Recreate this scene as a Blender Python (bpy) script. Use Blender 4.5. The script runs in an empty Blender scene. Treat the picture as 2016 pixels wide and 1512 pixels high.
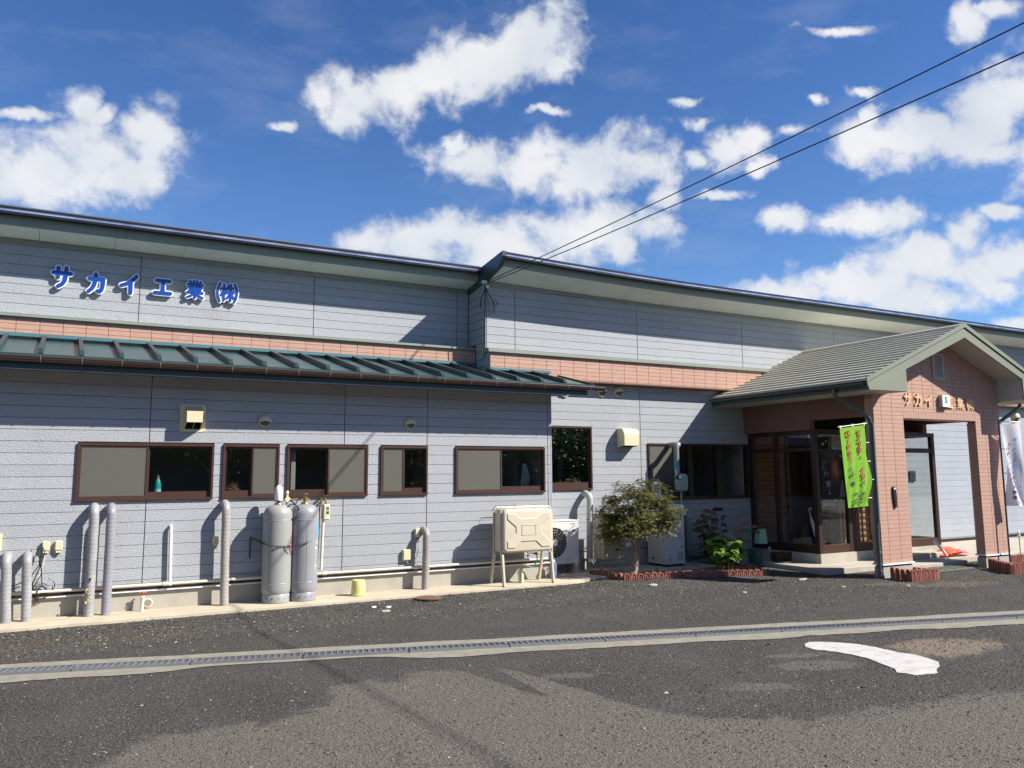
import bpy, bmesh, math, random
import numpy as np
from mathutils import Vector, Matrix, noise

rnd = random.Random(11)
sc = bpy.context.scene
COL = sc.collection

# ------------------------------------------------------------------ camera
YAW, PITCH, ROLL = math.radians(29.82), math.radians(7.64), math.radians(-0.50)
FPX, PCX, PCY = 1631.5, 1047.0, 718.3
EYE = 1.7
_fw = Vector((math.sin(YAW)*math.cos(PITCH), math.cos(YAW)*math.cos(PITCH), math.sin(PITCH)))
_rt = Vector((math.cos(YAW), -math.sin(YAW), 0))
_up = _rt.cross(_fw)
RT = _rt*math.cos(ROLL) + _up*math.sin(ROLL)
UP = -_rt*math.sin(ROLL) + _up*math.cos(ROLL)
FW = _fw
cam_d = bpy.data.cameras.new('camera')
cam = bpy.data.objects.new('camera', cam_d)
COL.objects.link(cam)
cam.matrix_world = Matrix(((RT.x, UP.x, -FW.x, 0), (RT.y, UP.y, -FW.y, 0), (RT.z, UP.z, -FW.z, EYE), (0, 0, 0, 1)))
cam_d.sensor_width = 36.0
cam_d.lens = FPX/2016*36
cam_d.shift_x = (1008-PCX)/2016
cam_d.shift_y = (PCY-756)/2016
cam_d.clip_end = 2000
cam_d.clip_start = 0.05
sc.camera = cam

# ------------------------------------------------------------------ view, sun, sky
sc.view_settings.view_transform = 'Standard'
sc.view_settings.look = 'None'
sc.view_settings.gamma = 1
sc.view_settings.use_curve_mapping = False
sc.view_settings.exposure = 0.78
SUN = Vector((1.183, -1.0, 1.277)).normalized()          # towards the sun
sd = bpy.data.lights.new('sun', 'SUN')
sd.energy = 5.0
sd.angle = math.radians(0.53)
sd.color = (1.0, 0.945, 0.865)
so = bpy.data.objects.new('sun', sd)
COL.objects.link(so)
so.rotation_euler = SUN.to_track_quat('Z', 'Y').to_euler()
so.location = (20, -20, 25)

world = bpy.data.worlds.new('World')
sc.world = world
world.use_nodes = True
wn, wl = world.node_tree.nodes, world.node_tree.links
wn.clear()


def N(tree, t, **k):
    n = tree.nodes.new(t)
    for a, v in k.items():
        setattr(n, a, v)
    return n


def wmath(op, a, b=None, c=None, clamp=False):
    n = N(world.node_tree, 'ShaderNodeMath', operation=op, use_clamp=clamp)
    for i, v in enumerate((a, b, c)):
        if v is None:
            continue
        if isinstance(v, (int, float)):
            n.inputs[i].default_value = v
        else:
            wl.new(v, n.inputs[i])
    return n.outputs[0]


sky = N(world.node_tree, 'ShaderNodeTexSky', sky_type='NISHITA', sun_disc=False)
sky.sun_elevation = math.asin(SUN.z)
sky.sun_rotation = math.atan2(SUN.x, SUN.y)
sky.altitude = 200
sky.air_density = 1.0
sky.dust_density = 0.25
sky.ozone_density = 2.4
tc = N(world.node_tree, 'ShaderNodeTexCoord')


def wdot(vec):
    n = N(world.node_tree, 'ShaderNodeVectorMath', operation='DOT_PRODUCT')
    wl.new(tc.outputs['Generated'], n.inputs[0])
    n.inputs[1].default_value = vec
    return n.outputs['Value']


dr, du, df = wdot(RT), wdot(UP), wdot(FW)
dfc = wmath('MAXIMUM', df, 0.05)
cu = wmath('DIVIDE', dr, dfc)
cv = wmath('DIVIDE', du, dfc)
comb = N(world.node_tree, 'ShaderNodeCombineXYZ')
wl.new(cu, comb.inputs[0])
wl.new(cv, comb.inputs[1])
# billowing distortion of the tangent map
wrp = None
for sc0, amp in ((7.0, 0.036), (20.0, 0.020)):
    w_n = N(world.node_tree, 'ShaderNodeTexNoise')
    w_n.inputs['Scale'].default_value = sc0
    w_n.inputs['Detail'].default_value = 5
    w_n.inputs['Roughness'].default_value = 0.6
    wl.new(tc.outputs['Generated'], w_n.inputs['Vector'])
    v1 = N(world.node_tree, 'ShaderNodeVectorMath', operation='SUBTRACT')
    wl.new(w_n.outputs['Color'], v1.inputs[0])
    v1.inputs[1].default_value = (0.5, 0.5, 0.5)
    v2 = N(world.node_tree, 'ShaderNodeVectorMath', operation='MULTIPLY_ADD')
    wl.new(v1.outputs[0], v2.inputs[0])
    v2.inputs[1].default_value = (amp*2, amp*1.5, 0)
    wl.new(comb.outputs[0] if wrp is None else wrp, v2.inputs[2])
    wrp = v2.outputs[0]
SKYV = wrp
# cumulus clouds: lobes laid on the sky in a tangent map of directions (x, y, rx, ry)
LOBES = [(1065, 78, 78, 70), (1000, 108, 95, 72), (930, 132, 95, 66), (860, 152, 90, 60), (780, 178, 90, 52), (700, 190, 78, 46),
         (640, 185, 44, 32), (665, 225, 42, 34), (1112, 130, 30, 30),
         (60, 335, 210, 85), (180, 305, 150, 78), (290, 245, 62, 50), (230, 340, 120, 50), (60, 215, 80, 11), (180, 195, 26, 30), (215, 215, 30, 20),
         (1080, 335, 215, 52), (1250, 312, 78, 56), (930, 335, 85, 42), (1060, 300, 60, 35), (890, 285, 20, 26), (1310, 362, 36, 38), (1120, 365, 120, 34),
         (735, 482, 46, 36), (800, 492, 80, 40), (905, 472, 95, 46), (1010, 492, 140, 55), (1185, 440, 82, 62), (1120, 470, 120, 52), (1292, 440, 46, 44), (1230, 490, 40, 30),
         (1430, 285, 62, 34), (1380, 300, 36, 22), (1470, 262, 40, 26), (1552, 258, 42, 15), (1505, 318, 20, 16),
         (1755, 295, 120, 42), (1825, 262, 50, 42), (1885, 285, 85, 46), (1930, 225, 60, 82), (1985, 190, 60, 58), (1690, 292, 46, 36), (1965, 305, 58, 26), (1722, 245, 18, 20),
         (1722, 432, 108, 26), (1640, 432, 36, 12), (1968, 414, 48, 15), (1546, 425, 34, 26),
         (1700, 560, 150, 46), (1800, 512, 120, 52), (1885, 545, 100, 50), (1885, 470, 40, 44), (1902, 440, 28, 26), (1560, 576, 85, 26), (1960, 570, 58, 24), (1800, 592, 100, 34), (1960, 520, 60, 34),
         (2010, 640, 60, 18), (1905, 44, 36, 36), (1968, 18, 50, 18), (1345, 186, 28, 10), (1365, 226, 38, 12), (1610, 204, 22, 9), (1690, 196, 32, 12),
         (557, 250, 20, 12), (1425, 372, 60, 10), (1640, 60, 70, 12), (1075, 215, 45, 10),
         (2120, 330, 120, 70), (2200, 100, 160, 60), (-150, 150, 110, 50), (-170, 400, 160, 70), (500, -150, 160, 50), (1300, -180, 180, 60), (2150, 560, 130, 60)]


def pxuv(x, y):
    return ((x-PCX)/FPX, -(y-PCY)/FPX)


fld = None
for (x, y, rx, ry) in LOBES:
    m = N(world.node_tree, 'ShaderNodeMapping', vector_type='TEXTURE')
    u, v = pxuv(x, y)
    m.inputs['Location'].default_value = (u, v, 0)
    m.inputs['Scale'].default_value = (rx/FPX*1.25, ry/FPX*1.25, 1)
    wl.new(SKYV, m.inputs['Vector'])
    ln = N(world.node_tree, 'ShaderNodeVectorMath', operation='LENGTH')
    wl.new(m.outputs[0], ln.inputs[0])
    inv = wmath('SUBTRACT', 1.0, ln.outputs['Value'])
    fld = inv if fld is None else wmath('SMOOTH_MAX', fld, inv, 0.12)
front = wmath('GREATER_THAN', df, 0.2)
# broken cumulus of the same kind elsewhere in the sky
ng = N(world.node_tree, 'ShaderNodeTexNoise')
ng.inputs['Scale'].default_value = 2.6
ng.inputs['Detail'].default_value = 3
wl.new(tc.outputs['Generated'], ng.inputs['Vector'])
gen = wmath('MULTIPLY_ADD', ng.outputs['Fac'], 3.2, -1.85)
fld2 = N(world.node_tree, 'ShaderNodeMix', data_type='FLOAT')
wl.new(front, fld2.inputs[0])
wl.new(gen, fld2.inputs[2])
wl.new(wmath('MAXIMUM', fld, -0.8), fld2.inputs[3])
nz = N(world.node_tree, 'ShaderNodeTexNoise')
nz.inputs['Scale'].default_value = 22
nz.inputs['Detail'].default_value = 9
nz.inputs['Roughness'].default_value = 0.60
nz.inputs['Distortion'].default_value = 0.25
wl.new(tc.outputs['Generated'], nz.inputs['Vector'])
nf = wmath('MULTIPLY_ADD', nz.outputs['Fac'], 2.4, -1.36)
dens = wmath('ADD', fld2.outputs[0], nf)
mr = N(world.node_tree, 'ShaderNodeMapRange', interpolation_type='SMOOTHERSTEP')
mr.inputs['From Min'].default_value = -0.42
mr.inputs['From Max'].default_value = 0.66
wl.new(dens, mr.inputs['Value'])
# thin veil
nv = N(world.node_tree, 'ShaderNodeTexNoise')
nv.inputs['Scale'].default_value = 5
nv.inputs['Detail'].default_value = 6
nv.inputs['Roughness'].default_value = 0.6
mpv = N(world.node_tree, 'ShaderNodeMapping')
mpv.inputs['Scale'].default_value = (1, 1, 3.0)
wl.new(tc.outputs['Generated'], mpv.inputs['Vector'])
wl.new(mpv.outputs[0], nv.inputs['Vector'])
veil = wmath('MULTIPLY', wmath('MULTIPLY_ADD', nv.outputs['Fac'], 2.8, -1.45, clamp=True), 0.20)
alpha = wmath('MAXIMUM', mr.outputs[0], veil)
alpha = wmath('MULTIPLY', alpha, 0.95)
# cloud tone: bright tops, grey thick bellies
ns = N(world.node_tree, 'ShaderNodeTexNoise')
ns.inputs['Scale'].default_value = 9
ns.inputs['Detail'].default_value = 5
mps = N(world.node_tree, 'ShaderNodeMapping')
mps.inputs['Location'].default_value = (0, 0, 0.035)
wl.new(tc.outputs['Generated'], mps.inputs['Vector'])
wl.new(mps.outputs[0], ns.inputs['Vector'])
sh = wmath('MULTIPLY_ADD', ns.outputs['Fac'], 2.6, -0.70, clamp=True)
ctone = N(world.node_tree, 'ShaderNodeMix', data_type='RGBA')
ctone.inputs[6].default_value = (0.40, 0.43, 0.475, 1)
ctone.inputs[7].default_value = (0.545, 0.545, 0.55, 1)
wl.new(sh, ctone.inputs[0])
skc = N(world.node_tree, 'ShaderNodeMix', data_type='RGBA', blend_type='MULTIPLY')
skc.inputs[0].default_value = 1
SKY_STRENGTH = 0.105
sepz = N(world.node_tree, 'ShaderNodeSeparateXYZ')
wl.new(tc.outputs['Generated'], sepz.inputs[0])
tint = N(world.node_tree, 'ShaderNodeMix', data_type='RGBA')
tint.inputs[6].default_value = (SKY_STRENGTH*0.47, SKY_STRENGTH*0.63, SKY_STRENGTH*0.84, 1)
tint.inputs[7].default_value = (SKY_STRENGTH*0.31, SKY_STRENGTH*0.49, SKY_STRENGTH*0.75, 1)
wl.new(wmath('MULTIPLY_ADD', sepz.outputs['Z'], 2.4, -0.30, clamp=True), tint.inputs[0])
wl.new(tint.outputs[2], skc.inputs[7])
wl.new(sky.outputs[0], skc.inputs[6])
wm = N(world.node_tree, 'ShaderNodeMix', data_type='RGBA')
wl.new(alpha, wm.inputs[0])
wl.new(skc.outputs[2], wm.inputs[6])
wl.new(ctone.outputs[2], wm.inputs[7])
bg = N(world.node_tree, 'ShaderNodeBackground')
bg.inputs['Strength'].default_value = 1.0
wl.new(wm.outputs[2], bg.inputs['Color'])
wo = N(world.node_tree, 'ShaderNodeOutputWorld')
wl.new(bg.outputs[0], wo.inputs['Surface'])

# ------------------------------------------------------------------ measuring helpers (real planes, real sizes)


def ray(px, py):
    return RT*((px-PCX)/FPX) - UP*((py-PCY)/FPX) + FW


def atY(px, py, Y):
    r = ray(px, py)
    p = r*(Y/r.y)
    return Vector((p.x, Y, p.z+EYE))


def atZ(px, py, Z):
    r = ray(px, py)
    p = r*((Z-EYE)/r.z)
    return Vector((p.x, p.y, Z))


def XZ(px, py, Y):
    p = atY(px, py, Y)
    return p.x, p.z


# ------------------------------------------------------------------ materials
MATS = {}


def mat(name, color, rough=0.6, color2=None, nscale=6.0, ncontrast=1.0, bump=0.0, bscale=60.0, bdist=0.01, metallic=0.0,
        spec=0.5, rand=0.0, dirt=None, dscale=1.2, damt=0.0, bdetail=4, stretch=(1, 1, 1), trans=0.0, coat=0.0):
    if name in MATS:
        return MATS[name]
    m = bpy.data.materials.new(name)
    m.use_nodes = True
    t = m.node_tree
    t.nodes.clear()
    out = N(t, 'ShaderNodeOutputMaterial')
    b = N(t, 'ShaderNodeBsdfPrincipled')
    b.inputs['Roughness'].default_value = rough
    b.inputs['Metallic'].default_value = metallic
    b.inputs['Specular IOR Level'].default_value = spec
    b.inputs['Coat Weight'].default_value = coat
    geo = N(t, 'ShaderNodeNewGeometry')
    mp = N(t, 'ShaderNodeMapping')
    mp.inputs['Scale'].default_value = stretch
    t.links.new(geo.outputs['Position'], mp.inputs['Vector'])
    c2 = color2 or tuple(min(1, c*1.12) for c in color)
    nn = N(t, 'ShaderNodeTexNoise')
    nn.inputs['Scale'].default_value = nscale
    nn.inputs['Detail'].default_value = 6
    nn.inputs['Roughness'].default_value = 0.6
    t.links.new(mp.outputs[0], nn.inputs['Vector'])
    rr = N(t, 'ShaderNodeMapRange')
    rr.inputs['From Min'].default_value = 0.5-0.22/ncontrast
    rr.inputs['From Max'].default_value = 0.5+0.22/ncontrast
    t.links.new(nn.outputs['Fac'], rr.inputs['Value'])
    mx = N(t, 'ShaderNodeMix', data_type='RGBA')
    mx.inputs[6].default_value = (*color, 1)
    mx.inputs[7].default_value = (*c2, 1)
    t.links.new(rr.outputs[0], mx.inputs[0])
    last = mx.outputs[2]
    if rand > 0:
        oi = N(t, 'ShaderNodeObjectInfo')
        hv = N(t, 'ShaderNodeHueSaturation')
        r2 = N(t, 'ShaderNodeMapRange')
        r2.inputs['To Min'].default_value = 1-rand
        r2.inputs['To Max'].default_value = 1+rand
        t.links.new(oi.outputs['Random'], r2.inputs['Value'])
        t.links.new(r2.outputs[0], hv.inputs['Value'])
        t.links.new(last, hv.inputs['Color'])
        last = hv.outputs[0]
    if damt > 0:
        dn = N(t, 'ShaderNodeTexNoise')
        dn.inputs['Scale'].default_value = dscale
        dn.inputs['Detail'].default_value = 8
        dn.inputs['Roughness'].default_value = 0.7
        dm = N(t, 'ShaderNodeMapping')
        dm.inputs['Scale'].default_value = (1, 1, 0.35)
        t.links.new(geo.outputs['Position'], dm.inputs['Vector'])
        t.links.new(dm.outputs[0], dn.inputs['Vector'])
        dr_ = N(t, 'ShaderNodeMapRange')
        dr_.inputs['From Min'].default_value = 0.48
        dr_.inputs['From Max'].default_value = 0.75
        dr_.inputs['To Max'].default_value = damt
        t.links.new(dn.outputs['Fac'], dr_.inputs['Value'])
        dx = N(t, 'ShaderNodeMix', data_type='RGBA')
        dx.inputs[7].default_value = (*(dirt or (0.12, 0.10, 0.08)), 1)
        t.links.new(dr_.outputs[0], dx.inputs[0])
        t.links.new(last, dx.inputs[6])
        last = dx.outputs[2]
    t.links.new(last, b.inputs['Base Color'])
    if bump > 0:
        bn = N(t, 'ShaderNodeTexNoise')
        bn.inputs['Scale'].default_value = bscale
        bn.inputs['Detail'].default_value = bdetail
        t.links.new(mp.outputs[0], bn.inputs['Vector'])
        bp = N(t, 'ShaderNodeBump')
        bp.inputs['Strength'].default_value = bump
        bp.inputs['Distance'].default_value = bdist
        t.links.new(bn.outputs['Fac'], bp.inputs['Height'])
        t.links.new(bp.outputs[0], b.inputs['Normal'])
    if trans > 0:
        tl = N(t, 'ShaderNodeBsdfTranslucent')
        t.links.new(last, tl.inputs['Color'])
        ms = N(t, 'ShaderNodeMixShader')
        ms.inputs[0].default_value = trans
        t.links.new(b.outputs[0], ms.inputs[1])
        t.links.new(tl.outputs[0], ms.inputs[2])
        t.links.new(ms.outputs[0], out.inputs['Surface'])
    else:
        t.links.new(b.outputs[0], out.inputs['Surface'])
    MATS[name] = m
    return m


def glass_mat(name, tint=(0.72, 0.76, 0.76), refl=0.10, rough=0.004):
    m = bpy.data.materials.new(name)
    m.use_nodes = True
    t = m.node_tree
    t.nodes.clear()
    out = N(t, 'ShaderNodeOutputMaterial')
    tr = N(t, 'ShaderNodeBsdfTransparent')
    tr.inputs['Color'].default_value = (*tint, 1)
    gl = N(t, 'ShaderNodeBsdfGlossy')
    gl.inputs['Roughness'].default_value = rough
    gl.inputs['Color'].default_value = (0.95, 1, 1, 1)
    lw = N(t, 'ShaderNodeLayerWeight')
    lw.inputs['Blend'].default_value = 0.5
    pw = N(t, 'ShaderNodeMath', operation='POWER')
    pw.inputs[1].default_value = 5
    t.links.new(lw.outputs['Facing'], pw.inputs[0])
    ad = N(t, 'ShaderNodeMath', operation='MULTIPLY_ADD', use_clamp=True)
    ad.inputs[1].default_value = 0.9
    ad.inputs[2].default_value = refl
    t.links.new(pw.outputs[0], ad.inputs[0])
    mx = N(t, 'ShaderNodeMixShader')
    t.links.new(ad.outputs[0], mx.inputs[0])
    t.links.new(tr.outputs[0], mx.inputs[1])
    t.links.new(gl.outputs[0], mx.inputs[2])
    t.links.new(mx.outputs[0], out.inputs['Surface'])
    return m


def siding_mat():
    m = mat('siding', (0.325, 0.345, 0.37), rough=0.6, color2=(0.385, 0.40, 0.42), nscale=28, ncontrast=1.0, rand=0.035,
            damt=0.30, dscale=1.6, dirt=(0.24, 0.24, 0.23), spec=0.35)
    t = m.node_tree
    b = [n for n in t.nodes if n.type == 'BSDF_PRINCIPLED'][0]
    geo = [n for n in t.nodes if n.type == 'NEW_GEOMETRY'][0]
    mp = N(t, 'ShaderNodeMapping')
    mp.inputs['Rotation'].default_value = (0, math.radians(35), 0)
    mp.inputs['Scale'].default_value = (1.0, 1.0, 1.9)
    t.links.new(geo.outputs['Position'], mp.inputs['Vector'])
    n1 = N(t, 'ShaderNodeTexNoise')
    n1.inputs['Scale'].default_value = 38
    n1.inputs['Detail'].default_value = 3
    n1.inputs['Distortion'].default_value = 0.6
    t.links.new(mp.outputs[0], n1.inputs['Vector'])
    bp = N(t, 'ShaderNodeBump')
    bp.inputs['Strength'].default_value = 0.5
    bp.inputs['Distance'].default_value = 0.018
    t.links.new(n1.outputs['Fac'], bp.inputs['Height'])
    t.links.new(bp.outputs[0], b.inputs['Normal'])
    return m


M_SIDE = siding_mat()
M_SMOOTH = mat('smooth_siding', (0.35, 0.375, 0.41), rough=0.45, nscale=3, rand=0.015, damt=0.08, bump=0.15, bscale=90)
M_BACK = mat('wall_backing', (0.10, 0.085, 0.075), rough=0.9)
M_TILE = mat('pink_tile', (0.45, 0.265, 0.195), rough=0.5, color2=(0.51, 0.305, 0.23), nscale=14, rand=0.035, damt=0.10, dscale=2.0, dirt=(0.30, 0.18, 0.14), bump=0.12, bscale=70, spec=0.4)
M_TILE2 = mat('pillar_tile', (0.43, 0.26, 0.195), rough=0.55, color2=(0.49, 0.30, 0.23), nscale=14, rand=0.03, damt=0.10, dscale=2.0, dirt=(0.30, 0.18, 0.14), bump=0.12, bscale=70, spec=0.4)
M_GROUT = mat('tile_grout', (0.30, 0.21, 0.17), rough=0.9)
M_CONC = mat('plinth_concrete', (0.36, 0.335, 0.28), rough=0.85, color2=(0.43, 0.40, 0.34), nscale=3, damt=0.55, dscale=2.2, dirt=(0.26, 0.235, 0.19), bump=0.25, bscale=120)
M_SLAB = mat('slab_concrete', (0.42, 0.36, 0.26), rough=0.9, color2=(0.50, 0.435, 0.32), nscale=4, damt=0.6, dscale=3.0, dirt=(0.30, 0.26, 0.19), bump=0.3, bscale=90)
M_PLAT = mat('platform_concrete', (0.40, 0.365, 0.30), rough=0.9, color2=(0.48, 0.44, 0.37), nscale=4, damt=0.5, dscale=2.4, dirt=(0.27, 0.24, 0.20), bump=0.3, bscale=90)
M_GTRIM = mat('green_grey_trim', (0.225, 0.25, 0.20), rough=0.45, nscale=2, damt=0.1)
M_PTRIM = mat('barge_board_paint', (0.20, 0.215, 0.155), rough=0.5, nscale=2, damt=0.10)
M_DKG = mat('dark_green_metal', (0.035, 0.055, 0.052), rough=0.35, nscale=3, damt=0.1)
M_TEAL = mat('teal_roof_metal', (0.028, 0.082, 0.095), rough=0.30, color2=(0.042, 0.105, 0.115), nscale=4, damt=0.25, dscale=4, dirt=(0.085, 0.12, 0.125), stretch=(0.3, 2, 1), spec=0.6)
M_TEALB = mat('teal_flashing', (0.05, 0.125, 0.145), rough=0.3, nscale=3)
M_BATTEN = mat('roof_batten_metal', (0.022, 0.042, 0.048), rough=0.35, nscale=3, spec=0.6)
M_ROOFBLK = mat('black_roof_edge', (0.012, 0.014, 0.025), rough=0.3)
M_ROOFSHEET = mat('main_roof_sheet', (0.16, 0.17, 0.20), rough=0.3, metallic=0.2)
M_STEELEDGE = mat('bright_roof_edge', (0.62, 0.62, 0.66), rough=0.25, metallic=0.7, nscale=2, ncontrast=2, color2=(0.35, 0.34, 0.40))
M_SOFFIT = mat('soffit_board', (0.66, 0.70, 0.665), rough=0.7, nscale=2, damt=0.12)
M_SHING = mat('porch_shingle', (0.46, 0.435, 0.335), rough=0.75, color2=(0.52, 0.49, 0.38), nscale=18, bump=0.3, bscale=180, rand=0.05, damt=0.2, dscale=3, dirt=(0.2, 0.2, 0.16))
M_BROWN = mat('brown_aluminium', (0.075, 0.038, 0.028), rough=0.38, nscale=3, metallic=0.25, spec=0.5)
M_DBROWN = mat('dark_brown_aluminium', (0.045, 0.024, 0.018), rough=0.4, nscale=3, metallic=0.2)
M_GUT = mat('brown_gutter', (0.06, 0.034, 0.028), rough=0.3, nscale=3)
M_BRKT = mat('bracket_metal', (0.32, 0.31, 0.30), rough=0.4, metallic=0.6)
M_SCREEN = mat('insect_screen', (0.088, 0.085, 0.070), rough=0.8, nscale=1.5, bump=0.2, bscale=900)
M_ROOM = mat('room_dark', (0.42, 0.40, 0.36), rough=0.9)
M_CURT = mat('white_cloth', (0.62, 0.64, 0.62), rough=0.9, trans=0.3)
M_GLASS = glass_mat('window_glass', tint=(0.82, 0.85, 0.85), refl=0.06)
M_GLASSD = glass_mat('entrance_glass', tint=(0.95, 0.96, 0.95), refl=0.07)
M_GLASSR = glass_mat('reflective_glass', tint=(0.35, 0.38, 0.38), refl=0.30)
M_CREAM = mat('cream_metal', (0.64, 0.56, 0.37), rough=0.4, nscale=3, damt=0.12, dscale=5, dirt=(0.3, 0.25, 0.16))
M_TANK = mat('tank_cream_paint', (0.56, 0.50, 0.375), rough=0.35, nscale=2, damt=0.05, dscale=3, dirt=(0.45, 0.38, 0.26))
M_TUBEW = mat('wrapped_pipe_tape', (0.26, 0.26, 0.265), rough=0.45, color2=(0.36, 0.355, 0.36), nscale=9, damt=0.3, dscale=9, dirt=(0.22, 0.21, 0.22))
M_WHITE = mat('white_plastic', (0.68, 0.66, 0.62), rough=0.4, nscale=3, damt=0.1, dscale=5)
M_IVORY = mat('ivory_pipe', (0.66, 0.60, 0.50), rough=0.4, nscale=3, damt=0.15, dscale=5)
M_CYL = mat('grey_cylinder_paint', (0.29, 0.295, 0.275), rough=0.42, nscale=2, damt=0.18, dscale=6, dirt=(0.24, 0.21, 0.18), spec=0.5)
M_CYL2 = mat('bluish_cylinder_paint', (0.255, 0.26, 0.27), rough=0.38, nscale=2, damt=0.18, dscale=6, dirt=(0.24, 0.21, 0.18), spec=0.5)
M_BRASS = mat('brass', (0.40, 0.27, 0.12), rough=0.35, metallic=0.8)
M_BLACK = mat('black_rubber', (0.012, 0.012, 0.013), rough=0.5)
M_DARKIN = mat('dark_opening', (0.012, 0.011, 0.010), rough=0.9)
M_STEEL = mat('galvanised_steel', (0.36, 0.37, 0.385), rough=0.42, metallic=0.7, nscale=8, damt=0.2, dscale=8)
M_CHAIN = mat('rusty_chain', (0.06, 0.045, 0.035), rough=0.6, metallic=0.4)
M_RED = mat('red_plastic', (0.55, 0.06, 0.04), rough=0.4)
M_GREENP = mat('green_plastic', (0.02, 0.20, 0.10), rough=0.35)
M_YEL = mat('yellow_plastic', (0.60, 0.54, 0.20), rough=0.5, nscale=8, damt=0.45, dscale=12, dirt=(0.38, 0.33, 0.2))
M_BARK = mat('bark', (0.20, 0.16, 0.12), rough=0.9, color2=(0.34, 0.28, 0.21), nscale=12, ncontrast=1.5, bump=0.5, bscale=60, stretch=(1, 1, 0.3))
M_BRICKE = mat('edging_brick', (0.26, 0.085, 0.06), rough=0.85, color2=(0.36, 0.14, 0.10), nscale=18, ncontrast=1.4, rand=0.15, damt=0.3, dscale=20, dirt=(0.10, 0.07, 0.06), bump=0.4, bscale=160)
M_BRICKI = mat('brown_brick', (0.26, 0.11, 0.05), rough=0.8, color2=(0.34, 0.15, 0.07), nscale=9, rand=0.12, bump=0.3, bscale=120)
M_SOIL = mat('soil', (0.13, 0.10, 0.065), rough=1.0, color2=(0.21, 0.165, 0.11), nscale=15, ncontrast=1.5, bump=0.8, bscale=50)
M_BLUE = mat('sign_blue', (0.006, 0.055, 0.32), rough=0.3)
M_SIGNW = mat('sign_white', (0.80, 0.80, 0.80), rough=0.35)
M_GOLD = mat('gold_letter', (0.72, 0.47, 0.25), rough=0.35, metallic=0.0)
M_BANNER = mat('lime_cloth', (0.22, 0.50, 0.02), rough=0.7, color2=(0.24, 0.53, 0.025), nscale=4, trans=0.35)
M_BANW = mat('banner_white_cloth', (0.72, 0.72, 0.77), rough=0.7, trans=0.35)
M_INKR = mat('ink_dark_red', (0.25, 0.015, 0.01), rough=0.7)
M_INKK = mat('ink_black', (0.012, 0.012, 0.014), rough=0.7)
M_INKB = mat('ink_blue', (0.10, 0.40, 0.80), rough=0.7)
M_INKW = mat('ink_white', (0.75, 0.75, 0.75), rough=0.6)
M_INKRED = mat('ink_red', (0.6, 0.05, 0.05), rough=0.6)
M_TEALINK = mat('ink_teal', (0.01, 0.25, 0.24), rough=0.5)
M_CYAN = mat('sticker_cyan', (0.10, 0.45, 0.75), rough=0.5)
M_PAINTW = mat('worn_white_paint', (0.50, 0.47, 0.44), rough=0.8, color2=(0.57, 0.54, 0.51), nscale=6, damt=0.6, dscale=9, dirt=(0.17, 0.15, 0.125), bump=0.4, bscale=120)
M_ORANGE = mat('orange_sheet', (0.85, 0.13, 0.04), rough=0.5, trans=0.2)
M_PINK = mat('pink_sheet', (0.75, 0.12, 0.20), rough=0.5, trans=0.2)
M_RUST = mat('rusty_iron', (0.11, 0.055, 0.035), rough=0.9, color2=(0.17, 0.09, 0.055), nscale=14)
M_PVC = mat('grey_pvc', (0.17, 0.19, 0.20), rough=0.4, nscale=3, damt=0.2)
M_PVCB = mat('blue_tape', (0.06, 0.24, 0.32), rough=0.5)
M_EXPT = mat('grey_vessel_paint', (0.26, 0.29, 0.29), rough=0.35, nscale=3)
M_BEIGEU = mat('beige_unit_paint', (0.42, 0.38, 0.28), rough=0.45, nscale=3, damt=0.25, dscale=6)
M_UNITW = mat('white_unit_paint', (0.62, 0.62, 0.60), rough=0.4, nscale=3, damt=0.12, dscale=4, dirt=(0.35, 0.30, 0.22))
M_CARD = mat('cardboard', (0.20, 0.13, 0.07), rough=0.9)
M_WOODD = mat('dark_wood', (0.06, 0.03, 0.018), rough=0.5, nscale=6, stretch=(1, 1, 0.2))
M_TERRA = mat('dark_planter', (0.06, 0.028, 0.018), rough=0.6)
M_CYANP = mat('pale_green_plastic', (0.22, 0.42, 0.34), rough=0.5)
M_DGREEN = mat('dark_green_bucket', (0.015, 0.08, 0.06), rough=0.5)
M_MATG = mat('grid_mat', (0.05, 0.055, 0.035), rough=0.9)
M_WIRE = mat('wire_black', (0.006, 0.006, 0.010), rough=0.5)

# ------------------------------------------------------------------ mesh builder
OFF = {}


def off(o):
    return OFF.get(o.name, Vector((0, 0, 0))) if o is not None else Vector((0, 0, 0))


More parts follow.
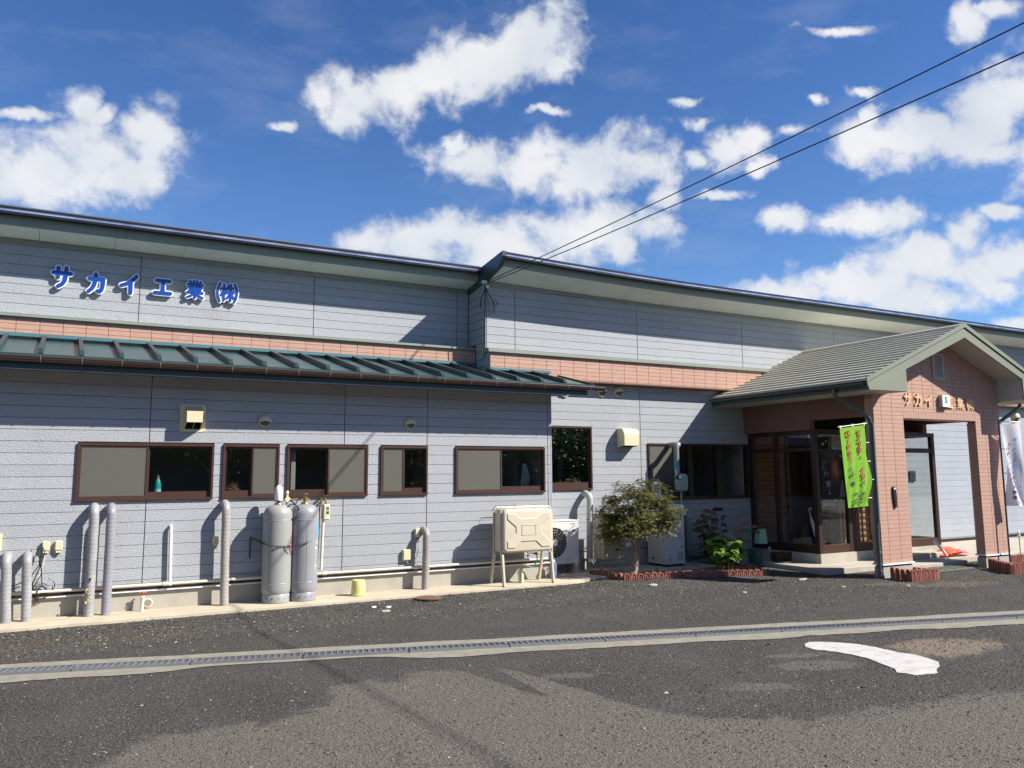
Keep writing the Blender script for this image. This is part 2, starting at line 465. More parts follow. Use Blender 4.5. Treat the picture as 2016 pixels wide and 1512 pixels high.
class MB:
    def __init__(s):
        s.v, s.f = [], []

    def add(s, vs, fs):
        b = len(s.v)
        s.v += [tuple(v) for v in vs]
        s.f += [tuple(i+b for i in f) for f in fs]
        return s

    def box(s, x0, x1, y0, y1, z0, z1):
        return s.add([(x0, y0, z0), (x1, y0, z0), (x1, y1, z0), (x0, y1, z0), (x0, y0, z1), (x1, y0, z1), (x1, y1, z1), (x0, y1, z1)],
                     [(0, 3, 2, 1), (4, 5, 6, 7), (0, 1, 5, 4), (1, 2, 6, 5), (2, 3, 7, 6), (3, 0, 4, 7)])

    def cbox(s, x0, x1, y0, y1, z0, z1, c=0.006):
        """box with chamfered edges"""
        c = min(c, (x1-x0)/2.2, (y1-y0)/2.2, (z1-z0)/2.2)
        bm = bmesh.new()
        bmesh.ops.create_cube(bm, size=1)
        for v in bm.verts:
            v.co = Vector(((x0+x1)/2+v.co.x*(x1-x0), (y0+y1)/2+v.co.y*(y1-y0), (z0+z1)/2+v.co.z*(z1-z0)))
        bmesh.ops.bevel(bm, geom=list(bm.edges), offset=c, segments=2 if c > 0.012 else 1, affect='EDGES', profile=0.5)
        return s.bm(bm)

    def bm(s, bm, M=None):
        bm.verts.index_update()
        s.add([(M @ v.co) if M else v.co for v in bm.verts], [[v.index for v in f.verts] for f in bm.faces])
        bm.free()
        return s

    def fbox(s, x0, x1, y0, y1, z0, z1, c=0.003):
        """box whose front (toward -y) face is chamfered: 12-20 tris"""
        return s.add([(x0, y1, z0), (x1, y1, z0), (x1, y1, z1), (x0, y1, z1),
                      (x0, y0+c, z0), (x1, y0+c, z0), (x1, y0+c, z1), (x0, y0+c, z1),
                      (x0+c, y0, z0+c), (x1-c, y0, z0+c), (x1-c, y0, z1-c), (x0+c, y0, z1-c)],
                     [(0, 3, 2, 1), (0, 1, 5, 4), (1, 2, 6, 5), (2, 3, 7, 6), (3, 0, 4, 7),
                      (4, 5, 9, 8), (5, 6, 10, 9), (6, 7, 11, 10), (7, 4, 8, 11), (8, 9, 10, 11)])

    def tube(s, pts, r, n=10, caps=True, close=False):
        pts = [Vector(p) for p in pts]
        rs = r if isinstance(r, (list, tuple)) else [r]*len(pts)
        b = len(s.v)
        prev = None
        for i, p in enumerate(pts):
            if close:
                d = pts[(i+1) % len(pts)]-pts[i-1]
            else:
                d = pts[min(i+1, len(pts)-1)]-pts[max(i-1, 0)]
            d.normalize()
            if prev is None:
                a = Vector((0, 0, 1)) if abs(d.z) < 0.9 else Vector((1, 0, 0))
                u = d.cross(a).normalized()
            else:
                u = (prev-d*prev.dot(d)).normalized()
            prev = u
            w = d.cross(u)
            for k in range(n):
                t = 2*math.pi*k/n
                s.v.append(tuple(p+(u*math.cos(t)+w*math.sin(t))*rs[i]))
        m = len(pts)
        for i in range(m if close else m-1):
            j = (i+1) % m
            for k in range(n):
                k2 = (k+1) % n
                s.f.append((b+i*n+k, b+j*n+k, b+j*n+k2, b+i*n+k2)[::-1])
        if caps and not close:
            s.f.append(tuple(b+k for k in range(n)))
            s.f.append(tuple(b+(m-1)*n+k for k in range(n))[::-1])
        return s

    def lathe(s, prof, c=(0, 0, 0), n=24, axis='z', cap=True):
        """prof: list of (radius, height)"""
        b = len(s.v)
        cx, cy, cz = c
        for (r, h) in prof:
            for k in range(n):
                t = 2*math.pi*k/n
                a, d = r*math.cos(t), r*math.sin(t)
                if axis == 'z':
                    s.v.append((cx+a, cy+d, cz+h))
                elif axis == 'y':
                    s.v.append((cx+a, cy+h, cz+d))
                else:
                    s.v.append((cx+h, cy+a, cz+d))
        flip = axis == 'y'
        for i in range(len(prof)-1):
            for k in range(n):
                k2 = (k+1) % n
                q = (b+i*n+k, b+i*n+k2, b+(i+1)*n+k2, b+(i+1)*n+k)
                s.f.append(q[::-1] if flip else q)
        if cap:
            q = tuple(b+k for k in range(n))
            s.f.append(q if flip else q[::-1])
            q = tuple(b+(len(prof)-1)*n+k for k in range(n))
            s.f.append(q[::-1] if flip else q)
        return s

    def prism(s, poly, y0, y1):
        """poly in (x,z), counter-clockwise seen from -y; extruded along y"""
        n = len(poly)
        vs = [(x, y0, z) for x, z in poly]+[(x, y1, z) for x, z in poly]
        fs = [tuple(range(n)), tuple(range(2*n-1, n-1, -1))]
        for i in range(n):
            j = (i+1) % n
            fs.append((i, i+n, j+n, j))
        return s.add(vs, fs)

    def prismx(s, poly, x0, x1):
        """poly in (y,z), extruded along x"""
        n = len(poly)
        vs = [(x0, y, z) for y, z in poly]+[(x1, y, z) for y, z in poly]
        fs = [tuple(range(n))[::-1], tuple(range(n, 2*n))]
        for i in range(n):
            j = (i+1) % n
            fs.append((i, j, j+n, i+n))
        return s.add(vs, fs)

    def prismz(s, poly, z0, z1):
        n = len(poly)
        vs = [(x, y, z0) for x, y in poly]+[(x, y, z1) for x, y in poly]
        fs = [tuple(range(n))[::-1], tuple(range(n, 2*n))]
        for i in range(n):
            j = (i+1) % n
            fs.append((i, j, j+n, i+n))
        return s.add(vs, fs)

    def build(s, name, m, parent=None, smooth=False, angle=40):
        o_ = off(parent)
        me = bpy.data.meshes.new(name)
        me.from_pydata([(x-o_.x, y-o_.y, z-o_.z) for x, y, z in s.v], [], s.f)
        me.materials.append(m)
        if smooth:
            me.polygons.foreach_set('use_smooth', [True]*len(me.polygons))
            try:
                me.set_sharp_from_angle(angle=math.radians(angle))
            except Exception:
                pass
        o = bpy.data.objects.new(name, me)
        COL.objects.link(o)
        if parent is not None:
            o.parent = parent
        OFF[o.name] = o_
        return o


def tag(o, label=None, cat=None, group=None, kind=None):
    if label:
        o['label'] = label
    if cat:
        o['category'] = cat
    if group:
        o['group'] = group
    if kind:
        o['kind'] = kind
    return o


def thing(name, label, cat, loc, group=None):
    o = bpy.data.objects.new(name, None)
    COL.objects.link(o)
    o.empty_display_size = 0.1
    o.location = loc
    OFF[o.name] = Vector(loc)
    return tag(o, label, cat, group)


def inst(src, name, pos, parent, shift=None, rotz=0):
    """copy of a mesh object's data placed at world position pos"""
    o = bpy.data.objects.new(name, src)
    COL.objects.link(o)
    o.parent = parent
    o.location = Vector(pos)-off(parent)
    OFF[o.name] = Vector(pos)
    if rotz:
        o.rotation_euler = (0, 0, rotz)
    return o


_cache = {}


def plank_mesh(w, h, t, m, c, kind):
    k = (round(w, 3), round(h, 3), t, m.name, kind)
    if k not in _cache:
        b = MB().fbox(0, w, 0, t, 0, h, c)
        me = bpy.data.meshes.new(kind)
        me.from_pydata(b.v, [], b.f)
        me.materials.append(m)
        _cache[k] = me
    return _cache[k]


def sub_rects(x0, x1, z0, z1, holes):
    """parts of rect not covered by holes, split in x strips"""
    xs = sorted({x0, x1} | {min(max(a, x0), x1) for h in holes for a in (h[0], h[1]) if h[2] < z1-1e-4 and h[3] > z0+1e-4})
    res = []
    for a, b in zip(xs, xs[1:]):
        if b-a < 0.012:
            continue
        segs = [(z0, z1)]
        for h in holes:
            if h[0] < b-1e-4 and h[1] > a+1e-4:
                new = []
                for s0, s1 in segs:
                    if h[3] <= s0 or h[2] >= s1:
                        new.append((s0, s1))
                    else:
                        if h[2] > s0:
                            new.append((s0, h[2]))
                        if h[3] < s1:
                            new.append((h[3], s1))
                segs = new
        for s0, s1 in segs:
            if s1-s0 > 0.01:
                res.append([a, b, s0, s1])
    # merge neighbours with the same z range
    out = []
    for r in res:
        for q in out:
            if abs(q[1]-r[0]) < 1e-4 and abs(q[2]-r[2]) < 1e-4 and abs(q[3]-r[3]) < 1e-4:
                q[1] = r[1]
                break
        else:
            out.append(r)
    return out


def panelled(parent, Y, x0, x1, z0, z1, zl, xs, holes, m, name, gap=0.0042, vgap=0.009, t=0.013, c=0.003, clip=None):
    """rows of planks on a wall facing -y. zl = course lines, xs = vertical seams"""
    zl = [z for z in sorted(zl) if z0+0.015 < z < z1-0.015]
    zz = [z0]+zl+[z1]
    xx = [x0]+[x for x in sorted(xs) if x0 < x < x1]+[x1]
    n = 0
    for a, b in zip(xx, xx[1:]):
        for c0, c1 in zip(zz, zz[1:]):
            for r in sub_rects(a+vgap/2, b-vgap/2, c0+gap/2, c1-gap/2, holes):
                me = plank_mesh(r[1]-r[0], r[3]-r[2], t, m, c, name)
                inst(me, name, (r[0], Y, r[2]), parent)
                n += 1
    return n


def wall_back(parent, Y, x0, x1, z0, z1, holes, m, thick=0.12, name='wall_core'):
    b = MB()
    for r in sub_rects(x0, x1, z0, z1, holes):
        b.box(r[0], r[1], Y, Y+thick, r[2], r[3])
    return b.build(name, m, parent)


def strip_cut_grid(Y0):
    pass


_txt = {}


def text_geo(body, extrude=0.0, offset=0.0, res=3):
    k = (body, extrude, offset)
    if k in _txt:
        return _txt[k]
    cu_ = bpy.data.curves.new('txt', 'FONT')
    cu_.body = body
    cu_.size = 1
    cu_.extrude = extrude
    cu_.offset = offset
    cu_.resolution_u = res
    ob = bpy.data.objects.new('txt', cu_)
    COL.objects.link(ob)
    dg = bpy.context.evaluated_depsgraph_get()
    me = bpy.data.meshes.new_from_object(ob.evaluated_get(dg))
    vs = [tuple(v.co) for v in me.vertices]
    fs = [tuple(p.vertices) for p in me.polygons]
    bpy.data.objects.remove(ob)
    bpy.data.curves.remove(cu_)
    bpy.data.meshes.remove(me)
    _txt[k] = (vs, fs)
    return _txt[k]


def add_text(mb, body, x0, x1, z0, z1, fn, extrude=0.0, offset=0.0, flatten=1.0):
    """text fitted into the box; fn maps (x, depth, z) -> world point. depth<0 is towards the viewer"""
    vs, fs = text_geo(body, extrude, offset)
    if not vs:
        return mb
    a0, a1 = min(v[0] for v in vs), max(v[0] for v in vs)
    b0, b1 = min(v[1] for v in vs), max(v[1] for v in vs)
    sx = (x1-x0)/max(a1-a0, 1e-6)
    sz = (z1-z0)/max(b1-b0, 1e-6)
    pts = [fn(x0+(v[0]-a0)*sx, -v[2]*flatten, z0+(v[1]-b0)*sz) for v in vs]
    return mb.add(pts, fs)


# letter shapes as rounded strokes in a unit box
GLYPH = {
 'サ': [[(0, .70), (1, .70)], [(.27, .97), (.27, .45)], [(.73, 1), (.73, .60), (.68, .32), (.54, .12), (.32, 0)]],
 'カ': [[(.05, .72), (.93, .72), (.91, .36), (.84, .10), (.76, .03), (.60, .05)], [(.43, 1), (.43, .72), (.37, .40), (.24, .17), (.03, 0)]],
 'イ': [[(.95, 1), (.68, .74), (.36, .54), (0, .42)], [(.60, .64), (.60, 0)]],
 '工': [[(.08, .95), (.92, .95)], [(.5, .95), (.5, .05)], [(0, .05), (1, .05)]],
 '業': [[(.40, 1), (.40, .80)], [(.60, 1), (.60, .80)], [(.15, .97), (.24, .86)], [(.85, .97), (.76, .86)], [(.03, .78), (.97, .78)], [(.30, .75), (.34, .64)], [(.70, .75), (.66, .64)],
       [(.10, .62), (.90, .62)], [(.16, .47), (.84, .47)], [(.02, .32), (.98, .32)], [(.5, .62), (.5, 0)], [(.46, .31), (.28, .13), (.02, .02)], [(.54, .31), (.72, .13), (.98, .02)]],
 '㈱': [[(.13, 1), (.04, .77), (0, .5), (.04, .23), (.13, 0)], [(.87, 1), (.96, .77), (1, .5), (.96, .23), (.87, 0)], [(.19, .72), (.46, .72)], [(.33, .95), (.33, .06)], [(.32, .62), (.19, .34)], [(.35, .60), (.45, .46)],
       [(.56, .92), (.50, .70)], [(.55, .77), (.80, .77)], [(.48, .54), (.84, .54)], [(.67, .96), (.67, .05)], [(.65, .52), (.58, .32), (.47, .18)], [(.69, .52), (.76, .32), (.86, .19)]]}


def strokes(b, ch, cx_, cz_, hw, hh, r, y0, y1):
    """flat-faced rounded bars following each stroke; every bar sits 0.3 mm behind the last"""
    k = 0
    for st in GLYPH[ch]:
        P = [Vector((cx_+(x-0.5)*2*hw, cz_+(z-0.5)*2*hh)) for x, z in st]
        for a, c in zip(P, P[1:]):
            d = (c-a).normalized()
            n = Vector((-d.y, d.x))
            poly = []
            for i in range(7):
                t = math.pi*i/6
                v = -n*math.cos(t)+d*math.sin(t)
                poly.append(tuple(c+v*r))
            for i in range(7):
                t = math.pi*i/6
                v = n*math.cos(t)-d*math.sin(t)
                poly.append(tuple(a+v*r))
            b.prism(poly, y0+0.0003*k, y1-0.0003*k)
            k += 1
    return b

# ================================================================== SETTING: ground
def sm(t):
    t = max(0.0, min(1.0, t))
    return t*t*(3-2*t)


def gz(x, y):
    a = 0.065*sm((y-9.9)/0.9)*(1-sm((x-10.6)/1.2))
    b = -0.22*sm((x-16.0)/3.0)*sm((y-9.4)/1.6)
    return a+b


def ground():
    xs = [-90, -60, -40, -25, -15, -8] + [round(-5+0.3*i, 3) for i in range(100)] + [27, 32, 45, 70, 100]
    ys = [-90, -50, -30, -15, -5, 0] + [round(1.5+0.3*i, 3) for i in range(42)] + [16, 22, 35, 60, 110]
    v, f = [], []
    for y in ys:
        for x in xs:
            v.append((x, y, gz(x, y)))
    nx = len(xs)
    for j in range(len(ys)-1):
        for i in range(nx-1):
            f.append((j*nx+i, j*nx+i+1, (j+1)*nx+i+1, (j+1)*nx+i))
    b = MB()
    b.v, b.f = v, f
    m = bpy.data.materials.new('worn_asphalt')
    m.use_nodes = True
    t = m.node_tree
    t.nodes.clear()
    out = N(t, 'ShaderNodeOutputMaterial')
    bs = N(t, 'ShaderNodeBsdfPrincipled')
    bs.inputs['Roughness'].default_value = 0.85
    bs.inputs['Specular IOR Level'].default_value = 0.3
    geo = N(t, 'ShaderNodeNewGeometry')
    P = geo.outputs['Position']

    def tn(scale, detail=5, rough=0.6, dist=0.0, vec=None):
        n = N(t, 'ShaderNodeTexNoise')
        n.inputs['Scale'].default_value = scale
        n.inputs['Detail'].default_value = detail
        n.inputs['Roughness'].default_value = rough
        n.inputs['Distortion'].default_value = dist
        t.links.new(vec or P, n.inputs['Vector'])
        return n.outputs['Fac']

    def mth(op, a, b_=None, c=None, clamp=False):
        n = N(t, 'ShaderNodeMath', operation=op, use_clamp=clamp)
        for i, q in enumerate((a, b_, c)):
            if q is None:
                continue
            if isinstance(q, (int, float)):
                n.inputs[i].default_value = q
            else:
                t.links.new(q, n.inputs[i])
        return n.outputs[0]

    def mixc(fac, c1, c2):
        n = N(t, 'ShaderNodeMix', data_type='RGBA')
        for s, q in ((0, fac), (6, c1), (7, c2)):
            if isinstance(q, tuple):
                n.inputs[s].default_value = (*q, 1)
            elif isinstance(q, (int, float)):
                n.inputs[s].default_value = q
            else:
                t.links.new(q, n.inputs[s])
        return n.outputs[2]

    def ellipses(lst, k=1.0):
        fl = None
        for (x, y, rx, ry, rot) in lst:
            mp = N(t, 'ShaderNodeMapping', vector_type='TEXTURE')
            mp.inputs['Location'].default_value = (x, y, 0)
            mp.inputs['Rotation'].default_value = (0, 0, math.radians(rot))
            mp.inputs['Scale'].default_value = (rx, ry, 1e3)
            t.links.new(P, mp.inputs['Vector'])
            ln = N(t, 'ShaderNodeVectorMath', operation='LENGTH')
            t.links.new(mp.outputs[0], ln.inputs[0])
            iv = mth('SUBTRACT', 1.0, ln.outputs['Value'])
            fl = iv if fl is None else mth('SMOOTH_MAX', fl, iv, 0.1)
        return fl
    # base asphalt: grey brown with worn stone specks
    base = mixc(mth('MULTIPLY_ADD', tn(1.1, 7, 0.65), 2.6, -0.8, True), (0.042, 0.037, 0.032), (0.083, 0.073, 0.062))
    # longitudinal streaks of dark oily wear
    mp = N(t, 'ShaderNodeMapping')
    mp.inputs['Rotation'].default_value = (0, 0, math.radians(12))
    mp.inputs['Scale'].default_value = (0.35, 1.6, 1)
    t.links.new(P, mp.inputs['Vector'])
    base = mixc(mth('MULTIPLY_ADD', tn(1.0, 6, 0.7, 0.3, mp.outputs[0]), 4.0, -2.0, True), base, (0.050, 0.046, 0.044))

    def G(px, py):
        p = atZ(px, py, 0)
        return p.x, p.y
    # pale worn surface south of an uneven edge: the edge is a curve of distance from the drain
    edge = []
    for (px, py) in ((0, 1560), (159, 1512), (365, 1442), (524, 1418), (635, 1386), (680, 1347), (794, 1335), (889, 1318), (984, 1320), (1080, 1370), (1270, 1394), (1587, 1418), (1683, 1410), (1826, 1378), (2016, 1355), (2300, 1330)):
        x, y = G(px, py)
        edge.append((x, (8.885-0.303*x)-y))
    edge.sort()
    X0, X1 = edge[0][0], edge[-1][0]
    fc = N(t, 'ShaderNodeFloatCurve')
    cvp = fc.mapping.curves[0].points
    cvp[0].location = (0, edge[0][1]/6)
    cvp[1].location = (1, edge[-1][1]/6)
    for x, d in edge[1:-1]:
        cvp.new((x-X0)/(X1-X0), d/6)
    fc.mapping.update()
    sp = N(t, 'ShaderNodeSeparateXYZ')
    t.links.new(P, sp.inputs[0])
    t.links.new(mth('MULTIPLY_ADD', sp.outputs[0], 1/(X1-X0), -X0/(X1-X0), True), fc.inputs['Value'])
    dist = mth('SUBTRACT', mth('MULTIPLY_ADD', sp.outputs[0], -0.303, 8.885), sp.outputs[1])
    ef = mth('SUBTRACT', dist, mth('MULTIPLY', fc.outputs[0], 6.0))
    ef = mth('ADD', mth('MULTIPLY', ef, 2.6), mth('MULTIPLY_ADD', tn(1.8, 9, 0.72, 0.5), 3.4, -1.7))
    dk = []
    for (px, py, rx, ry) in ((860, 1450, 0.55, 0.30), (1060, 1490, 0.6, 0.2), (980, 1400, 0.5, 0.3)):
        x, y = G(px, py)
        dk.append((x, y, rx, ry, -15))
    ef = mth('SUBTRACT', ef, mth('MAXIMUM', mth('MULTIPLY', ellipses(dk), 3.5), 0.0))
    tan = []
    for (px, py, rx, ry) in ((1500, 1352, 0.45, 0.16), (1600, 1310, 0.6, 0.2), (1560, 1290, 0.4, 0.1), (1120, 1330, 0.4, 0.1), (1880, 1150, 0.9, 0.35), (1750, 1150, 0.7, 0.2)):
        x, y = G(px, py)
        tan.append((x, y, rx, ry, -20))
    tf = mth('ADD', ellipses(tan), mth('MULTIPLY_ADD', tn(2.4, 8, 0.7, 0.5), 2.2, -1.1))
    tmask = mth('MAXIMUM', mth('MULTIPLY', mth('MULTIPLY_ADD', tf, 2.6, 0.0, True), 0.75), mth('MULTIPLY', mth('MULTIPLY_ADD', ef, 2.4, 0.35, True), 0.95))
    base = mixc(tmask, base, mixc(tn(6, 6, 0.7), (0.120, 0.103, 0.083), (0.195, 0.168, 0.136)))
    sand = []
    for (px, py, rx, ry) in ((1880, 1275, 0.75, 0.34), (1810, 1268, 0.5, 0.2), (1800, 1320, 0.25, 0.1)):
        x, y = G(px, py)
        sand.append((x, y, rx, ry, 5))
    sf = mth('ADD', ellipses(sand), mth('MULTIPLY_ADD', tn(4, 8, 0.7, 0.4), 1.6, -0.8))
    base = mixc(mth('MULTIPLY', mth('MULTIPLY_ADD', sf, 3.0, 0.0, True), 0.85), base, (0.29, 0.225, 0.15))
    # moss / brown humus close to the buildings
    moss = [(-0.6, 10.3, 1.4, 0.35, 0), (0.9, 10.2, 1.2, 0.25, 0), (13.2, 8.3, 1.2, 0.3, -10), (14.6, 8.2, 0.9, 0.3, -10), (-1.0, 9.8, 1.2, 0.2, 0)]
    mf = mth('ADD', ellipses(moss), mth('MULTIPLY_ADD', tn(5, 8, 0.7), 2.0, -1.1))
    base = mixc(mth('MULTIPLY', mth('MULTIPLY_ADD', mf, 2.5, 0.0, True), 0.6), base, (0.085, 0.062, 0.030))
    # fine cracks
    vo = N(t, 'ShaderNodeTexVoronoi', feature='DISTANCE_TO_EDGE')
    vo.inputs['Scale'].default_value = 0.55
    cw = N(t, 'ShaderNodeVectorMath', operation='MULTIPLY_ADD')
    nw = N(t, 'ShaderNodeTexNoise')
    nw.inputs['Scale'].default_value = 2.2
    nw.inputs['Detail'].default_value = 8
    t.links.new(P, nw.inputs['Vector'])
    t.links.new(nw.outputs['Color'], cw.inputs[0])
    cw.inputs[1].default_value = (0.9, 0.9, 0)
    t.links.new(P, cw.inputs[2])
    t.links.new(cw.outputs[0], vo.inputs['Vector'])
    cr1 = mth('SUBTRACT', 1.0, mth('MULTIPLY', vo.outputs['Distance'], 95.0, None, True))
    cr1 = mth('MULTIPLY', mth('MAXIMUM', cr1, 0.0), mth('MULTIPLY_ADD', tn(0.7, 3), 6, -3.0, True))
    base = mixc(mth('MULTIPLY', cr1, 0.75), base, (0.018, 0.016, 0.015))
    # aggregate specks (exposed stones)
    for sc_, thr, col_, amt in ((60, 0.57, (0.20, 0.185, 0.165), 0.75), (95, 0.59, (0.22, 0.205, 0.185), 0.75), (38, 0.66, (0.30, 0.285, 0.26), 0.8), (70, 0.58, (0.014, 0.013, 0.012), 0.8), (42, 0.61, (0.018, 0.017, 0.016), 0.75)):
        mpp = N(t, 'ShaderNodeMapping')
        mpp.inputs['Location'].default_value = (sc_*0.37, sc_*0.11, 0)
        t.links.new(P, mpp.inputs['Vector'])
        n_ = tn(sc_, 1.5, 0.5, 0, mpp.outputs[0])
        base = mixc(mth('MULTIPLY', mth('MULTIPLY_ADD', n_, 14, -14*thr, True), amt), base, col_)
    t.links.new(base, bs.inputs['Base Color'])
    bp = N(t, 'ShaderNodeBump')
    bp.inputs['Strength'].default_value = 1.0
    bp.inputs['Distance'].default_value = 0.022
    hsum = mth('ADD', tn(75, 3, 0.6), mth('MULTIPLY', tn(22, 4, 0.6), 1.2))
    t.links.new(hsum, bp.inputs['Height'])
    t.links.new(bp.outputs[0], bs.inputs['Normal'])
    t.links.new(bs.outputs[0], out.inputs['Surface'])
    o = b.build('ground', m, smooth=True)
    tag(o, kind='structure')


ground()


def drain_y(x):
    return 8.885-0.303*x


# concrete strips along the drain, ragged where the asphalt creeps over them
def ragged_strip(name, off0, off1, x0, x1, seed, rag, z, cover=None):
    v, f = [], []
    n = 260
    for i in range(n+1):
        x = x0+(x1-x0)*i/n
        a = noise.noise(Vector((x*1.3, seed, 0)))
        c = noise.noise(Vector((x*6.5, seed+5, 0)))
        d = noise.noise(Vector((x*22, seed+9, 0)))
        e = off1+(rag*(a*0.9+c*0.35+d*0.15))*(1 if off1 > off0 else -1)
        if cover:
            e = off0+(e-off0)*cover(x)
        v.append((x, drain_y(x)+off0, z))
        v.append((x, drain_y(x)+e, z-0.002))
    for i in range(n):
        q = (2*i, 2*i+2, 2*i+3, 2*i+1)
        f.append(q if off1 > off0 else q[::-1])
    b = MB()
    b.v, b.f = v, f
    return tag(b.build(name, mat('drain_concrete', (0.22, 0.20, 0.155), rough=0.95, color2=(0.29, 0.265, 0.21), nscale=7, damt=0.7, dscale=6, dirt=(0.15, 0.135, 0.11), bump=0.4, bscale=110)), kind='structure')


ragged_strip('drain_kerb', 0.10, 0.43, -4, 17, 3.0, 0.05, 0.008)
ragged_strip('drain_kerb', -0.10, -0.36, -4, 17, 8.0, 0.10, 0.008,
             cover=lambda x: 0.30+0.70*sm((abs(x-2.0)-0.55)/0.7))
b = MB()
for i in range(60):
    x0, x1 = -4+i*0.35, -4+(i+1)*0.35
    b.add([(x0, drain_y(x0)-0.1, 0.004), (x1, drain_y(x1)-0.1, 0.004), (x1, drain_y(x1)+0.1, 0.004), (x0, drain_y(x0)+0.1, 0.004)], [(0, 1, 2, 3)])
tag(b.build('drain_channel', M_DARKIN), kind='structure')  # flat near-black strip standing in for the channel's shaded depth
dg = thing('drain_grating', 'long steel grating of the drain channel crossing the yard', 'drain grating', (3, drain_y(3), 0))
rot = math.atan(-0.303)


def grate_panel():
    b = MB()
    L = 0.985
    for s in (-1, 1):
        b.box(0, L, s*0.088-0.009, s*0.088+0.009, 0.006, 0.030)
    b.box(0, L, -0.006, 0.006, 0.008, 0.024)
    for i in range(17):
        x = 0.02+i*(L-0.04)/16
        b.box(x-0.006, x+0.006, -0.080, 0.080, 0.012, 0.028)
    me = bpy.data.meshes.new('grating_panel')
    me.from_pydata(b.v, [], b.f)
    me.materials.append(M_STEEL)
    return me


gp = grate_panel()
for i in range(16):
    x = -2.6+i*0.955
    inst(gp, 'grating_panel', (x, drain_y(x), 0.0+rnd.uniform(0, 0.003)), dg, rotz=rot)

# loose gravel
def gravel():
    rng = np.random.default_rng(5)
    octv = np.array([(1, 0, 0), (-1, 0, 0), (0, 1, 0), (0, -1, 0), (0, 0, 0.7), (0, 0, -0.7)], float)
    octf = [(0, 2, 4), (2, 1, 4), (1, 3, 4), (3, 0, 4), (2, 0, 5), (1, 2, 5), (3, 1, 5), (0, 3, 5)]
    V, F = [], []
    n = 0
    zones = [(-1.5, 12, 2.8, 10.9, 20000, 0.005, 0.012), (-2.0, 11.0, 9.6, 10.95, 12000, 0.006, 0.016), (6.5, 15.5, 7.6, 9.9, 9000, 0.006, 0.014), (3.5, 9, 4.0, 6.8, 4000, 0.005, 0.012)]
    for (x0, x1, y0, y1, cnt, s0, s1) in zones:
        for _ in range(cnt):
            x, y = rng.uniform(x0, x1), rng.uniform(y0, y1)
            dd = y-drain_y(x)
            if -0.12 < dd < 0.12:
                continue
            if -0.36 < dd < 0.43 and rng.random() < 0.85:
                continue
            s = s0+(s1-s0)*rng.random()**3
            if rng.random() < 0.004:
                s *= 2.0
            a = rng.uniform(0, 6.28)
            R_ = np.array([[math.cos(a), -math.sin(a), 0], [math.sin(a), math.cos(a), 0], [0, 0, 1]])
            p = (octv*rng.uniform(0.6, 1.25, (6, 1))*np.array([s*1.2, s*0.8, s*0.8])) @ R_.T+np.array([x, y, gz(x, y)+s*0.25])
            V.append(p)
            F += [(a_+n, b_+n, c_+n) for a_, b_, c_ in octf]
            n += 6
    V = np.concatenate(V)
    me = bpy.data.meshes.new('gravel')
    me.from_pydata(V.tolist(), [], F)
    m = bpy.data.materials.new('gravel_stone')
    m.use_nodes = True
    t = m.node_tree
    b = t.nodes['Principled BSDF']
    b.inputs['Roughness'].default_value = 0.85
    g = N(t, 'ShaderNodeNewGeometry')
    cr = N(t, 'ShaderNodeValToRGB')
    e = cr.color_ramp.elements
    e[0].color = (0.025, 0.024, 0.023, 1)
    e[1].color = (0.42, 0.40, 0.37, 1)
    for p_, c_ in ((0.45, (0.07, 0.065, 0.06, 1)), (0.8, (0.14, 0.13, 0.115, 1)), (0.93, (0.26, 0.24, 0.21, 1))):
        el = e.new(p_)
        el.color = c_
    t.links.new(g.outputs['Random Per Island'], cr.inputs[0])
    t.links.new(cr.outputs[0], b.inputs['Base Color'])
    me.materials.append(m)
    o = bpy.data.objects.new('gravel', me)
    COL.objects.link(o)
    tag(o, 'loose grey and white gravel scattered over the worn asphalt yard', 'gravel', kind='stuff')


gravel()

# faded white paint blotch: outline walked from the photo onto the ground plane
pts = [(1584, 1269), (1592, 1265.5), (1615, 1264.5), (1650, 1266), (1690, 1269.5), (1725, 1275.5), (1765, 1284.5), (1800, 1290), (1825, 1296), (1848, 1305), (1850, 1312),
       (1843, 1319), (1846, 1326), (1826, 1328), (1802, 1330), (1783, 1326.5), (1766, 1325.5), (1762, 1318), (1746, 1312), (1722, 1302.5), (1700, 1295), (1672, 1289), (1640, 1283.5), (1605, 1280), (1586, 1275)]
wp = [atZ(x, y, 0) for x, y in pts]
wp2 = []
for i, p in enumerate(wp):
    q = wp[(i+1) % len(wp)]
    for k in range(6):
        r = p.lerp(q, k/6)
        j = noise.noise(Vector((r.x*14, r.y*14, 2)))*0.018
        wp2.append((r.x+j, r.y+j*0.7))
b = MB().prismz(wp2[::-1] if sum((wp2[i][0]-wp2[i-1][0])*(wp2[i][1]+wp2[i-1][1]) for i in range(len(wp2))) > 0 else wp2, 0.002, 0.007)
tag(b.build('road_marking', M_PAINTW), kind='structure')

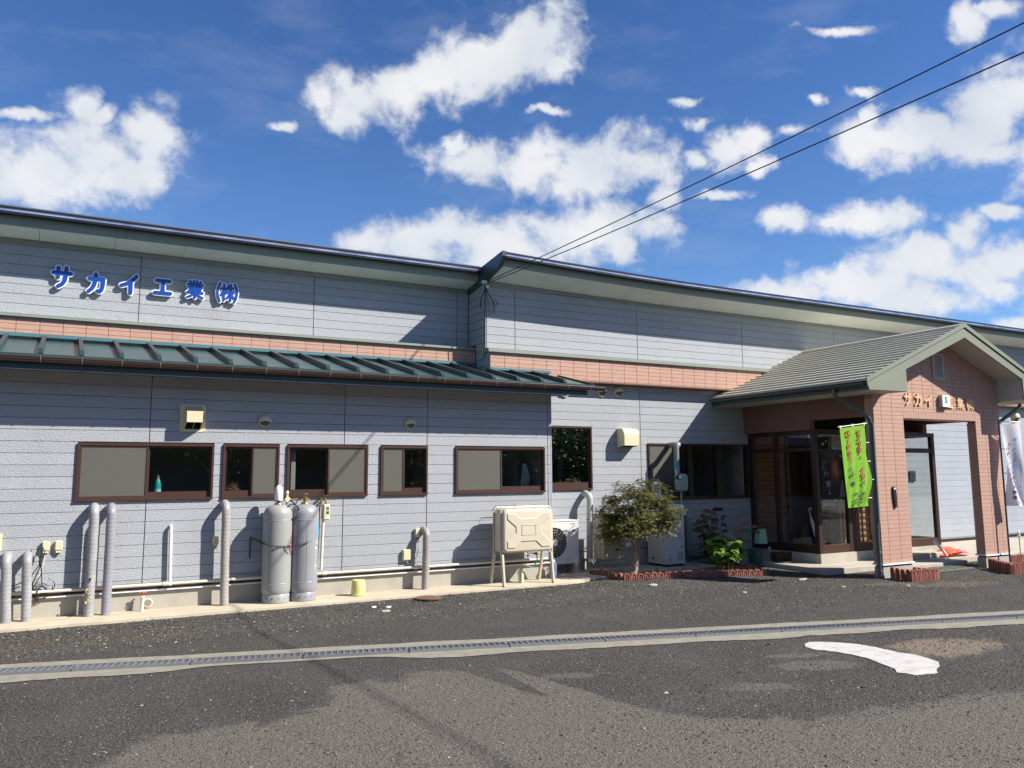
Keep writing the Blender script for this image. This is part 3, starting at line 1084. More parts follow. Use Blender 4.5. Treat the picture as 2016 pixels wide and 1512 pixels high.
# ------------------------------------------------------------------ concrete aprons
b = MB()
n = 60
vs = []
for i in range(n+1):
    x = -4+11.4*i/n
    e = 10.93+0.018*noise.noise(Vector((x*2, 0, 0)))
    if x > 6.9:
        e += (x-6.9)**2*0.8
    vs += [(x, 11.60, 0.110), (x, e+0.03, 0.108), (x, e, 0.095), (x, e-0.012, 0.02)]
fs = []
for i in range(n):
    a = 4*i
    for k in range(3):
        fs.append((a+k, a+k+1, a+k+5, a+k+4))
b.add(vs, fs)
tag(b.build('concrete_apron', M_SLAB, smooth=True, angle=35), kind='structure')
b = MB()
b.cbox(6.99, 10.35, 11.20, 12.27, 0.0, 0.100, 0.012)
tag(b.build('concrete_apron', M_PLAT), kind='structure')
b = MB()
b.cbox(11.37, 20.2, 9.95, 12.27, -0.30, 0.100, 0.012)
tag(b.build('entrance_platform', M_PLAT), kind='structure')
b = MB()
b.cbox(13.15, 14.78, 9.62, 9.945, -0.1, 0.085, 0.01)
b.cbox(13.5, 15.05, 10.12, 10.57, 0.101, 0.195, 0.012)
tag(b.build('entrance_step', M_PLAT), kind='structure')
b = MB()
b.cbox(18.2, 26, 11.4, 12.25, -0.5, -0.135, 0.012)
tag(b.build('concrete_apron', M_PLAT), kind='structure')

# ================================================================== ANNEX (low front wing on the left)
AY = 11.5
annex = thing('annex_building', 'low grey siding wing with brown sliding windows and teal metal roof', 'building', (2, AY, 0))
holes_a = []
WINS = []   # (x0, x1, z0, z1, split_x, screen side)
for (xl, xr, sp, side) in ((150.3, 420, 290.5, 'L'), (437.8, 549, 495.5, 'R'), (564.3, 723.5, 645, 'R'), (748.5, 841, 794.5, 'L'), (895.8, 1072, 986.7, 'L')):
    x0 = atY(xl, 925, AY).x
    x1 = atY(xr, 925, AY).x
    WINS.append((x0, x1, 1.444, 2.150, atY(sp, 925, AY).x, side))
holes_a = [(w[0], w[1], w[2], w[3]) for w in WINS]
xs_a = [-1.49, 1.018, 3.53, 4.786, 6.872]
zl_a = [2.302-0.1407*k for k in range(-6, 14)]
wall_back(annex, AY+0.0135, -4, 6.93, 0.40, 3.06, holes_a, M_BACK, 0.10)
panelled(annex, AY, -4, 6.93, 0.425, 3.06, zl_a, xs_a, holes_a, M_SIDE, 'siding_plank')
MB().box(6.93, 6.95, AY+0.002, 12.28, 0.42, 3.02).build('corner_trim', M_SIDE, annex)
MB().box(-4, 6.94, AY+0.012, AY+0.13, 0.02, 0.33).build('plinth', M_CONC, annex)
MB().box(-4, 6.94, AY+0.004, AY+0.12, 0.331, 0.40).build('base_band', M_DBROWN, annex)  # dark brown strip painted in for the shadow between siding and flashing
MB().box(6.84, 6.94, AY+0.132, 12.28, 0.02, 0.40).build('plinth', M_CONC, annex)
b = MB()
b.prismx([(AY-0.030, 0.334), (AY+0.003, 0.334), (AY+0.003, 0.356), (AY-0.030, 0.347)], -4, 6.95)
b.build('base_flashing', M_SIGNW, annex)
# room behind the windows
b = MB()
b.box(-3.9, 6.8, 12.45, 12.5, 0.41, 3.05)
b.box(-3.9, 6.8, AY+0.125, 12.449, 0.42, 0.44)
b.box(-3.9, 6.8, AY+0.125, 12.449, 3.0, 3.03)
b.box(6.81, 6.84, AY+0.125, 12.449, 0.445, 2.99)
for x in (1.93, 2.86, 4.10, 4.93):
    b.box(x-0.03, x+0.03, AY+0.125, 12.449, 0.445, 2.99)
b.build('room_interior', M_ROOM, annex)


def window(parent, Y, x0, x1, z0, z1, split, screen, glass, frame=M_BROWN, fr=0.032, proud=0.028, rail=0.075):
    b = MB()
    b.box(x0, x1, Y-proud, Y+0.07, z1-fr, z1)
    b.box(x0, x1, Y-proud-0.008, Y+0.07, z0, z0+fr*0.8)
    b.box(x0, x0+fr*0.8, Y-proud, Y+0.07, z0+fr*0.8, z1-fr)
    b.box(x1-fr*0.8, x1, Y-proud, Y+0.07, z0+fr*0.8, z1-fr)
    # inner ledge seen from outside
    b.box(x0, x1, Y+0.071, Y+0.15, z0, z0+0.05)
    w = b.build('window', frame, parent)
    zi0, zi1 = z0+fr*0.8, z1-fr
    xi0, xi1 = x0+fr*0.8, x1-fr*0.8

    def sash(a, c, ya, st, br, tr, name='sash'):
        s = MB()
        s.box(a, a+st, ya, ya+0.018, zi0, zi1)
        s.box(c-st, c, ya, ya+0.018, zi0, zi1)
        s.box(a+st, c-st, ya+0.001, ya+0.017, zi0, zi0+br)
        s.box(a+st, c-st, ya+0.001, ya+0.017, zi1-tr, zi1)
        return s.build(name, frame, w)
    if screen == 'L':
        sa, sb, ga, gb = xi0, split, split, xi1
    else:
        sa, sb, ga, gb = split, xi1, xi0, split
    if screen:
        sash(sa, sb, Y-0.018, 0.020, 0.030, 0.020, 'screen_frame')
        MB().box(sa+0.020, sb-0.020, Y-0.011, Y-0.009, zi0+0.030, zi1-0.020).build('insect_screen', M_SCREEN, w)
    sash(ga-0.005, gb+0.005, Y+0.012, 0.026, rail, 0.026)
    MB().box(ga+0.018, gb-0.018, Y+0.020, Y+0.023, zi0+rail-0.003, zi1-0.022).build('glass_pane', glass, w)
    return w


for wdef in WINS:
    window(annex, AY, *wdef, M_GLASS)
# annex roof: standing-seam sheet between battens
E0, ZE, ZT = 10.98, 3.135, 3.535      # eave y, eave z, top z at y=12.62
SL = (ZT-ZE)/(12.62-E0)
SEAM0 = -0.216


def rz(y):
    return ZE+(y-E0)*SL


k0, k1 = -9, 18
for k in range(k0, k1):
    xa, xb = SEAM0+0.4195*k, SEAM0+0.4195*(k+1)
    yt = 12.60 if xa < 6.0 else 12.07
    xb = min(xb, 7.42)
    MB().prismx([(E0, rz(E0)-0.014), (yt, rz(yt)-0.014), (yt, rz(yt)), (E0, rz(E0))], xa+0.001, xb-0.001).build('roof_sheet', M_TEAL, annex)
    if k > k0:
        h = 0.068
        MB().prismx([(E0+0.02, rz(E0)+0.002), (yt, rz(yt)+0.002), (yt, rz(yt)+h), (E0+0.07, rz(E0+0.07)+h), (E0+0.012, rz(E0)+0.022)], xa-0.024, xa+0.024).build('roof_batten', M_BATTEN, annex)
MB().box(-4, 7.43, E0-0.018, E0-0.001, 3.075, ZE+0.004).build('eave_drip', M_DKG, annex)
MB().prismx([(12.56, rz(12.56)+0.048), (12.605, rz(12.6)+0.048), (12.605, rz(12.6)+0.09), (12.595, rz(12.6)+0.09)], -4, 6.10).build('wall_flashing', M_TEALB, annex)
MB().prismx([(12.02, rz(12.02)+0.048), (12.066, rz(12.06)+0.048), (12.066, rz(12.06)+0.085), (12.058, rz(12.06)+0.085)], 6.135, 7.28).build('wall_flashing', M_TEALB, annex)
b = MB()
b.prismx([(E0-0.012, 3.08), (12.065, rz(12.065)-0.03), (12.065, rz(12.065)+0.02), (E0-0.012, ZE+0.02)], 7.42, 7.445)
b.build('roof_edge_trim', M_DKG, annex)
for k in range(k0, k1):
    xa = SEAM0+0.4195*k+0.02
    xb = min(xa+0.4195, 7.47)
    if xa < 7.4:
        MB().box(xa+0.001, xb-0.001, 11.045, 11.07, 2.972, 3.10).build('fascia_board', M_DKG, annex)
        if xb < 6.95:
            MB().box(xa+0.012, xb-0.012, 11.03, 11.045, 2.962, 2.971).build('fascia_bead', M_BRKT, annex)
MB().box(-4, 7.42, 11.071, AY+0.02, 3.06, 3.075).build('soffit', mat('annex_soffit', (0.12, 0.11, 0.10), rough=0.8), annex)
# half round gutter
b = MB()
GY, GZ, GR = 10.995-0.02, 3.100, 0.052
prof = []
for i in range(11):
    a = math.pi*i/10
    prof.append((GY-GR*math.cos(a), GZ-GR*1.1*math.sin(a)))
inner = [(GY-(GR-0.004)*math.cos(math.pi*i/10), GZ-(GR-0.004)*1.1*math.sin(math.pi*i/10)) for i in range(10, -1, -1)]
b.prismx(prof+inner, -4, 7.62)
b.tube([(-4, GY-GR, GZ), (7.62, GY-GR, GZ)], 0.006, 6)
b.prismx(prof, 7.60, 7.622)
b.build('gutter', M_GUT, annex, smooth=True)
for k in range(k0, k1+1):
    x = SEAM0+0.4195*k+0.006
    if x < 7.55:
        pp = [(x, GY-(GR+0.004)*math.cos(math.pi*i/8), GZ+0.004-(GR*1.1+0.004)*math.sin(math.pi*i/8)) for i in range(0, 6)]
        MB().tube([(x, GY, GZ+0.012)]+pp, 0.005, 5).build('gutter_bracket', M_BRKT, annex)

# ================================================================== MAIN BUILDING
main = thing('main_building', 'long grey siding building with pink tile band and deep green eaves', 'building', (10, 12.5, 0))
CX = 6.13
# --- upper left wall
zl_L = [4.326-0.1345*k+0 for k in range(-6, 5)]
xs_L = [-1.60, 0.915, 3.42, 5.905]
LY = 12.9
wall_back(main, LY+0.018, -4, CX+0.02, 3.6, 5.1, [], M_BACK, 0.1)
panelled(main, LY, -4, CX-0.004, 3.90, 4.95, zl_L, xs_L, [], M_SIDE, 'siding_plank')
PL = 12.62
MB().box(-4, CX-0.003, PL+0.0092, LY+0.01, 3.45, 3.83).build('tile_backing', M_GROUT, main)
MB().prismx([(PL-0.045, 3.832), (LY-0.002, 3.832), (LY-0.002, 3.899), (PL+0.0, 3.875), (PL-0.045, 3.868)], -4, CX-0.002).build('ledge_trim', M_GTRIM, main)
rowL = [3.805-0.0695*k for k in range(0, 6)]
jL = [-0.547+0.2705*k for k in range(-3, 26)]
panelled(main, PL, -1.36, CX-0.005, 3.50, 3.83, rowL, jL, [], M_TILE, 'wall_tile', gap=0.0038, vgap=0.005, t=0.009, c=0.0015)
# --- side return at the step in the facade
MB().box(CX+0.019, CX+0.12, 12.275, 12.99, 3.30, 5.20).build('wall_core', M_BACK, main)
MB().box(CX+0.019, CX+0.12, 12.10, 12.274, 3.30, 3.70).build('wall_core', M_BACK, main)
for k in range(-6, 7):
    z0_, z1_ = 4.06+0.1355*k, 4.06+0.1355*(k+1)
    if z0_ < 3.30 or z0_ > 5.05:
        continue
    ystart = 12.895 if z0_ > 3.9 else 12.615
    yend = 12.25 if z0_ > 3.75 else 12.08
    me = plank_mesh(round(ystart-yend, 3), 0.1295, 0.016, M_SIDE, 0.004, 'siding_plank')
    inst(me, 'siding_plank', (CX, ystart, z0_), main, rotz=-math.pi/2)
# --- upper right wall
RY = 12.25
zl_R = [4.060+0.1355*k for k in range(-3, 8)]
xs_R = [6.695, 9.290, 11.925, 14.64, 17.3, 20.0, 22.6]
wall_back(main, RY+0.018, CX+0.019, 26, 3.7, 5.08, [], M_BACK, 0.1)
panelled(main, RY, CX+0.022, 26, 3.832, 4.93, zl_R, xs_R, [], M_SIDE, 'siding_plank')
PR = 12.08
MB().box(CX+0.017, 26, PR+0.0092, RY+0.12, 3.36, 3.738).build('tile_backing', M_GROUT, main)
MB().prismx([(PR-0.045, 3.740), (RY-0.001, 3.740), (RY-0.001, 3.831), (PR+0.0, 3.800), (PR-0.045, 3.785)], CX-0.045, 26).build('ledge_trim', M_GTRIM, main)
rowR = [3.714-0.0700*k for k in range(0, 6)]
jR = [6.674+0.2725*k for k in range(-2, 27)]
panelled(main, PR, CX, 13.487, 3.345, 3.738, rowR, jR, [], M_TILE, 'wall_tile', gap=0.0038, vgap=0.005, t=0.009, c=0.0015)
b = MB()
for x in np.arange(13.487, 25.5, 0.2725):
    zz = [3.345]+rowR[::-1][0:]+[3.738]
    zz = sorted(z for z in zz if z >= 3.345)
    for a, c in zip(zz, zz[1:]):
        if c-a > 0.01:
            b.fbox(x+0.0035, x+0.269, PR, PR+0.011, a+0.0025, c-0.0025, 0.0015)
tag(b.build('wall_tile', M_TILE, main), kind='stuff')
MB().box(CX, 26, PR, RY+0.03, 3.325, 3.343).build('band_drip', mat('dark_band_trim', (0.15, 0.06, 0.045), rough=0.6), main)  # dark red-brown strip along the foot of the tile band
# --- lower main wall
MY = 12.28
w6 = (atY(1085, 900, MY).x, atY(1164.6, 900, MY).x, atY(1163, 963.6, MY).z, atY(1163, 840, MY).z)
W6 = (6.952, w6[1], w6[2], w6[3])
x7a, x7b = atY(1276, 930, MY).x, 11.97
z7b, z7t = atY(1300, 985, MY).z, atY(1290, 873, MY).z
W7 = (x7a, x7b, z7b, z7t)
VX0, VX1, VY0 = 12.0, 15.47, 10.6       # glass lobby
holes_m = [W6, W7, (VX0+0.01, 15.05, 0.10, 2.49)]
zl_M = [2.396-0.1373*k for k in range(-8, 16)]
xs_M = [6.975, 9.33, 11.99, 14.55]
wall_back(main, MY+0.018, 6.951, 26, -0.3, 3.36, holes_m, M_BACK, 0.10)
panelled(main, MY, 6.952, 15.6, 0.40, 3.325, zl_M, xs_M, holes_m, M_SIDE, 'siding_plank')
zl_S = [0.19+0.1462*k for k in range(0, 23)]
panelled(main, MY, 15.605, 26, 0.19, 3.325, zl_S, [], [(VX0, VX1-1, 0, 1)], M_SMOOTH, 'smooth_plank', gap=0.007, t=0.006)
MB().box(15.605, 26, MY+0.0062, MY+0.0175, 0.19, 3.325).build('wall_sheet', M_SMOOTH, main)
MB().box(6.96, 15.6, MY-0.0, MY+0.13, 0.05, 0.385).build('plinth', M_CONC, main)
MB().box(15.605, 26, MY+0.012, MY+0.13, -0.45, 0.10).build('plinth', M_CONC, main)
MB().box(15.605, 26, MY-0.022, MY+0.01, 0.165, 0.188).build('base_flashing', M_STEEL, main)
MB().box(15.605, 26, MY+0.004, MY+0.12, 0.10, 0.164).build('base_band', M_DBROWN, main)
window(main, MY, W6[0], W6[1], W6[2], W6[3], W6[0]+0.115, 'L', M_GLASSR, rail=0.10)
# three-light window in the shade of the porch
b = MB()
fr = 0.035
xA, xB = atY(1327, 930, MY).x, atY(1358, 930, MY).x
xC, xD = atY(1412, 930, MY).x, atY(1419, 930, MY).x
b.box(W7[0], W7[1], MY-0.03, MY+0.08, W7[3]-fr, W7[3])
b.box(W7[0], W7[1], MY-0.035, MY+0.08, W7[2], W7[2]+0.06)
for (a, c) in ((W7[0], W7[0]+0.03), (xA-0.03, xA+0.03), (xB-0.04, xB+0.04), (xC-0.03, xD+0.03), (W7[1]-0.04, W7[1])):
    b.box(a, c, MY-0.028, MY+0.08, W7[2]+0.061, W7[3]-fr-0.001)
w7 = b.build('window', M_DBROWN, main)
MB().box(W7[0]+0.03, xA-0.03, MY-0.012, MY-0.010, W7[2]+0.06, W7[3]-fr).build('insect_screen', M_SCREEN, w7)
for (a, c) in ((xA+0.03, xB-0.04), (xB+0.04, xC-0.03), (xD+0.03, W7[1]-0.04)):
    MB().box(a, c, MY+0.020, MY+0.024, W7[2]+0.06, W7[3]-fr).build('glass_pane', M_GLASS, w7)
b = MB()
b.box(6.96, 11.95, 13.85, 13.9, 0.42, 3.3)
b.box(6.96, 11.95, MY+0.125, 13.849, 0.40, 0.419)
b.box(6.96, 11.95, MY+0.125, 13.849, 3.28, 3.30)
b.box(6.955, 6.99, MY+0.125, 13.849, 0.42, 3.279)
b.box(11.92, 11.95, MY+0.125, 13.849, 0.42, 3.279)
b.build('room_interior', M_ROOM, main)
MB().box(7.72, 7.92, MY+0.30, MY+0.32, 1.42, 1.98).build('curtain', M_CURT, main)


# --- eaves and roofs
def eave(x0, x1, wallY, fy, zwall, zf0, zf1, joints, lift, ty):
    """soffit boards, fascia lengths, dark roof edge with bright strip"""
    js = [x0]+[j for j in sorted(joints) if x0 < j < x1]+[x1]
    for a, c in zip(js, js[1:]):
        la, lc = lift(a), lift(c)

        def slab(y0, y1, z0, z1, name, m, ga=0.0015):
            v = [(a+ga, y0, z0+la), (c-ga, y0, z0+lc), (c-ga, y1, z0+lc), (a+ga, y1, z0+la),
                 (a+ga, y0, z1+la), (c-ga, y0, z1+lc), (c-ga, y1, z1+lc), (a+ga, y1, z1+la)]
            MB().add(v, [(0, 3, 2, 1), (4, 5, 6, 7), (0, 1, 5, 4), (1, 2, 6, 5), (2, 3, 7, 6), (3, 0, 4, 7)]).build(name, m, main)
        slab(fy, fy+0.025, zf0, zf1, 'fascia_board', M_GTRIM)
        h = (zf1-zf0)
        slab(ty+0.003, fy-0.001, zf1-0.012, zf1+0.017, 'gutter_strip', M_ROOFBLK, 0)
        slab(ty, ty+0.032, zf1+0.018, zf1+0.050, 'bright_edge_strip', M_STEELEDGE, 0)
        slab(ty-0.012, fy+0.10, zf1+0.051, zf1+0.078, 'roof_edge_cap', M_ROOFBLK, 0)
    # soffit boards 0.91 m
    x = x0
    while x < x1-0.01:
        c = min(x+0.91, x1)
        la, lc = lift(x)*0.7, lift(c)*0.7
        v = [(x+0.002, fy+0.026, zf0+0.012+lift(x)), (c-0.002, fy+0.026, zf0+0.012+lift(c)), (c-0.002, wallY+0.01, zwall+lc), (x+0.002, wallY+0.01, zwall+la)]
        v += [(p[0], p[1], p[2]+0.012) for p in v]
        MB().add(v, [(0, 3, 2, 1), (4, 5, 6, 7), (0, 1, 5, 4), (1, 2, 6, 5), (2, 3, 7, 6), (3, 0, 4, 7)]).build('soffit_board', M_SOFFIT, main)
        x = c
    # frieze under the soffit
    v = []
    n = 12
    for i in range(n+1):
        xx = x0+(x1-x0)*i/n
        l = lift(xx)*0.7
        v += [(xx, wallY-0.024, zwall-0.055+l), (xx, wallY-0.024, zwall-0.004+l), (xx, wallY-0.001, zwall-0.055+l), (xx, wallY-0.001, zwall-0.004+l)]
    f = []
    for i in range(n):
        a = 4*i
        f += [(a, a+4, a+5, a+1), (a+2, a+6, a+4, a), (a+1, a+5, a+7, a+3)]
    MB().add(v, f).build('frieze_trim', M_GTRIM, main)


FL = 12.45
jl = [atY(px, py, FL).x for px, py in ((250, 460), (488, 485), (698, 512), (883, 535))]
step = jl[1]-jl[0]
jl = [jl[0]-1.82]+jl
eave(-4, CX-0.03, LY, FL, 4.940, 5.005, 5.142, jl, lambda x: 0.0, 12.335)


def liftR(x):
    return 0.088*max(0.0, 1-(x-6.17)/4.3)**1.6


FRY = 11.70
jr = [6.17+i*0.9 for i in range(1, 4)]+[atY(px, 600, FRY).x for px in (1449.6, 1571, 1682)]
jr = [7.3, 8.6, 9.9]+[11.0, 12.83, 14.65, 16.47, 18.29, 20.11, 21.9]
eave(CX+0.045, 26, RY, FRY, 4.905, 5.024, 5.150, jr, liftR, 11.575)
MB().prismx([(12.36, 5.222), (12.36, 5.245), (20, 4.1), (20, 4.05)][::-1], -4, CX-0.03).build('roof_sheet', M_ROOFSHEET, main)
MB().prismx([(11.72, 5.235), (11.72, 5.25), (20, 4.0), (20, 3.95)][::-1], CX+0.8, 26).build('roof_sheet', M_ROOFSHEET, main)
MB().box(-4, 26, 19.6, 19.7, -0.2, 4.1).build('rear_wall', M_SIDE, main)
# rake board closing the roof end at the step
MB().prismx([(FRY, 5.095), (12.3, 4.935), (13.6, 4.75), (13.6, 5.06), (FRY-0.13, 5.33), (FRY-0.13, 5.245)], CX-0.028, CX+0.042).build('rake_board', M_DKG, main)
# ================================================================== ENTRANCE PORCH
PY = 9.15
porch = thing('entrance_porch', 'pink tiled gable porch with khaki barge boards and ribbed shingle roof', 'porch', (13.6, PY, 0))
PX0, PX1 = 11.80, 15.36
OX0, OX1, OZ = 12.565, 14.60, 2.625
RX, RZ, RSL = 13.69, 4.262, 0.412          # ridge x, ridge z (top), slope
TH = 0.17
FY = 8.65


def roof_z(x):
    return RZ-abs(x-RX)*RSL


# wall core (polygon with the doorway left open)
def gable(z):   # half width of wall under roof at height z
    return (RZ-0.17-z)/RSL


b = MB()
b.box(PX0+0.012, OX0-0.012, PY+0.0092, PY+TH-0.012, 0.23, OZ)
b.box(OX1+0.012, PX1-0.012, PY+0.0092, PY+TH-0.012, 0.23, OZ)
b.prism([(PX0+0.012, OZ), (PX1-0.012, OZ), (PX1-0.012, RZ-0.17-(PX1-RX)*RSL), (RX, RZ-0.17), (PX0+0.012, RZ-0.17-(RX-PX0)*RSL)], PY+0.0092, PY+TH-0.012)
b.build('wall_core', M_GROUT, porch)
rows = [0.232+0.0695*k for k in range(0, 58)]
SOLD = 2.745
hole_p = [(OX0, OX1, -1, SOLD)]
cols = [OX0-0.29, OX0-0.575, OX1+0.28, OX1+0.56] + [OX0+0.285*k for k in range(1, 8)]
extra = MB()
cnt = 0
for r0, r1 in zip(rows, rows[1:]):
    a0 = max(PX0, RX-gable(r1))
    a1 = min(PX1, RX+gable(r1))
    if a1-a0 < 0.05:
        continue
    cc = [a0]+[c for c in sorted(cols) if a0 < c < a1]+[a1]
    for x0_, x1_ in zip(cc, cc[1:]):
        for r in sub_rects(x0_+0.0025, x1_-0.0025, r0+0.002, r1-0.002, [(OX0-0.003, OX1+0.003, -1, SOLD)]):
            if cnt < 296 and r[2] < 3.35:
                me = plank_mesh(r[1]-r[0], r[3]-r[2], 0.012, M_TILE2, 0.0015, 'wall_tile')
                inst(me, 'wall_tile', (r[0], PY, r[2]), porch)
                cnt += 1
            else:
                extra.fbox(r[0], r[1], PY, PY+0.012, r[2], r[3], 0.0015)
for k in range(29):      # upright course over the doorway
    x = OX0+k*(OX1-OX0)/29
    extra.fbox(x+0.002, x+(OX1-OX0)/29-0.002, PY, PY+0.012, OZ+0.002, SOLD-0.003, 0.0015)
# side faces and reveals of the piers
for (xf, s, zt) in ((PX0, -1, 3.0), (OX0, 1, OZ), (OX1, -1, OZ), (PX1, 1, 3.0)):
    for r0, r1 in zip(rows, rows[1:]):
        if r1 > zt:
            break
        xa, xb = (xf, xf+0.0119) if s < 0 else (xf-0.0119, xf)
        extra.box(xa, xb, PY+0.013, PY+TH, r0+0.0025, r1-0.0025)
for r0, r1 in zip(rows, rows[1:]):        # inside face
    for (a, c) in ((PX0+0.013, OX0-0.013), (OX1+0.013, PX1-0.013)):
        if r1 < OZ:
            extra.box(a, c, PY+TH-0.0119, PY+TH, r0+0.0025, r1-0.0025)
tag(extra.build('wall_tile', M_TILE2, porch), kind='stuff')
for (a, c) in ((PX0, OX0), (OX1, PX1)):
    MB().box(a-0.018, c+0.018, PY-0.022, PY+TH+0.02, 0.205, 0.230).build('sill_trim', M_SIGNW, porch)
    MB().box(a+0.02, c-0.02, PY+0.015, PY+TH-0.015, 0.178, 0.204).build('sill_trim', M_DBROWN, porch)
    MB().box(a+0.004, c-0.004, PY+0.002, PY+TH-0.002, -0.15, 0.177).build('pier_base', M_CONC, porch)
MB().box(OX0, OX1, PY+0.013, PY+TH, OZ-0.012, OZ-0.001).build('lintel_underside', M_TILE2, porch)
# side walls under the eaves running back to the building
for (xw, s) in ((11.90, -1), (15.26, 1)):  # pink side walls coloured dark brown, their deep shade put into the colour
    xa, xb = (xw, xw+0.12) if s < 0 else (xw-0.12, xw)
    MB().box(xa, xb, 10.60, MY-0.001, 2.492, 3.03).build('side_beam', mat('shaded_wall_brown', (0.17, 0.09, 0.068), rough=0.7, nscale=10), porch)
    MB().box(xa, xb, PY+TH+0.001, 10.599, 2.66, 3.03).build('side_beam', mat('shaded_beam_brown', (0.16, 0.07, 0.05), rough=0.6), porch)
MB().box(12.03, 15.13, PY+TH+0.001, MY-0.02, 2.83, 2.85).build('porch_ceiling', mat('porch_ceiling_board', (0.30, 0.22, 0.18), rough=0.8), porch)
# roof courses
EX0, EX1 = 11.03, 16.35
n_c = 17
for side in (-1, 1):
    L = (RX-EX0) if side < 0 else (EX1-RX)
    for i in range(n_c):
        xa = EX0+L*i/n_c if side < 0 else EX1-L*i/n_c
        xb = EX0+L*(i+1)/n_c if side < 0 else EX1-L*(i+1)/n_c
        za, zb = roof_z(xa), roof_z(xb)
        poly = [(xa, za-0.02), (xb, zb-0.03), (xb, zb-0.004), (xa, za+0.024)]
        if side > 0:
            poly = poly[::-1]
        MB().prism(poly, FY+0.002, RY+0.015).build('shingle_course', M_SHING, porch)
MB().prism([(EX0+0.02, roof_z(EX0)-0.045), (RX, RZ-0.055), (EX1-0.02, roof_z(EX1)-0.045), (EX1-0.02, roof_z(EX1)-0.032), (RX, RZ-0.038), (EX0+0.02, roof_z(EX0)-0.032)], FY+0.03, RY).build('roof_deck', M_DKG, porch)
MB().prism([(RX-0.07, RZ-0.016), (RX, RZ+0.012), (RX+0.07, RZ-0.016), (RX+0.07, RZ-0.004), (RX, RZ+0.028), (RX-0.07, RZ-0.004)], FY-0.01, RY).build('ridge_cap', M_SHING, porch)
KL, KR = 12.03, 15.33
for side in (-1, 1):
    def X(x):
        return x if side < 0 else 2*RX-x+ (0)
    ex = EX0+0.02
    kx = KL
    outer = [(ex, roof_z(ex)-0.045), (ex+0.055, 3.010), (kx-0.001, 3.018), (kx-0.001, 3.385), (kx-0.09, roof_z(kx-0.09)-0.056)]
    inner = [(kx+0.001, 3.385), (RX-0.0005, 4.035), (RX-0.0005, RZ-0.058), (kx-0.087, roof_z(kx-0.087)-0.056)]
    for poly in (outer, inner):
        pl = [(X(x), z) for x, z in poly]
        if side > 0:
            pl = pl[::-1]
        MB().prism(pl, FY, FY+0.03).build('barge_board', M_PTRIM, porch)
    # verge flashing above the barge board
    pl = [(X(ex-0.02), roof_z(ex-0.02)-0.040), (X(RX), RZ-0.045), (X(RX), RZ+0.030), (X(ex-0.02), roof_z(ex-0.02)+0.030)]
    if side > 0:
        pl = pl[::-1]
    MB().prism(pl, FY-0.02, FY+0.0015).build('verge_flashing', M_PTRIM, porch)
    # boxed eave: outer fascia, flat soffit, inner cheek, raking soffit
    xo = X(EX0+0.05)
    MB().box(min(xo, xo+0.02*-side), max(xo, xo+0.02*-side), FY+0.031, RY, 3.008, roof_z(EX0+0.05)-0.05).build('fascia_board', M_DKG, porch)
    xs_ = sorted((X(EX0+0.075), X(PX0-0.005)))
    MB().box(xs_[0], xs_[1], FY+0.031, MY-0.002, 3.012, 3.024).build('soffit_board', mat('porch_soffit', (0.42, 0.40, 0.36), rough=0.8), porch)
    xs_ = sorted((X(PX0-0.005), X(KL)))
    MB().box(xs_[0], xs_[1], FY+0.031, PY-0.001, 3.014, 3.026).build('soffit_board', MATS['porch_soffit'], porch)
    xs_ = sorted((X(KL-0.012), X(KL)))
    MB().box(xs_[0], xs_[1], FY+0.031, PY-0.001, 3.027, 3.40).build('soffit_cheek', MATS['porch_soffit'], porch)
    pl = [(X(KL), 3.398), (X(RX), 4.048), (X(RX), 4.062), (X(KL), 3.412)]
    if side > 0:
        pl = pl[::-1]
    MB().prism(pl, FY+0.031, PY-0.001).build('soffit_board', MATS['porch_soffit'], porch)
# eave gutters and downpipes
b = MB()
for side in (-1, 1):
    x = EX0-0.02 if side < 0 else EX1+0.02
    z = roof_z(EX0)-0.045
    pr = [(x-0.05*math.cos(math.pi*i/8), z-0.055*math.sin(math.pi*i/8)) for i in range(9)]
    pri = [(x-0.045*math.cos(math.pi*i/8), z-0.05*math.sin(math.pi*i/8)) for i in range(8, -1, -1)]
    MB().prism((pr+pri), FY+0.03, RY-0.1).build('gutter', M_DKG, porch, smooth=True)


def downpipe(name, label, pts, r, m, clips):
    t_ = thing(name, label, 'downpipe', (pts[-1][0], pts[-1][1], gz(pts[-1][0], pts[-1][1])))
    MB().tube(pts, r, 12).build('pipe', m, t_, smooth=True)
    for (x, y, z) in clips:
        MB().lathe([(r+0.006, -0.012), (r+0.010, -0.006), (r+0.010, 0.006), (r+0.006, 0.012)], (x, y, z), 12).build('pipe_clip', m, t_, smooth=True)
    return t_


M_DP = mat('downpipe_green', (0.05, 0.075, 0.075), rough=0.28, spec=0.7)
e = atY(1708, 815, 9.28)
bt = atZ(1738, 1134, 0.06)
dpx, dpy = 11.735, 9.165
downpipe('downpipe', 'dark green downpipe bending down from the eave in front of the left pier', [(11.05, 9.30, 3.08), (11.06, 9.30, 2.99), (11.10, 9.29, 2.93), (dpx-0.1, dpy+0.03, 2.66), (dpx-0.02, dpy+0.005, 2.60), (dpx, dpy, 2.50), (dpx, dpy, 0.0)], 0.032, M_DP,
         [(dpx, dpy, 2.2), (dpx, dpy, 1.35), (dpx, dpy, 0.42), (dpx, dpy, 0.12)])
downpipe('downpipe', 'short dark downpipe sloping back from the eave right of the right pier', [(16.33, 9.30, 3.08), (16.33, 9.30, 2.97), (16.2, 9.31, 2.90), (15.60, 9.33, 2.62), (15.47, 9.33, 2.55), (15.42, 9.33, 2.4), (15.42, 9.33, -0.02)], 0.034, M_DP, [(15.42, 9.33, 2.1), (15.42, 9.33, 0.5)])

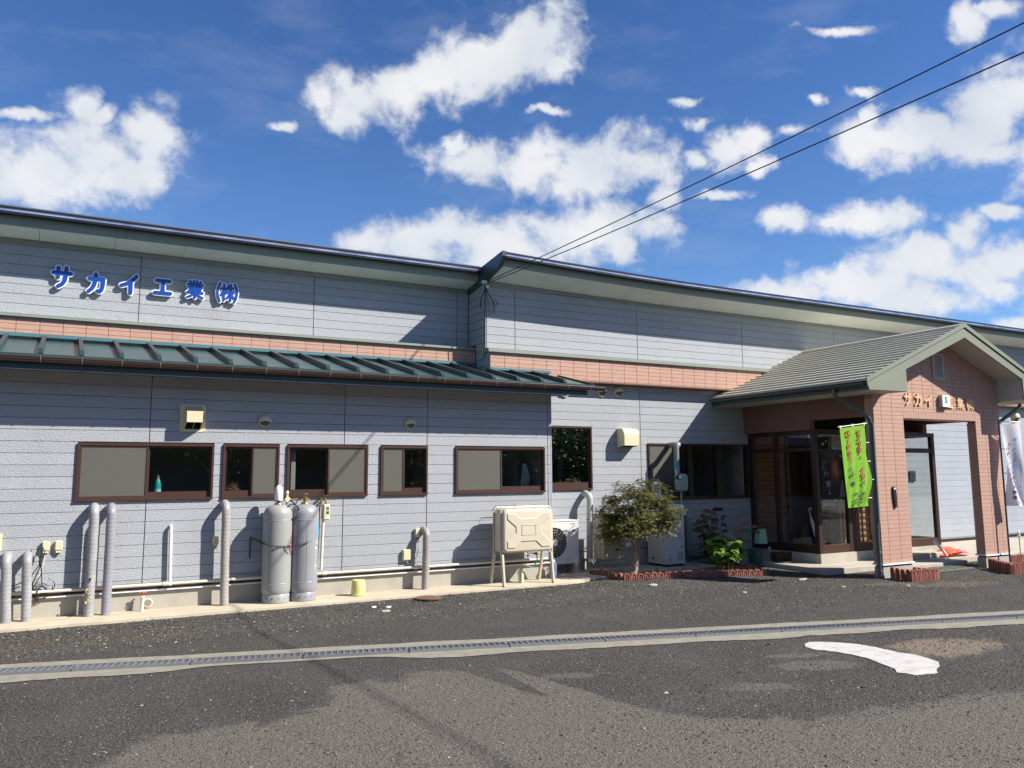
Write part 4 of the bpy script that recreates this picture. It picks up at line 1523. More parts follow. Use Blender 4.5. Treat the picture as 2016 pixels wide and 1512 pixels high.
# gable louver
lx0, lx1, lz0, lz1 = 13.45, 13.74, 3.345, 3.80
lv = thing('gable_louver', 'grey slatted louver high in the tiled gable', 'louver', ((lx0+lx1)/2, PY, lz0))
b = MB()
b.box(lx0, lx0+0.022, PY-0.03, PY-0.001, lz0, lz1)
b.box(lx1-0.022, lx1, PY-0.03, PY-0.001, lz0, lz1)
b.box(lx0+0.022, lx1-0.022, PY-0.03, PY-0.001, lz0, lz0+0.022)
b.box(lx0+0.022, lx1-0.022, PY-0.03, PY-0.001, lz1-0.022, lz1)
b.build('frame', mat('louver_paint', (0.50, 0.48, 0.40), rough=0.5), lv)
for i in range(11):
    z = lz0+0.035+i*0.037
    MB().prismx([(PY-0.026, z), (PY-0.003, z+0.026), (PY-0.003, z+0.030), (PY-0.026, z+0.005)], lx0+0.023, lx1-0.023).build('slat', MATS['louver_paint'], lv)

# gold company letters on the gable
gl = thing('gold_letters', 'small gold katakana and kanji company name on the porch gable', 'sign', (13.6, PY, 2.86))
for ch, pc in (('サ', 1787), ('カ', 1808), ('イ', 1828.5), ('工', 1870), ('業', 1890.5), ('㈱', 1910)):
    py = 785+(pc-1787)*0.088
    c = atY(pc, py, PY-0.02)
    hw = 0.082 if ch != '㈱' else 0.095
    b = MB()
    strokes(b, ch, c.x, c.z, hw, 0.092, 0.016 if ch in 'サカイ工' else 0.0105, PY-0.026, PY-0.006)
    b.build('letter', M_GOLD, gl)

# illuminated box sign (off) with teal S emblem
p0 = atY(1847.7, 790, PY)
sx0 = p0.x
sfy = sx0/(atY(1855.6, 790, 1).x)
z1s, z0s = atY(1856, 777, sfy).z, atY(1856, 801, sfy).z
x1s = atY(1870, 790, sfy).x
bs = thing('box_sign', 'small white box sign with teal S emblem jutting from the gable', 'sign', (sx0, PY, z0s))
MB().cbox(sx0, x1s, sfy+0.006, PY-0.001, z0s, z1s, 0.008).build('box', mat('sign_box_paint', (0.50, 0.47, 0.38), rough=0.4), bs)
MB().box(sx0+0.004, x1s-0.004, sfy, sfy+0.005, z0s+0.004, z1s-0.004).build('face', M_SIGNW, bs)
b = MB()
w_ = x1s-sx0
add_text(b, 'S', sx0+w_*0.32, sx0+w_*0.68, z0s+(z1s-z0s)*0.30, z0s+(z1s-z0s)*0.86, lambda x, d, z: (x, sfy-0.002, z), offset=0.05)
b.build('emblem', M_TEALINK, bs)
b = MB()
add_text(b, 'SECOM', sx0+w_*0.30, sx0+w_*0.70, z0s+(z1s-z0s)*0.12, z0s+(z1s-z0s)*0.20, lambda x, d, z: (x, sfy-0.002, z))
b.build('emblem_text', M_INKRED, bs)

# dark elongated wall fitting on the left pier (hook with long handle)
c = atY(1758, 960, PY)
wf = thing('wall_ornament', 'long dark wooden plaque with a round white tip on the left pier', 'wall ornament', (c.x, PY, 0.96))
zt, zb = atY(1758, 958, PY).z, atY(1763, 999, PY).z
b = MB()
prf = []
for i in range(9):
    t_ = i/8
    wd = 0.026+0.012*math.sin(math.pi*min(1, t_*1.2))
    prf.append((t_, wd))
poly = [(c.x+0.0-w__+0.02*t_, zt+(zb-zt)*t_) for t_, w__ in prf]+[(c.x+w__+0.02*t_, zt+(zb-zt)*t_) for t_, w__ in prf[::-1]]
b.prism(poly, PY-0.03, PY-0.002)
b.build('plaque', mat('plaque_dark', (0.022, 0.012, 0.012), rough=0.35), wf)
MB().lathe([(0.0, -0.036), (0.010, -0.036), (0.018, -0.034), (0.020, -0.031)], (c.x, PY, zt-0.035), 14, 'y', cap=False).build('tip', M_SIGNW, wf, smooth=True)

# ================================================================== GLASS LOBBY under the porch
lob = thing('glass_lobby', 'dark framed glass entrance lobby on a concrete kerb under the porch', 'entrance lobby', (13.5, VY0, 0.1))
MB().box(VX0-0.02, VX1+0.02, VY0-0.03, VY0+0.12, 0.102, 0.268).build('kerb', M_PLAT, lob)
MB().box(VX0-0.02, VX0+0.12, VY0+0.121, MY-0.002, 0.102, 0.268).build('kerb', M_PLAT, lob)
MB().box(VX1-0.12, VX1+0.02, VY0+0.121, MY-0.002, 0.102, 0.268).build('kerb', M_PLAT, lob)
MB().box(VX0+0.121, VX1-0.121, VY0+0.121, MY+0.9, 0.102, 0.2).build('lobby_floor', mat('lobby_floor_tile', (0.36, 0.30, 0.23), rough=0.6), lob)
HZ = 2.49
xm0, xm1 = atY(1671, 1000, VY0).x, atY(1684, 1000, VY0).x
xr0 = 15.40
posts = [(VX0, VX0+0.09), (xm0-0.01, (xm0+xm1)/2-0.004), ((xm0+xm1)/2+0.004, xm1+0.01), (13.96, 14.03), (xr0-0.02, VX1)]
for a, c_ in posts:
    MB().box(a, c_, VY0, VY0+0.08, 0.27, HZ-0.08).build('frame_post', M_DBROWN, lob)
MB().box(VX0, VX1, VY0-0.006, VY0+0.09, HZ-0.079, HZ+0.0).build('head_rail', M_DBROWN, lob)
ZT_ = atY(1800, 887, VY0).z
for (a, c_), (a2, c2_) in zip(posts, posts[1:]):
    if a2-c_ < 0.05:
        continue
    if a2 > 13.9:
        MB().box(c_+0.001, a2-0.001, VY0+0.01, VY0+0.07, ZT_-0.045, ZT_+0.045).build('transom', M_DBROWN, lob)
    MB().box(c_+0.001, a2-0.001, VY0+0.005, VY0+0.06, 0.272, 0.415).build('kick_panel', M_BROWN, lob)
    MB().box(c_-0.005, a2+0.005, VY0+0.036, VY0+0.042, 0.41, HZ-0.078).build('glass_pane', M_GLASSD, lob)
yl = 12.0/atY(1527, 930, 1).x
lp = [(VY0+0.081, VY0+0.10), (yl-0.04, yl+0.04), (MY-0.12, MY-0.003)]
for a, c_ in lp:
    MB().box(VX0, VX0+0.08, a, c_, 0.27, HZ-0.08).build('frame_post', M_DBROWN, lob)
MB().box(VX0-0.006, VX0+0.085, VY0+0.091, MY-0.003, HZ-0.079, HZ-0.001).build('head_rail', M_DBROWN, lob)
ztl = EYE+(atY(1503, 888, 1).z-EYE)*(12.0/atY(1503, 888, 1).x)
for (a, c_), (a2, c2_) in zip(lp, lp[1:]):
    MB().box(VX0+0.005, VX0+0.06, c_+0.001, a2-0.001, 0.272, 0.415).build('kick_panel', M_DBROWN, lob)
    if a2 > 11.5:
        MB().box(VX0+0.01, VX0+0.07, c_+0.001, a2-0.001, ztl-0.03, ztl+0.03).build('transom', M_DBROWN, lob)
    MB().box(VX0+0.030, VX0+0.036, c_-0.005, a2+0.005, 0.41, HZ-0.078).build('glass_pane', M_GLASSD, lob)
for a, c_ in ((MY-0.1, MY-0.003), (11.3, 11.38)):
    MB().box(VX1-0.08, VX1, a, c_, 0.27, HZ-0.08).build('frame_post', M_DBROWN, lob)
MB().box(VX1-0.085, VX1, VY0+0.091, MY-0.003, HZ-0.079, HZ-0.001).build('head_rail', M_DBROWN, lob)
MB().box(VX1-0.055, VX1-0.005, VY0+0.085, MY-0.11, 0.272, 0.415).build('kick_panel', M_DBROWN, lob)
MB().box(VX1-0.036, VX1-0.03, VY0+0.082, MY-0.1, 0.41, HZ-0.078).build('glass_pane', M_GLASSD, lob)
MB().box(VX0+0.10, VX1-0.10, VY0+0.10, MY-0.01, HZ+0.002, HZ+0.02).build('lobby_ceiling', mat('lobby_ceiling', (0.42, 0.41, 0.38), rough=0.9), lob)
# brick face inside the lobby, timber inner door, lattice, back wall
bi = thing('inner_entrance', 'brown brick wall with dark timber doors seen through the lobby glass', 'inner doorway', (13, MY, 0.2))
MB().box(VX0+0.09, 13.02, MY+0.012, MY+0.09, 0.2, 2.485).build('brick_backing', mat('dark_mortar', (0.05, 0.03, 0.02), rough=0.9), bi)
for j in range(25):
    z = 0.205+j*0.091
    o_ = 0.0 if j % 2 else 0.14
    x = VX0+0.10-o_
    while x < 13.0:
        a, c_ = max(x, VX0+0.10), min(x+0.272, 13.0)
        if c_-a > 0.05:
            me = plank_mesh(c_-a, 0.080, 0.012, M_BRICKI, 0.003, 'brick')
            inst(me, 'brick', (a, MY, z), bi)
        x += 0.28
MB().box(13.02, 13.12, MY-0.01, MY+0.09, 0.2, 2.48).build('door_jamb', M_WOODD, bi)
MB().box(13.12, 14.30, MY+0.60, MY+0.66, 0.2, 2.48).build('inner_door', M_WOODD, bi)
MB().box(14.30, 14.40, MY-0.01, MY+0.66, 0.2, 2.48).build('door_jamb', M_WOODD, bi)
MB().box(14.41, 15.45, MY+0.010, MY+0.09, 0.2, 2.48).build('siding_panel', M_SIDE, bi)
for j in range(17):
    MB().fbox(14.412, 15.40, MY-0.004, MY+0.009, 0.23+j*0.1373, 0.23+j*0.1373+0.131, 0.003).build('siding_plank', M_SIDE, bi)
pc = atY(1795, 936, MY)
pq = thing('wall_plaque', 'square dark plaque with a small emblem seen through the lobby glass', 'plaque', (pc.x, MY, pc.z))
MB().box(pc.x-0.10, pc.x+0.10, MY-0.03, MY-0.006, pc.z-0.13, pc.z+0.10).build('plate', mat('plaque_blue', (0.035, 0.055, 0.07), rough=0.4), pq)
b = MB()
add_text(b, '4', pc.x-0.03, pc.x+0.03, pc.z-0.05, pc.z+0.04, lambda x, d, z: (x, MY-0.033, z), offset=0.03)
b.build('emblem', M_INKK, pq)
# lattice shoe rack lit by the sun, boxes, umbrella stand
lt = thing('lattice_rack', 'tan rack with thin dark bars standing inside the lobby', 'rack', (13.6, 11.7, 0.2))
p = atY(1650, 1000, 11.6)
q_ = atY(1700, 1000, 11.6)
M_TAN = mat('tan_panel', (0.42, 0.26, 0.13), rough=0.7)
MB().box(p.x, q_.x+0.1, 11.62, 11.65, 0.22, 1.45).build('back_panel', M_TAN, lt)
for i in range(10):
    z = 0.33+i*0.12
    MB().box(p.x-0.01, q_.x+0.11, 11.58, 11.60, z, z+0.014).build('bar', M_WOODD, lt)
for i in range(7):
    x = p.x+i*(q_.x+0.1-p.x)/6
    MB().box(x-0.008, x+0.008, 11.60, 11.619, 0.22, 1.45).build('bar', M_WOODD, lt)
cb = thing('shoe_cabinet', 'dark wooden cabinet inside the lobby behind the corner glass', 'cabinet', (12.9, 11.7, 0.2))
pa, pb_ = atY(1625, 1000, 11.5).x, atY(1648, 1000, 11.5).x
MB().cbox(pa, pb_, 11.45, 11.8, 0.20, 1.35, 0.01).build('carcass', M_WOODD, cb)
MB().box(pa+0.02, (pa+pb_)/2-0.005, 11.435, 11.449, 0.23, 1.32).build('cabinet_door', M_WOODD, cb)
MB().box((pa+pb_)/2+0.005, pb_-0.02, 11.435, 11.449, 0.23, 1.32).build('cabinet_door', M_WOODD, cb)
p = atZ(1703, 1066, 0.2)
bx = thing('cardboard_box', 'open brown cardboard box on the lobby floor', 'box', (p.x, p.y, 0.2))
MB().box(p.x-0.16, p.x+0.16, p.y, p.y+0.25, 0.201, 0.46).build('carton', M_CARD, bx)
MB().add([(p.x-0.16, p.y, 0.461), (p.x-0.16, p.y+0.25, 0.461), (p.x-0.26, p.y+0.25, 0.40), (p.x-0.26, p.y, 0.40)], [(0, 1, 2, 3)]).build('flap', M_CARD, bx)
MB().add([(p.x+0.16, p.y, 0.461), (p.x+0.16, p.y+0.25, 0.461), (p.x+0.24, p.y+0.25, 0.52), (p.x+0.24, p.y, 0.52)], [(0, 1, 2, 3)]).build('flap', M_CARD, bx)
# umbrella in its stand
us = thing('umbrella_stand', 'dark blue umbrella stand just inside the lobby corner', 'umbrella stand', (12.3, 11.0, 0.2))
ux, uy = 12.36, 10.95
MB().lathe([(0.10, 0.002), (0.12, 0.35), (0.115, 0.35), (0.10, 0.02)], (ux, uy, 0.2), 16, cap=False).build('stand', mat('navy_plastic', (0.01, 0.018, 0.04), rough=0.5), us, smooth=True)
um = thing('umbrella', 'furled white umbrella with hooked handle leaning in its stand', 'umbrella', (ux, uy, 0.25))
A_, B_ = Vector((ux+0.03, uy, 0.25)), Vector((ux-0.13, uy+0.06, 1.0))
MB().tube([A_, A_.lerp(B_, 0.2), A_.lerp(B_, 0.75), A_.lerp(B_, 0.9)], [0.012, 0.035, 0.028, 0.008], 8).build('canopy', M_WHITE, um, smooth=True)
hd = B_-A_
MB().tube([A_.lerp(B_, 0.88), B_, B_+Vector((-0.01, 0, 0.04)), B_+Vector((0.02, 0, 0.075)), B_+Vector((0.05, 0, 0.06)), B_+Vector((0.055, 0, 0.03))], 0.009, 8).build('handle', M_WHITE, um, smooth=True)
# summer festival poster behind the corner glass
pz1, pz0 = atY(1620, 885, VY0+0.06).z, atY(1625, 997, VY0+0.06).z
pxa, pxb = atY(1612, 940, VY0+0.06).x+0.06, atY(1663, 940, VY0+0.06).x
po = thing('poster', 'dark orange festival poster with white brush lettering on the lobby glass', 'poster', (pxa, VY0+0.06, pz0))
m = bpy.data.materials.new('poster_print')
m.use_nodes = True
t = m.node_tree
bsd = t.nodes['Principled BSDF']
bsd.inputs['Roughness'].default_value = 0.5
geo = N(t, 'ShaderNodeNewGeometry')
mp = N(t, 'ShaderNodeMapping', vector_type='TEXTURE')
mp.inputs['Location'].default_value = ((pxa+pxb)/2+0.06, 0, (pz0+pz1)/2+0.12)
mp.inputs['Scale'].default_value = (0.30, 100, 0.62)
t.links.new(geo.outputs['Position'], mp.inputs['Vector'])
nn = N(t, 'ShaderNodeTexNoise')
nn.inputs['Scale'].default_value = 7
nn.inputs['Detail'].default_value = 5
t.links.new(geo.outputs['Position'], nn.inputs['Vector'])
ln = N(t, 'ShaderNodeVectorMath', operation='LENGTH')
t.links.new(mp.outputs[0], ln.inputs[0])
ad = N(t, 'ShaderNodeMath', operation='MULTIPLY_ADD')
ad.inputs[1].default_value = 0.9
t.links.new(nn.outputs['Fac'], ad.inputs[0])
t.links.new(ln.outputs['Value'], ad.inputs[2])
cr = N(t, 'ShaderNodeValToRGB')
el = cr.color_ramp.elements
el[0].position, el[0].color = 0.55, (0.55, 0.22, 0.06, 1)
el[1].position, el[1].color = 1.3 if False else 1.0, (0.02, 0.012, 0.012, 1)
e2 = el.new(0.8)
e2.color = (0.22, 0.05, 0.02, 1)
t.links.new(ad.outputs[0], cr.inputs[0])
t.links.new(cr.outputs[0], bsd.inputs['Base Color'])
MB().box(pxa, pxb, VY0+0.056, VY0+0.060, pz0, pz1).build('sheet', m, po)
b, b2 = MB(), MB()
H_ = pz1-pz0
W_ = pxb-pxa
for i, ch in enumerate('夏まつり'):
    zc = pz1-H_*(0.30+0.155*i)
    s_ = 0.085 if i == 0 else 0.062
    xx = pxa+W_*(0.17+0.05*i)
    add_text(b2, ch, xx-s_, xx+s_, zc-s_, zc+s_, lambda x, d, z: (x, VY0+0.0535, z), offset=0.10)
    add_text(b, ch, xx-s_*0.9, xx+s_*0.9, zc-s_*0.9, zc+s_*0.9, lambda x, d, z: (x, VY0+0.0515, z), offset=0.01)
b2.build('brush_outline', M_INKW, po)
b.build('brush_letter', M_INKK, po)
MB().box(pxa, pxa+W_*0.5, VY0+0.053, VY0+0.055, pz0+0.003, pz0+H_*0.055).build('green_strip', mat('print_green', (0.2, 0.35, 0.12), rough=0.6), po)
MB().box(pxa+W_*0.5+0.002, pxb, VY0+0.053, VY0+0.055, pz0+0.003, pz0+H_*0.055).build('pink_strip', mat('print_magenta', (0.3, 0.04, 0.10), rough=0.6), po)
MB().prism([(pxa+W_*0.72, pz0+H_*0.16), (pxa+W_*0.99, pz0+H_*0.16), (pxa+W_*0.93, pz0+H_*0.42), (pxa+W_*0.85, pz0+H_*0.46)], VY0+0.053, VY0+0.055).build('print_figure', mat('print_rose', (0.35, 0.12, 0.16), rough=0.6, color2=(0.2, 0.3, 0.42), nscale=40, ncontrast=2), po)
b = MB()
add_text(b, '12:00  –  6:30   79', pxa+W_*0.06, pxa+W_*0.8, pz0+H_*0.085, pz0+H_*0.125, lambda x, d, z: (x, VY0+0.053, z))
b.build('print_text', M_INKW, po)

# items at the lobby's right end seen through the doorway
p = atZ(1800, 1070, 0.27)
st_ = thing('red_stool', 'red slanted stand with a pale blue packet inside the lobby right end', 'stand', (14.6, 11.2, 0.2))
MB().tube([(14.55, 11.2, 0.21), (14.40, 11.2, 1.15)], 0.018, 6).tube([(14.62, 11.4, 0.21), (14.42, 11.2, 1.0)], 0.018, 6).build('leg', mat('maroon_metal', (0.16, 0.02, 0.02), rough=0.4), st_)
MB().box(14.33, 14.52, 11.05, 11.17, 0.42, 0.60).build('packet', mat('pale_blue_print', (0.45, 0.6, 0.72), rough=0.5), st_)
pt = thing('potted_sprig', 'small leafy sprig standing at the lobby right end window', 'plant', (15.0, 11.1, 0.27))
b = MB()
b.tube([(15.0, 11.0, 0.27), (14.98, 11.0, 0.6), (14.98, 11.02, 1.5)], 0.006, 5)
b.build('stem', M_BARK, pt)


# ================================================================== SMALL THINGS ON THE WALLS
def round_vent(px, py, Y, r, label, m=M_CREAM):
    c = atY(px, py, Y)
    t_ = thing('wall_vent', label, 'wall vent', (c.x, Y, c.z), 'round vent caps on the walls')
    MB().lathe([(r, -0.002), (r, -0.028), (r*0.93, -0.034), (r*0.86, -0.030)], (c.x, Y, c.z), 28, 'y', cap=False).build('rim', m, t_, smooth=True)
    # hood: upper part of a dome bulging outwards
    b = MB()
    n1, n2 = 18, 9
    vs = []
    for i in range(n1+1):
        a = math.pi*(-0.08)+(math.pi*1.16)*i/n1
        for j in range(n2+1):
            t2 = (math.pi/2)*j/n2
            rr = r*0.9*math.cos(t2)
            dz = math.sin(a)*rr
            dx = math.cos(a)*rr
            vs.append((c.x+dx, Y-0.03-r*0.62*math.sin(t2)*(1 if dz > -0.2*r else 1), c.z+dz))
    fs = []
    for i in range(n1):
        for j in range(n2):
            a = i*(n2+1)+j
            fs.append((a, a+1, a+n2+2, a+n2+1))
    b.add(vs, fs)
    b.build('hood', m, t_, smooth=True)
    MB().lathe([(0.001, -0.012), (r*0.9, -0.012)], (c.x, Y, c.z), 24, 'y', cap=False).build('grille', M_DARKIN, t_)
    for k in range(5):
        z = c.z-r*0.72+k*r*0.17
        hw = math.sqrt(max(0.0, (r*0.84)**2-(z-c.z)**2))
        MB().box(c.x-hw, c.x+hw, Y-0.024, Y-0.014, z, z+0.004).build('fin', m, t_)
    return t_


round_vent(521, 829, AY, 0.083, 'round beige vent cap in the eave shadow above the second window')
round_vent(807, 834, AY, 0.080, 'round beige vent cap half lit above the fourth window')
round_vent(1111, 772, MY, 0.090, 'round cream vent cap half hidden under the end of the teal eave')
round_vent(1184, 771, MY-0.0, 0.098, 'round cream vent cap just right of the gutter end')
round_vent(1217, 771, MY-0.0, 0.098, 'round cream vent cap furthest right under the pink tile band')


def hood_vent(x0, x1, z0, z1, Y, D, label, curved):
    t_ = thing('exhaust_hood', label, 'exhaust hood', ((x0+x1)/2, Y, z0), 'square exhaust hoods')
    if not curved:
        b = MB()
        f = 0.025
        b.box(x0-f, x1+f, Y-0.006, Y-0.001, z0-f, z1+f)
        b.build('flange', M_CREAM, t_)
        b = MB()
        zc = z0+(z1-z0)*0.36
        # slanted top, front plate, cheeks
        b.prismx([(Y-0.007, z1), (Y-0.007, z1-0.006), (Y-D+0.006, z1-0.085), (Y-D, z1-0.08)], x0+0.03, x1-0.03)
        b.box(x0+0.03, x1-0.03, Y-D, Y-D+0.006, zc-0.02, z1-0.082)
        b.build('hood', M_CREAM, t_)
        for xx in (x0+0.03, x1-0.036):
            MB().prismx([(Y-0.007, z0+0.01), (Y-0.007, z1-0.001), (Y-D, z1-0.081), (Y-D, zc-0.02)], xx, xx+0.006).build('cheek', M_CREAM, t_)
        MB().box(x0+0.04, x1-0.04, Y-0.010, Y-0.0065, z0+0.01, z1-0.01).build('opening', M_DARKIN, t_)
        MB().prismx([(Y-0.010, z0+0.012), (Y-D+0.008, zc-0.018), (Y-D+0.008, zc-0.010), (Y-0.010, z0+0.03)], (x0+x1)/2-0.004, (x0+x1)/2+0.004).build('divider', M_BRKT, t_)
        for xx in (x0-f/2, x1+f/2):
            for zz in (z0-f/2, (z0+z1)/2, z1+f/2):
                MB().lathe([(0.006, -0.010), (0.006, -0.0055)], (xx, Y, zz), 8, 'y').build('screw', M_BLACK, t_)
    else:
        prof = [(Y-0.001, z1)]
        for i in range(9):
            a = math.pi/2*i/8
            prof.append((Y-D+0.11-0.11*math.sin(a), z1-0.11+0.11*math.cos(a)))
        prof.append((Y-D, z0+0.02))
        th = 0.006
        inner = [(Y-D+th, z0+0.02)]+[(Y-D+0.11-(0.11-th)*math.sin(math.pi/2*i/8), z1-0.11+(0.11-th)*math.cos(math.pi/2*i/8)) for i in range(8, -1, -1)]+[(Y-0.001, z1-th)]
        MB().prismx(prof+inner, x0, x1).build('hood', M_CREAM, t_, smooth=True)
        full = prof+[(Y-0.001, z0-0.01)]
        for xx in (x0-0.001, x1-0.005):
            MB().prismx(full, xx, xx+0.006).build('cheek', M_CREAM, t_)
        MB().box(x0+0.01, x1-0.01, Y-0.012, Y-0.002, z0, z1-0.02).build('opening', M_DARKIN, t_)
    return t_


p0, p1 = atY(357, 846, AY), atY(402, 801, AY)
hood_vent(p0.x, p1.x, p0.z, p1.z, AY, 0.19, 'square cream exhaust hood above the big left window', False)
p0, p1 = atY(1217, 880, MY), atY(1249, 845, MY)
hood_vent(p0.x-0.02, p1.x-0.06, p0.z, p1.z, MY, 0.22, 'curved cream exhaust hood on the wall right of the tall window', True)

# small beige hood lamp at the far right
c = atY(2006, 818, MY)
round_vent(1998, 822, MY, 0.14, 'beige vent cap at the far right above the white banner')

# --- small weatherproof socket boxes
def socket_box(px, py, Y, w, h, d, label, lead=None, big=False):
    c = atY(px, py, Y)
    t_ = thing('socket_box', label, 'junction box', (c.x, Y, c.z), 'cream socket boxes on the siding')
    MB().cbox(c.x-w/2, c.x+w/2, Y-d, Y-0.001, c.z-h/2, c.z+h/2, 0.012).build('cover', M_CREAM, t_)
    if not big:
        MB().box(c.x-w*0.3, c.x+w*0.3, Y-d*0.8, Y-0.01, c.z-h/2-0.022, c.z-h/2-0.001).build('socket_face', M_IVORY, t_)
        MB().box(c.x-w*0.1, c.x+w*0.2, Y-d*0.75, Y-0.015, c.z-h/2-0.040, c.z-h/2-0.023).build('plug', M_BLACK, t_)
    if lead:
        MB().tube(lead, 0.006, 6).build('lead', M_IVORY, t_, smooth=True)
    return t_


c = atY(90, 1075, AY)
socket_box(90.5, 1075, AY, 0.085, 0.115, 0.05, 'cream socket box with a thin cable, left of its twin',
           [(c.x, AY-0.03, c.z-0.06), (c.x-0.01, AY-0.03, c.z-0.2), (c.x-0.06, AY-0.04, c.z-0.38), (c.x-0.10, AY-0.05, c.z-0.5)])
socket_box(115.5, 1074, AY, 0.085, 0.115, 0.05, 'cream socket box without a cable, right of its twin')
socket_box(424, 1064, AY, 0.075, 0.11, 0.05, 'cream socket box beside the wrapped pipe below the second window')
c = atY(819, 1048, AY)
d_ = atY(800, 1092, AY)
socket_box(820, 1047, AY, 0.075, 0.11, 0.05, 'small cream socket box feeding a white cable, left of the bent pipe',
           [(c.x+0.03, AY-0.03, c.z-0.05), (c.x+0.035, AY-0.03, c.z-0.2), (c.x+0.0, AY-0.03, d_.z-0.04), (c.x-0.08, AY-0.03, d_.z-0.14), (d_.x+0.02, AY-0.03, d_.z-0.13), (d_.x-0.01, AY-0.03, d_.z-0.07)])
socket_box(799, 1092, AY, 0.125, 0.155, 0.06, 'larger plain cream junction box low on the wall', None, True)
c = atY(2, 1070, AY)
socket_box(-3, 1068, AY, 0.07, 0.20, 0.06, 'cream box cut by the left edge of the view', None, True)


# --- insulated pipes coming out of the wall and running to the ground
def wrapped_pipe(pxt, pyt, pxb, pyb, Y, r, out, label, m=M_TUBEW, zb=0.11, slim=False, tape=True, seed=0, grp='tape-wrapped pipes running down the wall'):
    top = atY(pxt, pyt, Y-out)
    bot = atY(pxb, pyb, Y-out)
    x0, x1 = top.x, bot.x
    zt = top.z-r
    t_ = thing('insulated_pipe', label, 'pipe', (x1, Y-out, zb), grp)
    pts = [(x0, Y-0.002, zt-0.015)]
    R_ = out
    for i in range(1, 7):
        a = math.pi/2*i/6
        pts.append((x0, Y-R_*math.sin(a)*1.0, zt-R_*0.5+R_*0.5*math.cos(a)))
    rr_ = random.Random(seed)
    n = max(10, int((zt-zb)/0.012)) if tape else 4
    z_s = pts[-1][2]
    rs = [r]*len(pts)
    for i in range(1, n+1):
        z = z_s+(zb-z_s)*i/n
        pts.append((x0+(x1-x0)*i/n+0.004*noise.noise(Vector((z*4, seed, 0))), Y-out, z))
        rs.append(r*(1+(0.055*abs(((i*0.23+seed) % 1)-0.5)*2 if tape else 0)))
    MB().tube(pts, rs, 14).build('wrapped_tube', m, t_, smooth=True)
    return t_


wrapped_pipe(14, 1086, 11, 1222, AY, 0.052, 0.16, 'short wrapped pipe at the left edge, first from the left', seed=1)
wrapped_pipe(55, 1085, 51, 1221, AY, 0.050, 0.16, 'short wrapped pipe tangled in black cables, second from the left', seed=2)
yc = atY(178, 1140, AY-0.225)
pipe3 = wrapped_pipe(187, 989, 174, 1210, AY, 0.054, 0.16, 'tall wrapped pipe with yellow scuffs below the big left window', seed=3)
wrapped_pipe(221, 989, 208, 1209, AY, 0.052, 0.16, 'tall smooth wrapped pipe right of its yellow-scuffed twin', mat('smooth_wrap', (0.25, 0.245, 0.27), rough=0.4, nscale=5, damt=0.1), seed=4)
wrapped_pipe(446, 983, 441, 1191, AY, 0.052, 0.16, 'cream-grey wrapped pipe below the second window', mat('cream_wrap', (0.31, 0.285, 0.26), rough=0.5, color2=(0.39, 0.36, 0.33), nscale=9, damt=0.25, dscale=9), seed=5)
wrapped_pipe(840, 1036, 837, 1159, AY, 0.052, 0.16, 'wrapped pipe with a rusty clip left of the tank', mat('cream_wrap2', (0.29, 0.27, 0.255), rough=0.5, nscale=9, damt=0.3, dscale=9), seed=6)
wrapped_pipe(1161, 965, 1161, 1112, MY, 0.055, 0.19, 'grey pipe rising behind the air conditioner below the tall window', mat('grey_wrap', (0.40, 0.40, 0.40), rough=0.4, nscale=9, damt=0.2), zb=0.12, seed=7)
# scuffed tape patches are parts of the third pipe
for i in range(9):
    z = yc.z-0.26+0.24*(i//3)*0.5+rnd.uniform(-.03, .03)
    x = yc.x-0.012+rnd.uniform(-.02, .02)
    MB().box(x-0.012, x+0.012, AY-0.2275, AY-0.2235, z, z+0.03).build('tape_scuff', mat('peeled_yellow', (0.50, 0.40, 0.20), rough=0.8), pipe3)
# cable tangles
cbt = thing('cable_bundle', 'tangle of thin black and grey cables behind the two short wrapped pipes', 'cables', (0.0, AY-0.05, 0.5))
c0 = atY(52, 1090, AY-0.08)
b = MB()
for s in range(5):
    pts = []
    for i in range(12):
        t2 = i/11
        pts.append((c0.x+0.10+0.07*math.sin(3*t2+s)+0.03*noise.noise(Vector((i*.5, s, 0))), AY-0.05-0.05*math.sin(3*t2+s*0.7), c0.z+0.05-t2*0.62+0.02*math.sin(9*t2+s)))
    b.tube(pts, 0.0055, 5)
for s in range(4):
    cx_, cz_ = c0.x+0.17+0.01*s, c0.z-0.47+0.03*s
    b.tube([(cx_+0.075*math.cos(a)*(1+0.15*s), AY-0.04-0.008*s, cz_+0.085*math.sin(a)) for a in [6.28*i/14+s for i in range(11)]], 0.005, 5)
b.tube([(c0.x+0.02, AY-0.06, c0.z-0.3), (c0.x-0.1, AY-0.07, c0.z-0.36), (c0.x-0.22, AY-0.08, c0.z-0.30)], 0.007, 5)
b.build('cable', M_BLACK, cbt, smooth=True)

# white conduits
def conduit(px, pt, pb, Y, r, label, m, yo=0.05):
    a, c_ = atY(px[0], pt, Y-yo), atY(px[1], pb, Y-yo)
    t_ = thing('conduit', label, 'conduit', (c_.x, Y-yo, c_.z), 'white conduits')
    MB().tube([(a.x, Y-0.003, a.z-0.01), (a.x, Y-yo*0.8, a.z-0.012), (a.x, Y-yo, a.z-0.045), (c_.x, Y-yo, c_.z)], r, 12).build('tube', m, t_, smooth=True)
    MB().lathe([(r+0.006, 0.0), (r+0.006, 0.03)], (c_.x, Y-yo, c_.z), 12).build('collar', m, t_, smooth=True)
    return t_


conduit((337, 334), 1034, 1152, AY, 0.021, 'plain white conduit standing under the big left window', M_WHITE)
